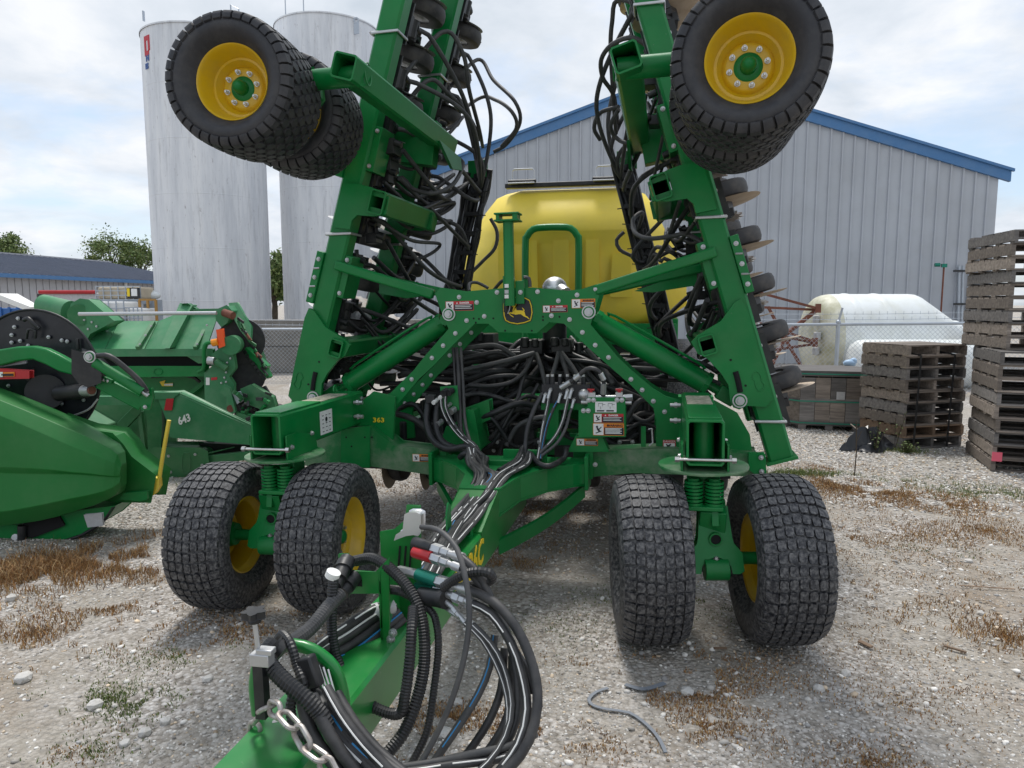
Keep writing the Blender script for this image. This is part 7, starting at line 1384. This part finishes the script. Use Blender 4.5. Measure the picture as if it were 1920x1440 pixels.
N.prism([(262, 735), (283, 728), (286, 745), (280, 768), (265, 768)], 5.06, .03, 'arm_end_plate', 'green', bev=.003, par=ar2); N.bolts([(272, 763), (276, 733), (195, 712), (203, 714)], 5.035, ar2)
N.tube([(182, 667, 5.0), (205, 668, 4.98), (235, 690, 5.0), (262, 715, 5.02), (275, 735, 5.03)], .020, 'oil_hose', 'hose')
rf = N.prism([(-60, 694), (0, 693), (54, 696), (54, 709), (0, 710), (-60, 711)], 4.98, .05, 'red_guard', 'red', bev=.004)
N.prism([(0, 698), (27, 697.5), (27, 706), (0, 706)], 4.974, .003, 'warning_label', 'decal_orange', bev=0, par=rf); N.prism([(2, 701), (25, 700.5), (25, 705), (2, 705)], 4.970, .002, 'label_print', 'decal_black', bev=0, par=rf); N.prism([(-4, 697.5), (5, 697.5), (5, 707), (-4, 707)], 4.970, .002, 'label_picture', 'decal_white', bev=0, par=rf)
N.bar((0, 685, 5.1), (50, 678, 5.1), .02, .03, 'rail', 'galv')
N.prism([(-200, 720), (60, 760), (150, 812), (150, 900), (-200, 940)], 5.35, .5, 'inner_body', 'green_old', bev=.01)

# --- second header with white number 643
C6 = Thing('corn_head', 'faded green corn head with white number 643 on its pointed divider', 'header', W(330, 905, 6.9))
D = 6.7
C6.slab([(297, 747, D), (336, 737, D), (500, 811, D-.25), (500, 836, D-.25), (319, 819, D), (316, 795, D)], .03, 'divider_side', 'green_light', bev=.006)
C6.slab([(284, 737, D), (336, 736, D), (500, 810, D-.25), (500, 808, D+.35), (345, 732, D+.5), (290, 733, D+.5)], .02, 'divider_top', 'green_light', bev=.004, dirn=Vector((0, 0, -1)))
C6.prism([(284, 737), (336, 737), (322, 748), (286, 748)], D-.01, .04, 'top_lip', 'green_light', bev=.004)
C6.prism([(275, 750), (298, 748), (300, 790), (297, 870), (289, 882), (282, 870), (280, 800)], D+.02, .12, 'front_flange', 'green_old', bev=.02)
C6.prism([(140, 745), (284, 745), (284, 758), (140, 758)], D+.15, .12, 'top_rail', 'green_light', bev=.008)
C6.prism([(130, 755), (330, 755), (330, 890), (130, 890)], D+.55, .03, 'back_sheet', 'green_old', bev=.003)
for a, b in (((200, 828), (262, 765)), ((190, 800), (205, 828)), ((262, 765), (276, 880))): C6.bar((*a, D+.42), (*b, D+.42), .05, .10 if a == (200, 828) else .035, 'diagonal_brace', 'green_old')
C6.prism([(235, 845), (290, 845), (290, 862), (235, 862)], D+.35, .1, 'lower_rail', 'green_old')
q = MB(); a, b = C6.p(292, 870, D-.1), C6.p(388, 868, D-.1); dd = (b-a).normalized(); hz = .13
pr = [(-.02+0, -.9), (0, -1), (.42, -1), (.47, -.8), (.48, 0), (.47, .8), (.42, 1), (0, 1), (-.03, .8), (-.04, 0)]; q.prism([a+RH*(u)+Vector((0, 0, v*hz)) for u, v in pr], FH*.30); hs = q.build('gear_housing', 'green_old', C6.o, bev=.03)
ov = [C6.p(349+8*math.cos(t), 868+19*max(-1, min(1, 1.3*math.sin(t))), D-.115) for t in [2*math.pi*k/24 for k in range(24)]]; q = MB(); q.tube(ov+[ov[0]], .004, 6, caps=False); q.build('cover_oval', 'green_old', hs); C6.bolts([(316, 855), (379, 872), (320, 885), (366, 852)], D-.115, hs)
C6.prism([(290, 890), (400, 888), (420, 905), (285, 908)], D-.05, .3, 'base_shoe', 'dark', bev=.01); C6.prism([(375, 832), (500, 838), (505, 858), (380, 852)], D+.1, .5, 'dark_gap_block', 'black', bev=.01)  # second piece: black block painted in for the shaded gap below the divider
C6.bar((385, 862, D), (500, 850, D-.2), .08, .08, 'snout_tube', 'green_old'); C6.bar((390, 850, D-.05), (440, 838, D-.05), .012, .012, 'link_rod', 'green_old')
C6.rod((262, 875, D+.1), (280, 870, D+.1), .09, 'pulley', 'black', 20); C6.slab([(488, 825, D-.2), (500, 812, D-.2), (520, 818, D-.2), (520, 850, D-.2), (495, 850, D-.2)], .2, 'snout_end', 'green_light', bev=.02)
C6.prism([(312, 748), (325, 747.5), (322, 769), (308, 769)], D-.012, .006, 'red_reflector', 'decal_red', bev=.002)
text_obj('lettering', '643', .10, 'decal_white', C6.o, C6.p(345, 787, D-.068), (C6.p(500, 787, D-.25)-C6.p(336, 787, D)).normalized()+Vector((0, 0, .33)), (0, 0, 1), .001, shear=.12, bold=.003)
C6.rod((290, 900, D+.1), (290, 912, D+.1), .05, 'foot', 'dark')

# --- third header lying face down: ribbed deck, auger tube, steel rod
Q = Thing('platform_header', 'green platform header tipped forward, its ribbed deck panels facing the camera', 'header', W(320, 800, 9.4))
D = 9.0
for a, b in ((128, 222), (224, 296), (298, 352), (354, 412)):
    ya = lambda x: 602 if x < 340 else 580
    Q.slab([(a, ya(a+2), D+.55), (b, ya(b-2), D+.55), (b-26, 655, D), (a-26 if a > 150 else a+10, 655, D)], .025, 'deck_panel', 'green_light', bev=.003)
Q.prism([(165, 655), (398, 655), (398, 667), (165, 668)], D-.03, .08, 'deck_lip', 'green_light', bev=.006)
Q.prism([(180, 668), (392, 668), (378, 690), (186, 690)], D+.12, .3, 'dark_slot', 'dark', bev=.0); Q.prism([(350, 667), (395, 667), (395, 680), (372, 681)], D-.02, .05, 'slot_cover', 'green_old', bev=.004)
for (x0, y0, x1, y1, w_) in ((288, 604, 258, 653, .05), (392, 602, 366, 653, .05)):
    rbv = Q.bar((x0, y0, D+.48), (x1, y1, D-.05), .05, .05, 'deck_rib', 'green_old'); Q.bolts([(x0+(x1-x0)*t, y0+(y1-y0)*t) for t in (.15, .5, .85)], D-.02, rbv)
Q.slab([(338, 569, D+.5), (360, 572, D+.5), (318, 653, D-.12), (299, 653, D-.12)], .16, 'deck_channel', 'green_light', bev=.008); Q.slab([(338, 569, D+.45), (352, 569, D+.45), (372, 582, D+.6), (360, 582, D+.6)], .1, 'channel_cap', 'green_light', bev=.004)
Q.prism([(362, 580), (412, 579), (414, 586), (360, 588)], D+.48, .05, 'top_lip', 'green_light', bev=.004)
Q.prism([(404, 582), (425, 573), (434, 583), (425, 605), (415, 612), (406, 600)], D+.1, .35, 'end_bracket', 'green_light', bev=.008); Q.rod((420, 586, D+.08), (437, 592, D+.02), .05, 'rusty_hub', 'rust', 16)
Q.slab([(430, 569, D+.4), (444, 568, D+.4), (458, 592, D+.3), (470, 610, D+.3), (468, 640, D+.2), (452, 620, D+.2), (440, 600, D+.2)], .06, 'end_sheet', 'green_light', bev=.01)
Q.rod((148, 589, D-.1), (406, 587, D-.1), .024, 'long_rod', 'zinc'); eg = Q.prism([(126, 606), (134, 570), (150, 561), (166, 563), (196, 588), (212, 602), (168, 625), (160, 640), (128, 622)], D+.1, .25, 'auger_end', 'green_light', bev=.01)
Q.rod((148, 590, D+.1), (148, 590, D+.06), .13, 'bearing_plate', 'green_old', 24, par=eg); Q.bolts([(147, 575), (158, 600), (137, 598), (172, 604), (181, 612), (165, 617)], D+.09, eg)
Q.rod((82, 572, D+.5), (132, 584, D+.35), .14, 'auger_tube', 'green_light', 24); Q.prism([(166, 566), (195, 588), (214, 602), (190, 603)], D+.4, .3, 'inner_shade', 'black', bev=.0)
Q.prism([(185, 688), (382, 688), (382, 704), (185, 706)], D+.02, .14, 'rear_tube', 'green', bev=.012); ov = [Q.p(296+8*math.cos(t), 697+6*math.sin(t), D+.01) for t in [2*math.pi*k/20 for k in range(20)]]; q = MB(); q.tube(ov+[ov[0]], .004, 5, caps=False); q.build('tube_oval', 'green', Q.o)
Q.prism([(180, 700), (392, 700), (392, 800), (180, 800)], D+.4, .05, 'rear_panel', 'green', bev=.004); Q.bar((352, 742, D+.3), (385, 715, D+.3), .05, .06, 'panel_brace', 'green')
lb = Q.prism([(299, 716), (310, 713), (308, 719), (324, 718), (324, 724), (304, 724)], D+.39, .005, 'maker_label', 'decal_yellow', bev=.0); Q.prism([(308, 720), (324, 719), (324, 723), (308, 723)], D+.385, .004, 'maker_word', 'decal_white', bev=.0, par=lb)
Q.tube([(285, 706, D+.2), (330, 703, D+.15), (360, 706, D+.15), (375, 716, D+.2)], .022, 'oil_hose', 'hose'); Q.tube([(398, 642, D-.1), (386, 645, D-.1), (382, 660, D-.1), (382, 690, D-.1), (372, 697, D-.05)], .025, 'lamp_post', 'green')
ref = Q.prism([(406, 619), (417, 617), (421, 648), (411, 652)], D-.16, .04, 'red_reflector', 'lamp_orange', bev=.006); Q.rod((398, 643, D-.15), (409, 641, D-.15), .045, 'amber_lamp', 'amber', 16, par=ref)
ep = Q.prism([(398, 665), (418, 650), (436, 660), (440, 690), (428, 706), (437, 720), (437, 760), (405, 778), (386, 770), (384, 700), (398, 688)], D-.05, .08, 'end_plate', 'green_light', bev=.01)
Q.bolts([(432, 672), (426, 680), (424, 698), (421, 708), (424, 716), (415, 718)], D-.06, ep); q = MB(); q.cyl(Q.p(432, 648, D-.12), Q.p(440, 645, D+.2), .12, 22); q.build('lift_lug', 'green_light', Q.o)
Q.prism([(418, 722), (430, 728), (436, 750), (441, 772), (432, 778), (424, 770), (426, 745), (414, 735)], D-.18, .05, 'latch_hook', 'green_light', bev=.006); Q.rod((432, 766, D-.19), (432, 766, D-.10), .045, 'hook_eye', 'rust', 14); Q.prism([(386, 708), (393, 708), (393, 722), (386, 722)], D-.056, .003, 'label', 'decal_white', bev=.0, par=ep); Q.prism([(396, 708), (407, 707), (407, 712), (396, 713)], D-.056, .003, 'label', 'decal_red', bev=.0, par=ep)
Q.rod((404, 678, D-.12), (425, 692, D-.12), .045, 'tube_stub', 'green_old'); Q.rod((390, 676, D-.14), (402, 677, D-.14), .05, 'valve', 'zinc', 10)
# working side seen end-on: dark auger trough, fingers and knife guards
q = MB(); q.cyl(Q.p(452, 640, D+.3), Q.p(458, 636, D+1.6), .30, 26); q.build('auger_drum', 'black', Q.o); q = MB(); q.cyl(Q.p(448, 700, D+.3), Q.p(455, 698, D+1.5), .34, 26); q.build('trough', 'black', Q.o)
rb = random.Random(8)
for k in range(7): t = k/6; Q.bar((448+42*t, 600+55*t+rb.uniform(-4, 4), D+.3+.12*k), (470+36*t, 640+66*t, D+.25+.12*k), .04, .05, 'finger', 'green_old')
for (a, b, w_) in (((462, 655), (502, 690), .10), ((470, 668), (500, 700), .06), ((495, 685), (506, 708), .07)): Q.bar((*a, D+.25), (*b, D+.2), w_, w_*.8, 'knife_arm', 'green')
for k in range(9): Q.bar((452+k*5, 655+k*7, D+.2), (458+k*5, 652+k*7, D+.2), .02, .05, 'chain_lug', 'black')
Q.slab([(452, 730, D-.1), (470, 722, D-.1), (510, 745, D-.2), (515, 762, D-.2), (500, 770, D-.2), (460, 755, D-.1)], .12, 'snout', 'green_old', bev=.01); Q.slab([(488, 728, D), (496, 724, D), (507, 742, D), (498, 745, D)], .05, 'snout_flap', 'black'); Q.prism([(437, 738), (450, 736), (455, 748), (445, 756)], D-.15, .1, 'gear_case', 'galv', bev=.01)
for k in range(8): x, y = 448+k*8, 760+6*math.sin(k); Q.bar((x, y, D-.05), (x+14, y+22, D-.12), .02, .03, 'tine', 'black')
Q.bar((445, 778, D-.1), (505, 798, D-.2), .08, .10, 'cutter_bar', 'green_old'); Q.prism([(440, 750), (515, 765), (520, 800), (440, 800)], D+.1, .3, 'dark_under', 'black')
for k in range(4): q = MB(); a_ = Q.p(452+9*k, 772+4*k, D-.14); q.cyl(a_, a_+RH*.09+Vector((0, 0, -.02)), .02, 8); q.build('knife_guard', 'green', Q.o)

rb = random.Random(21)
for k in range(26):
    x, y = rb.uniform(448, 512), rb.uniform(735, 790); a = rb.uniform(0, 6.28); l_ = rb.uniform(8, 20); d_ = D-.05-.2*rb.random()
    Q.bar((x, y, d_), (x+l_*math.cos(a), y+l_*.5*math.sin(a), d_-.05), rb.uniform(.015, .04), rb.uniform(.015, .05), 'cutter_piece', rb.choice(['green_old', 'black', 'black', 'green']))
for k in range(18):
    x, y = 446+k*2.9+rb.uniform(-3, 3), 596+k*5.6+rb.uniform(-5, 5); Q.bar((x, y, D+.15), (x+rb.uniform(4, 12), y+rb.uniform(8, 18), D+.1), .02, .035, 'auger_finger', rb.choice(['black', 'green_old', 'rust']))
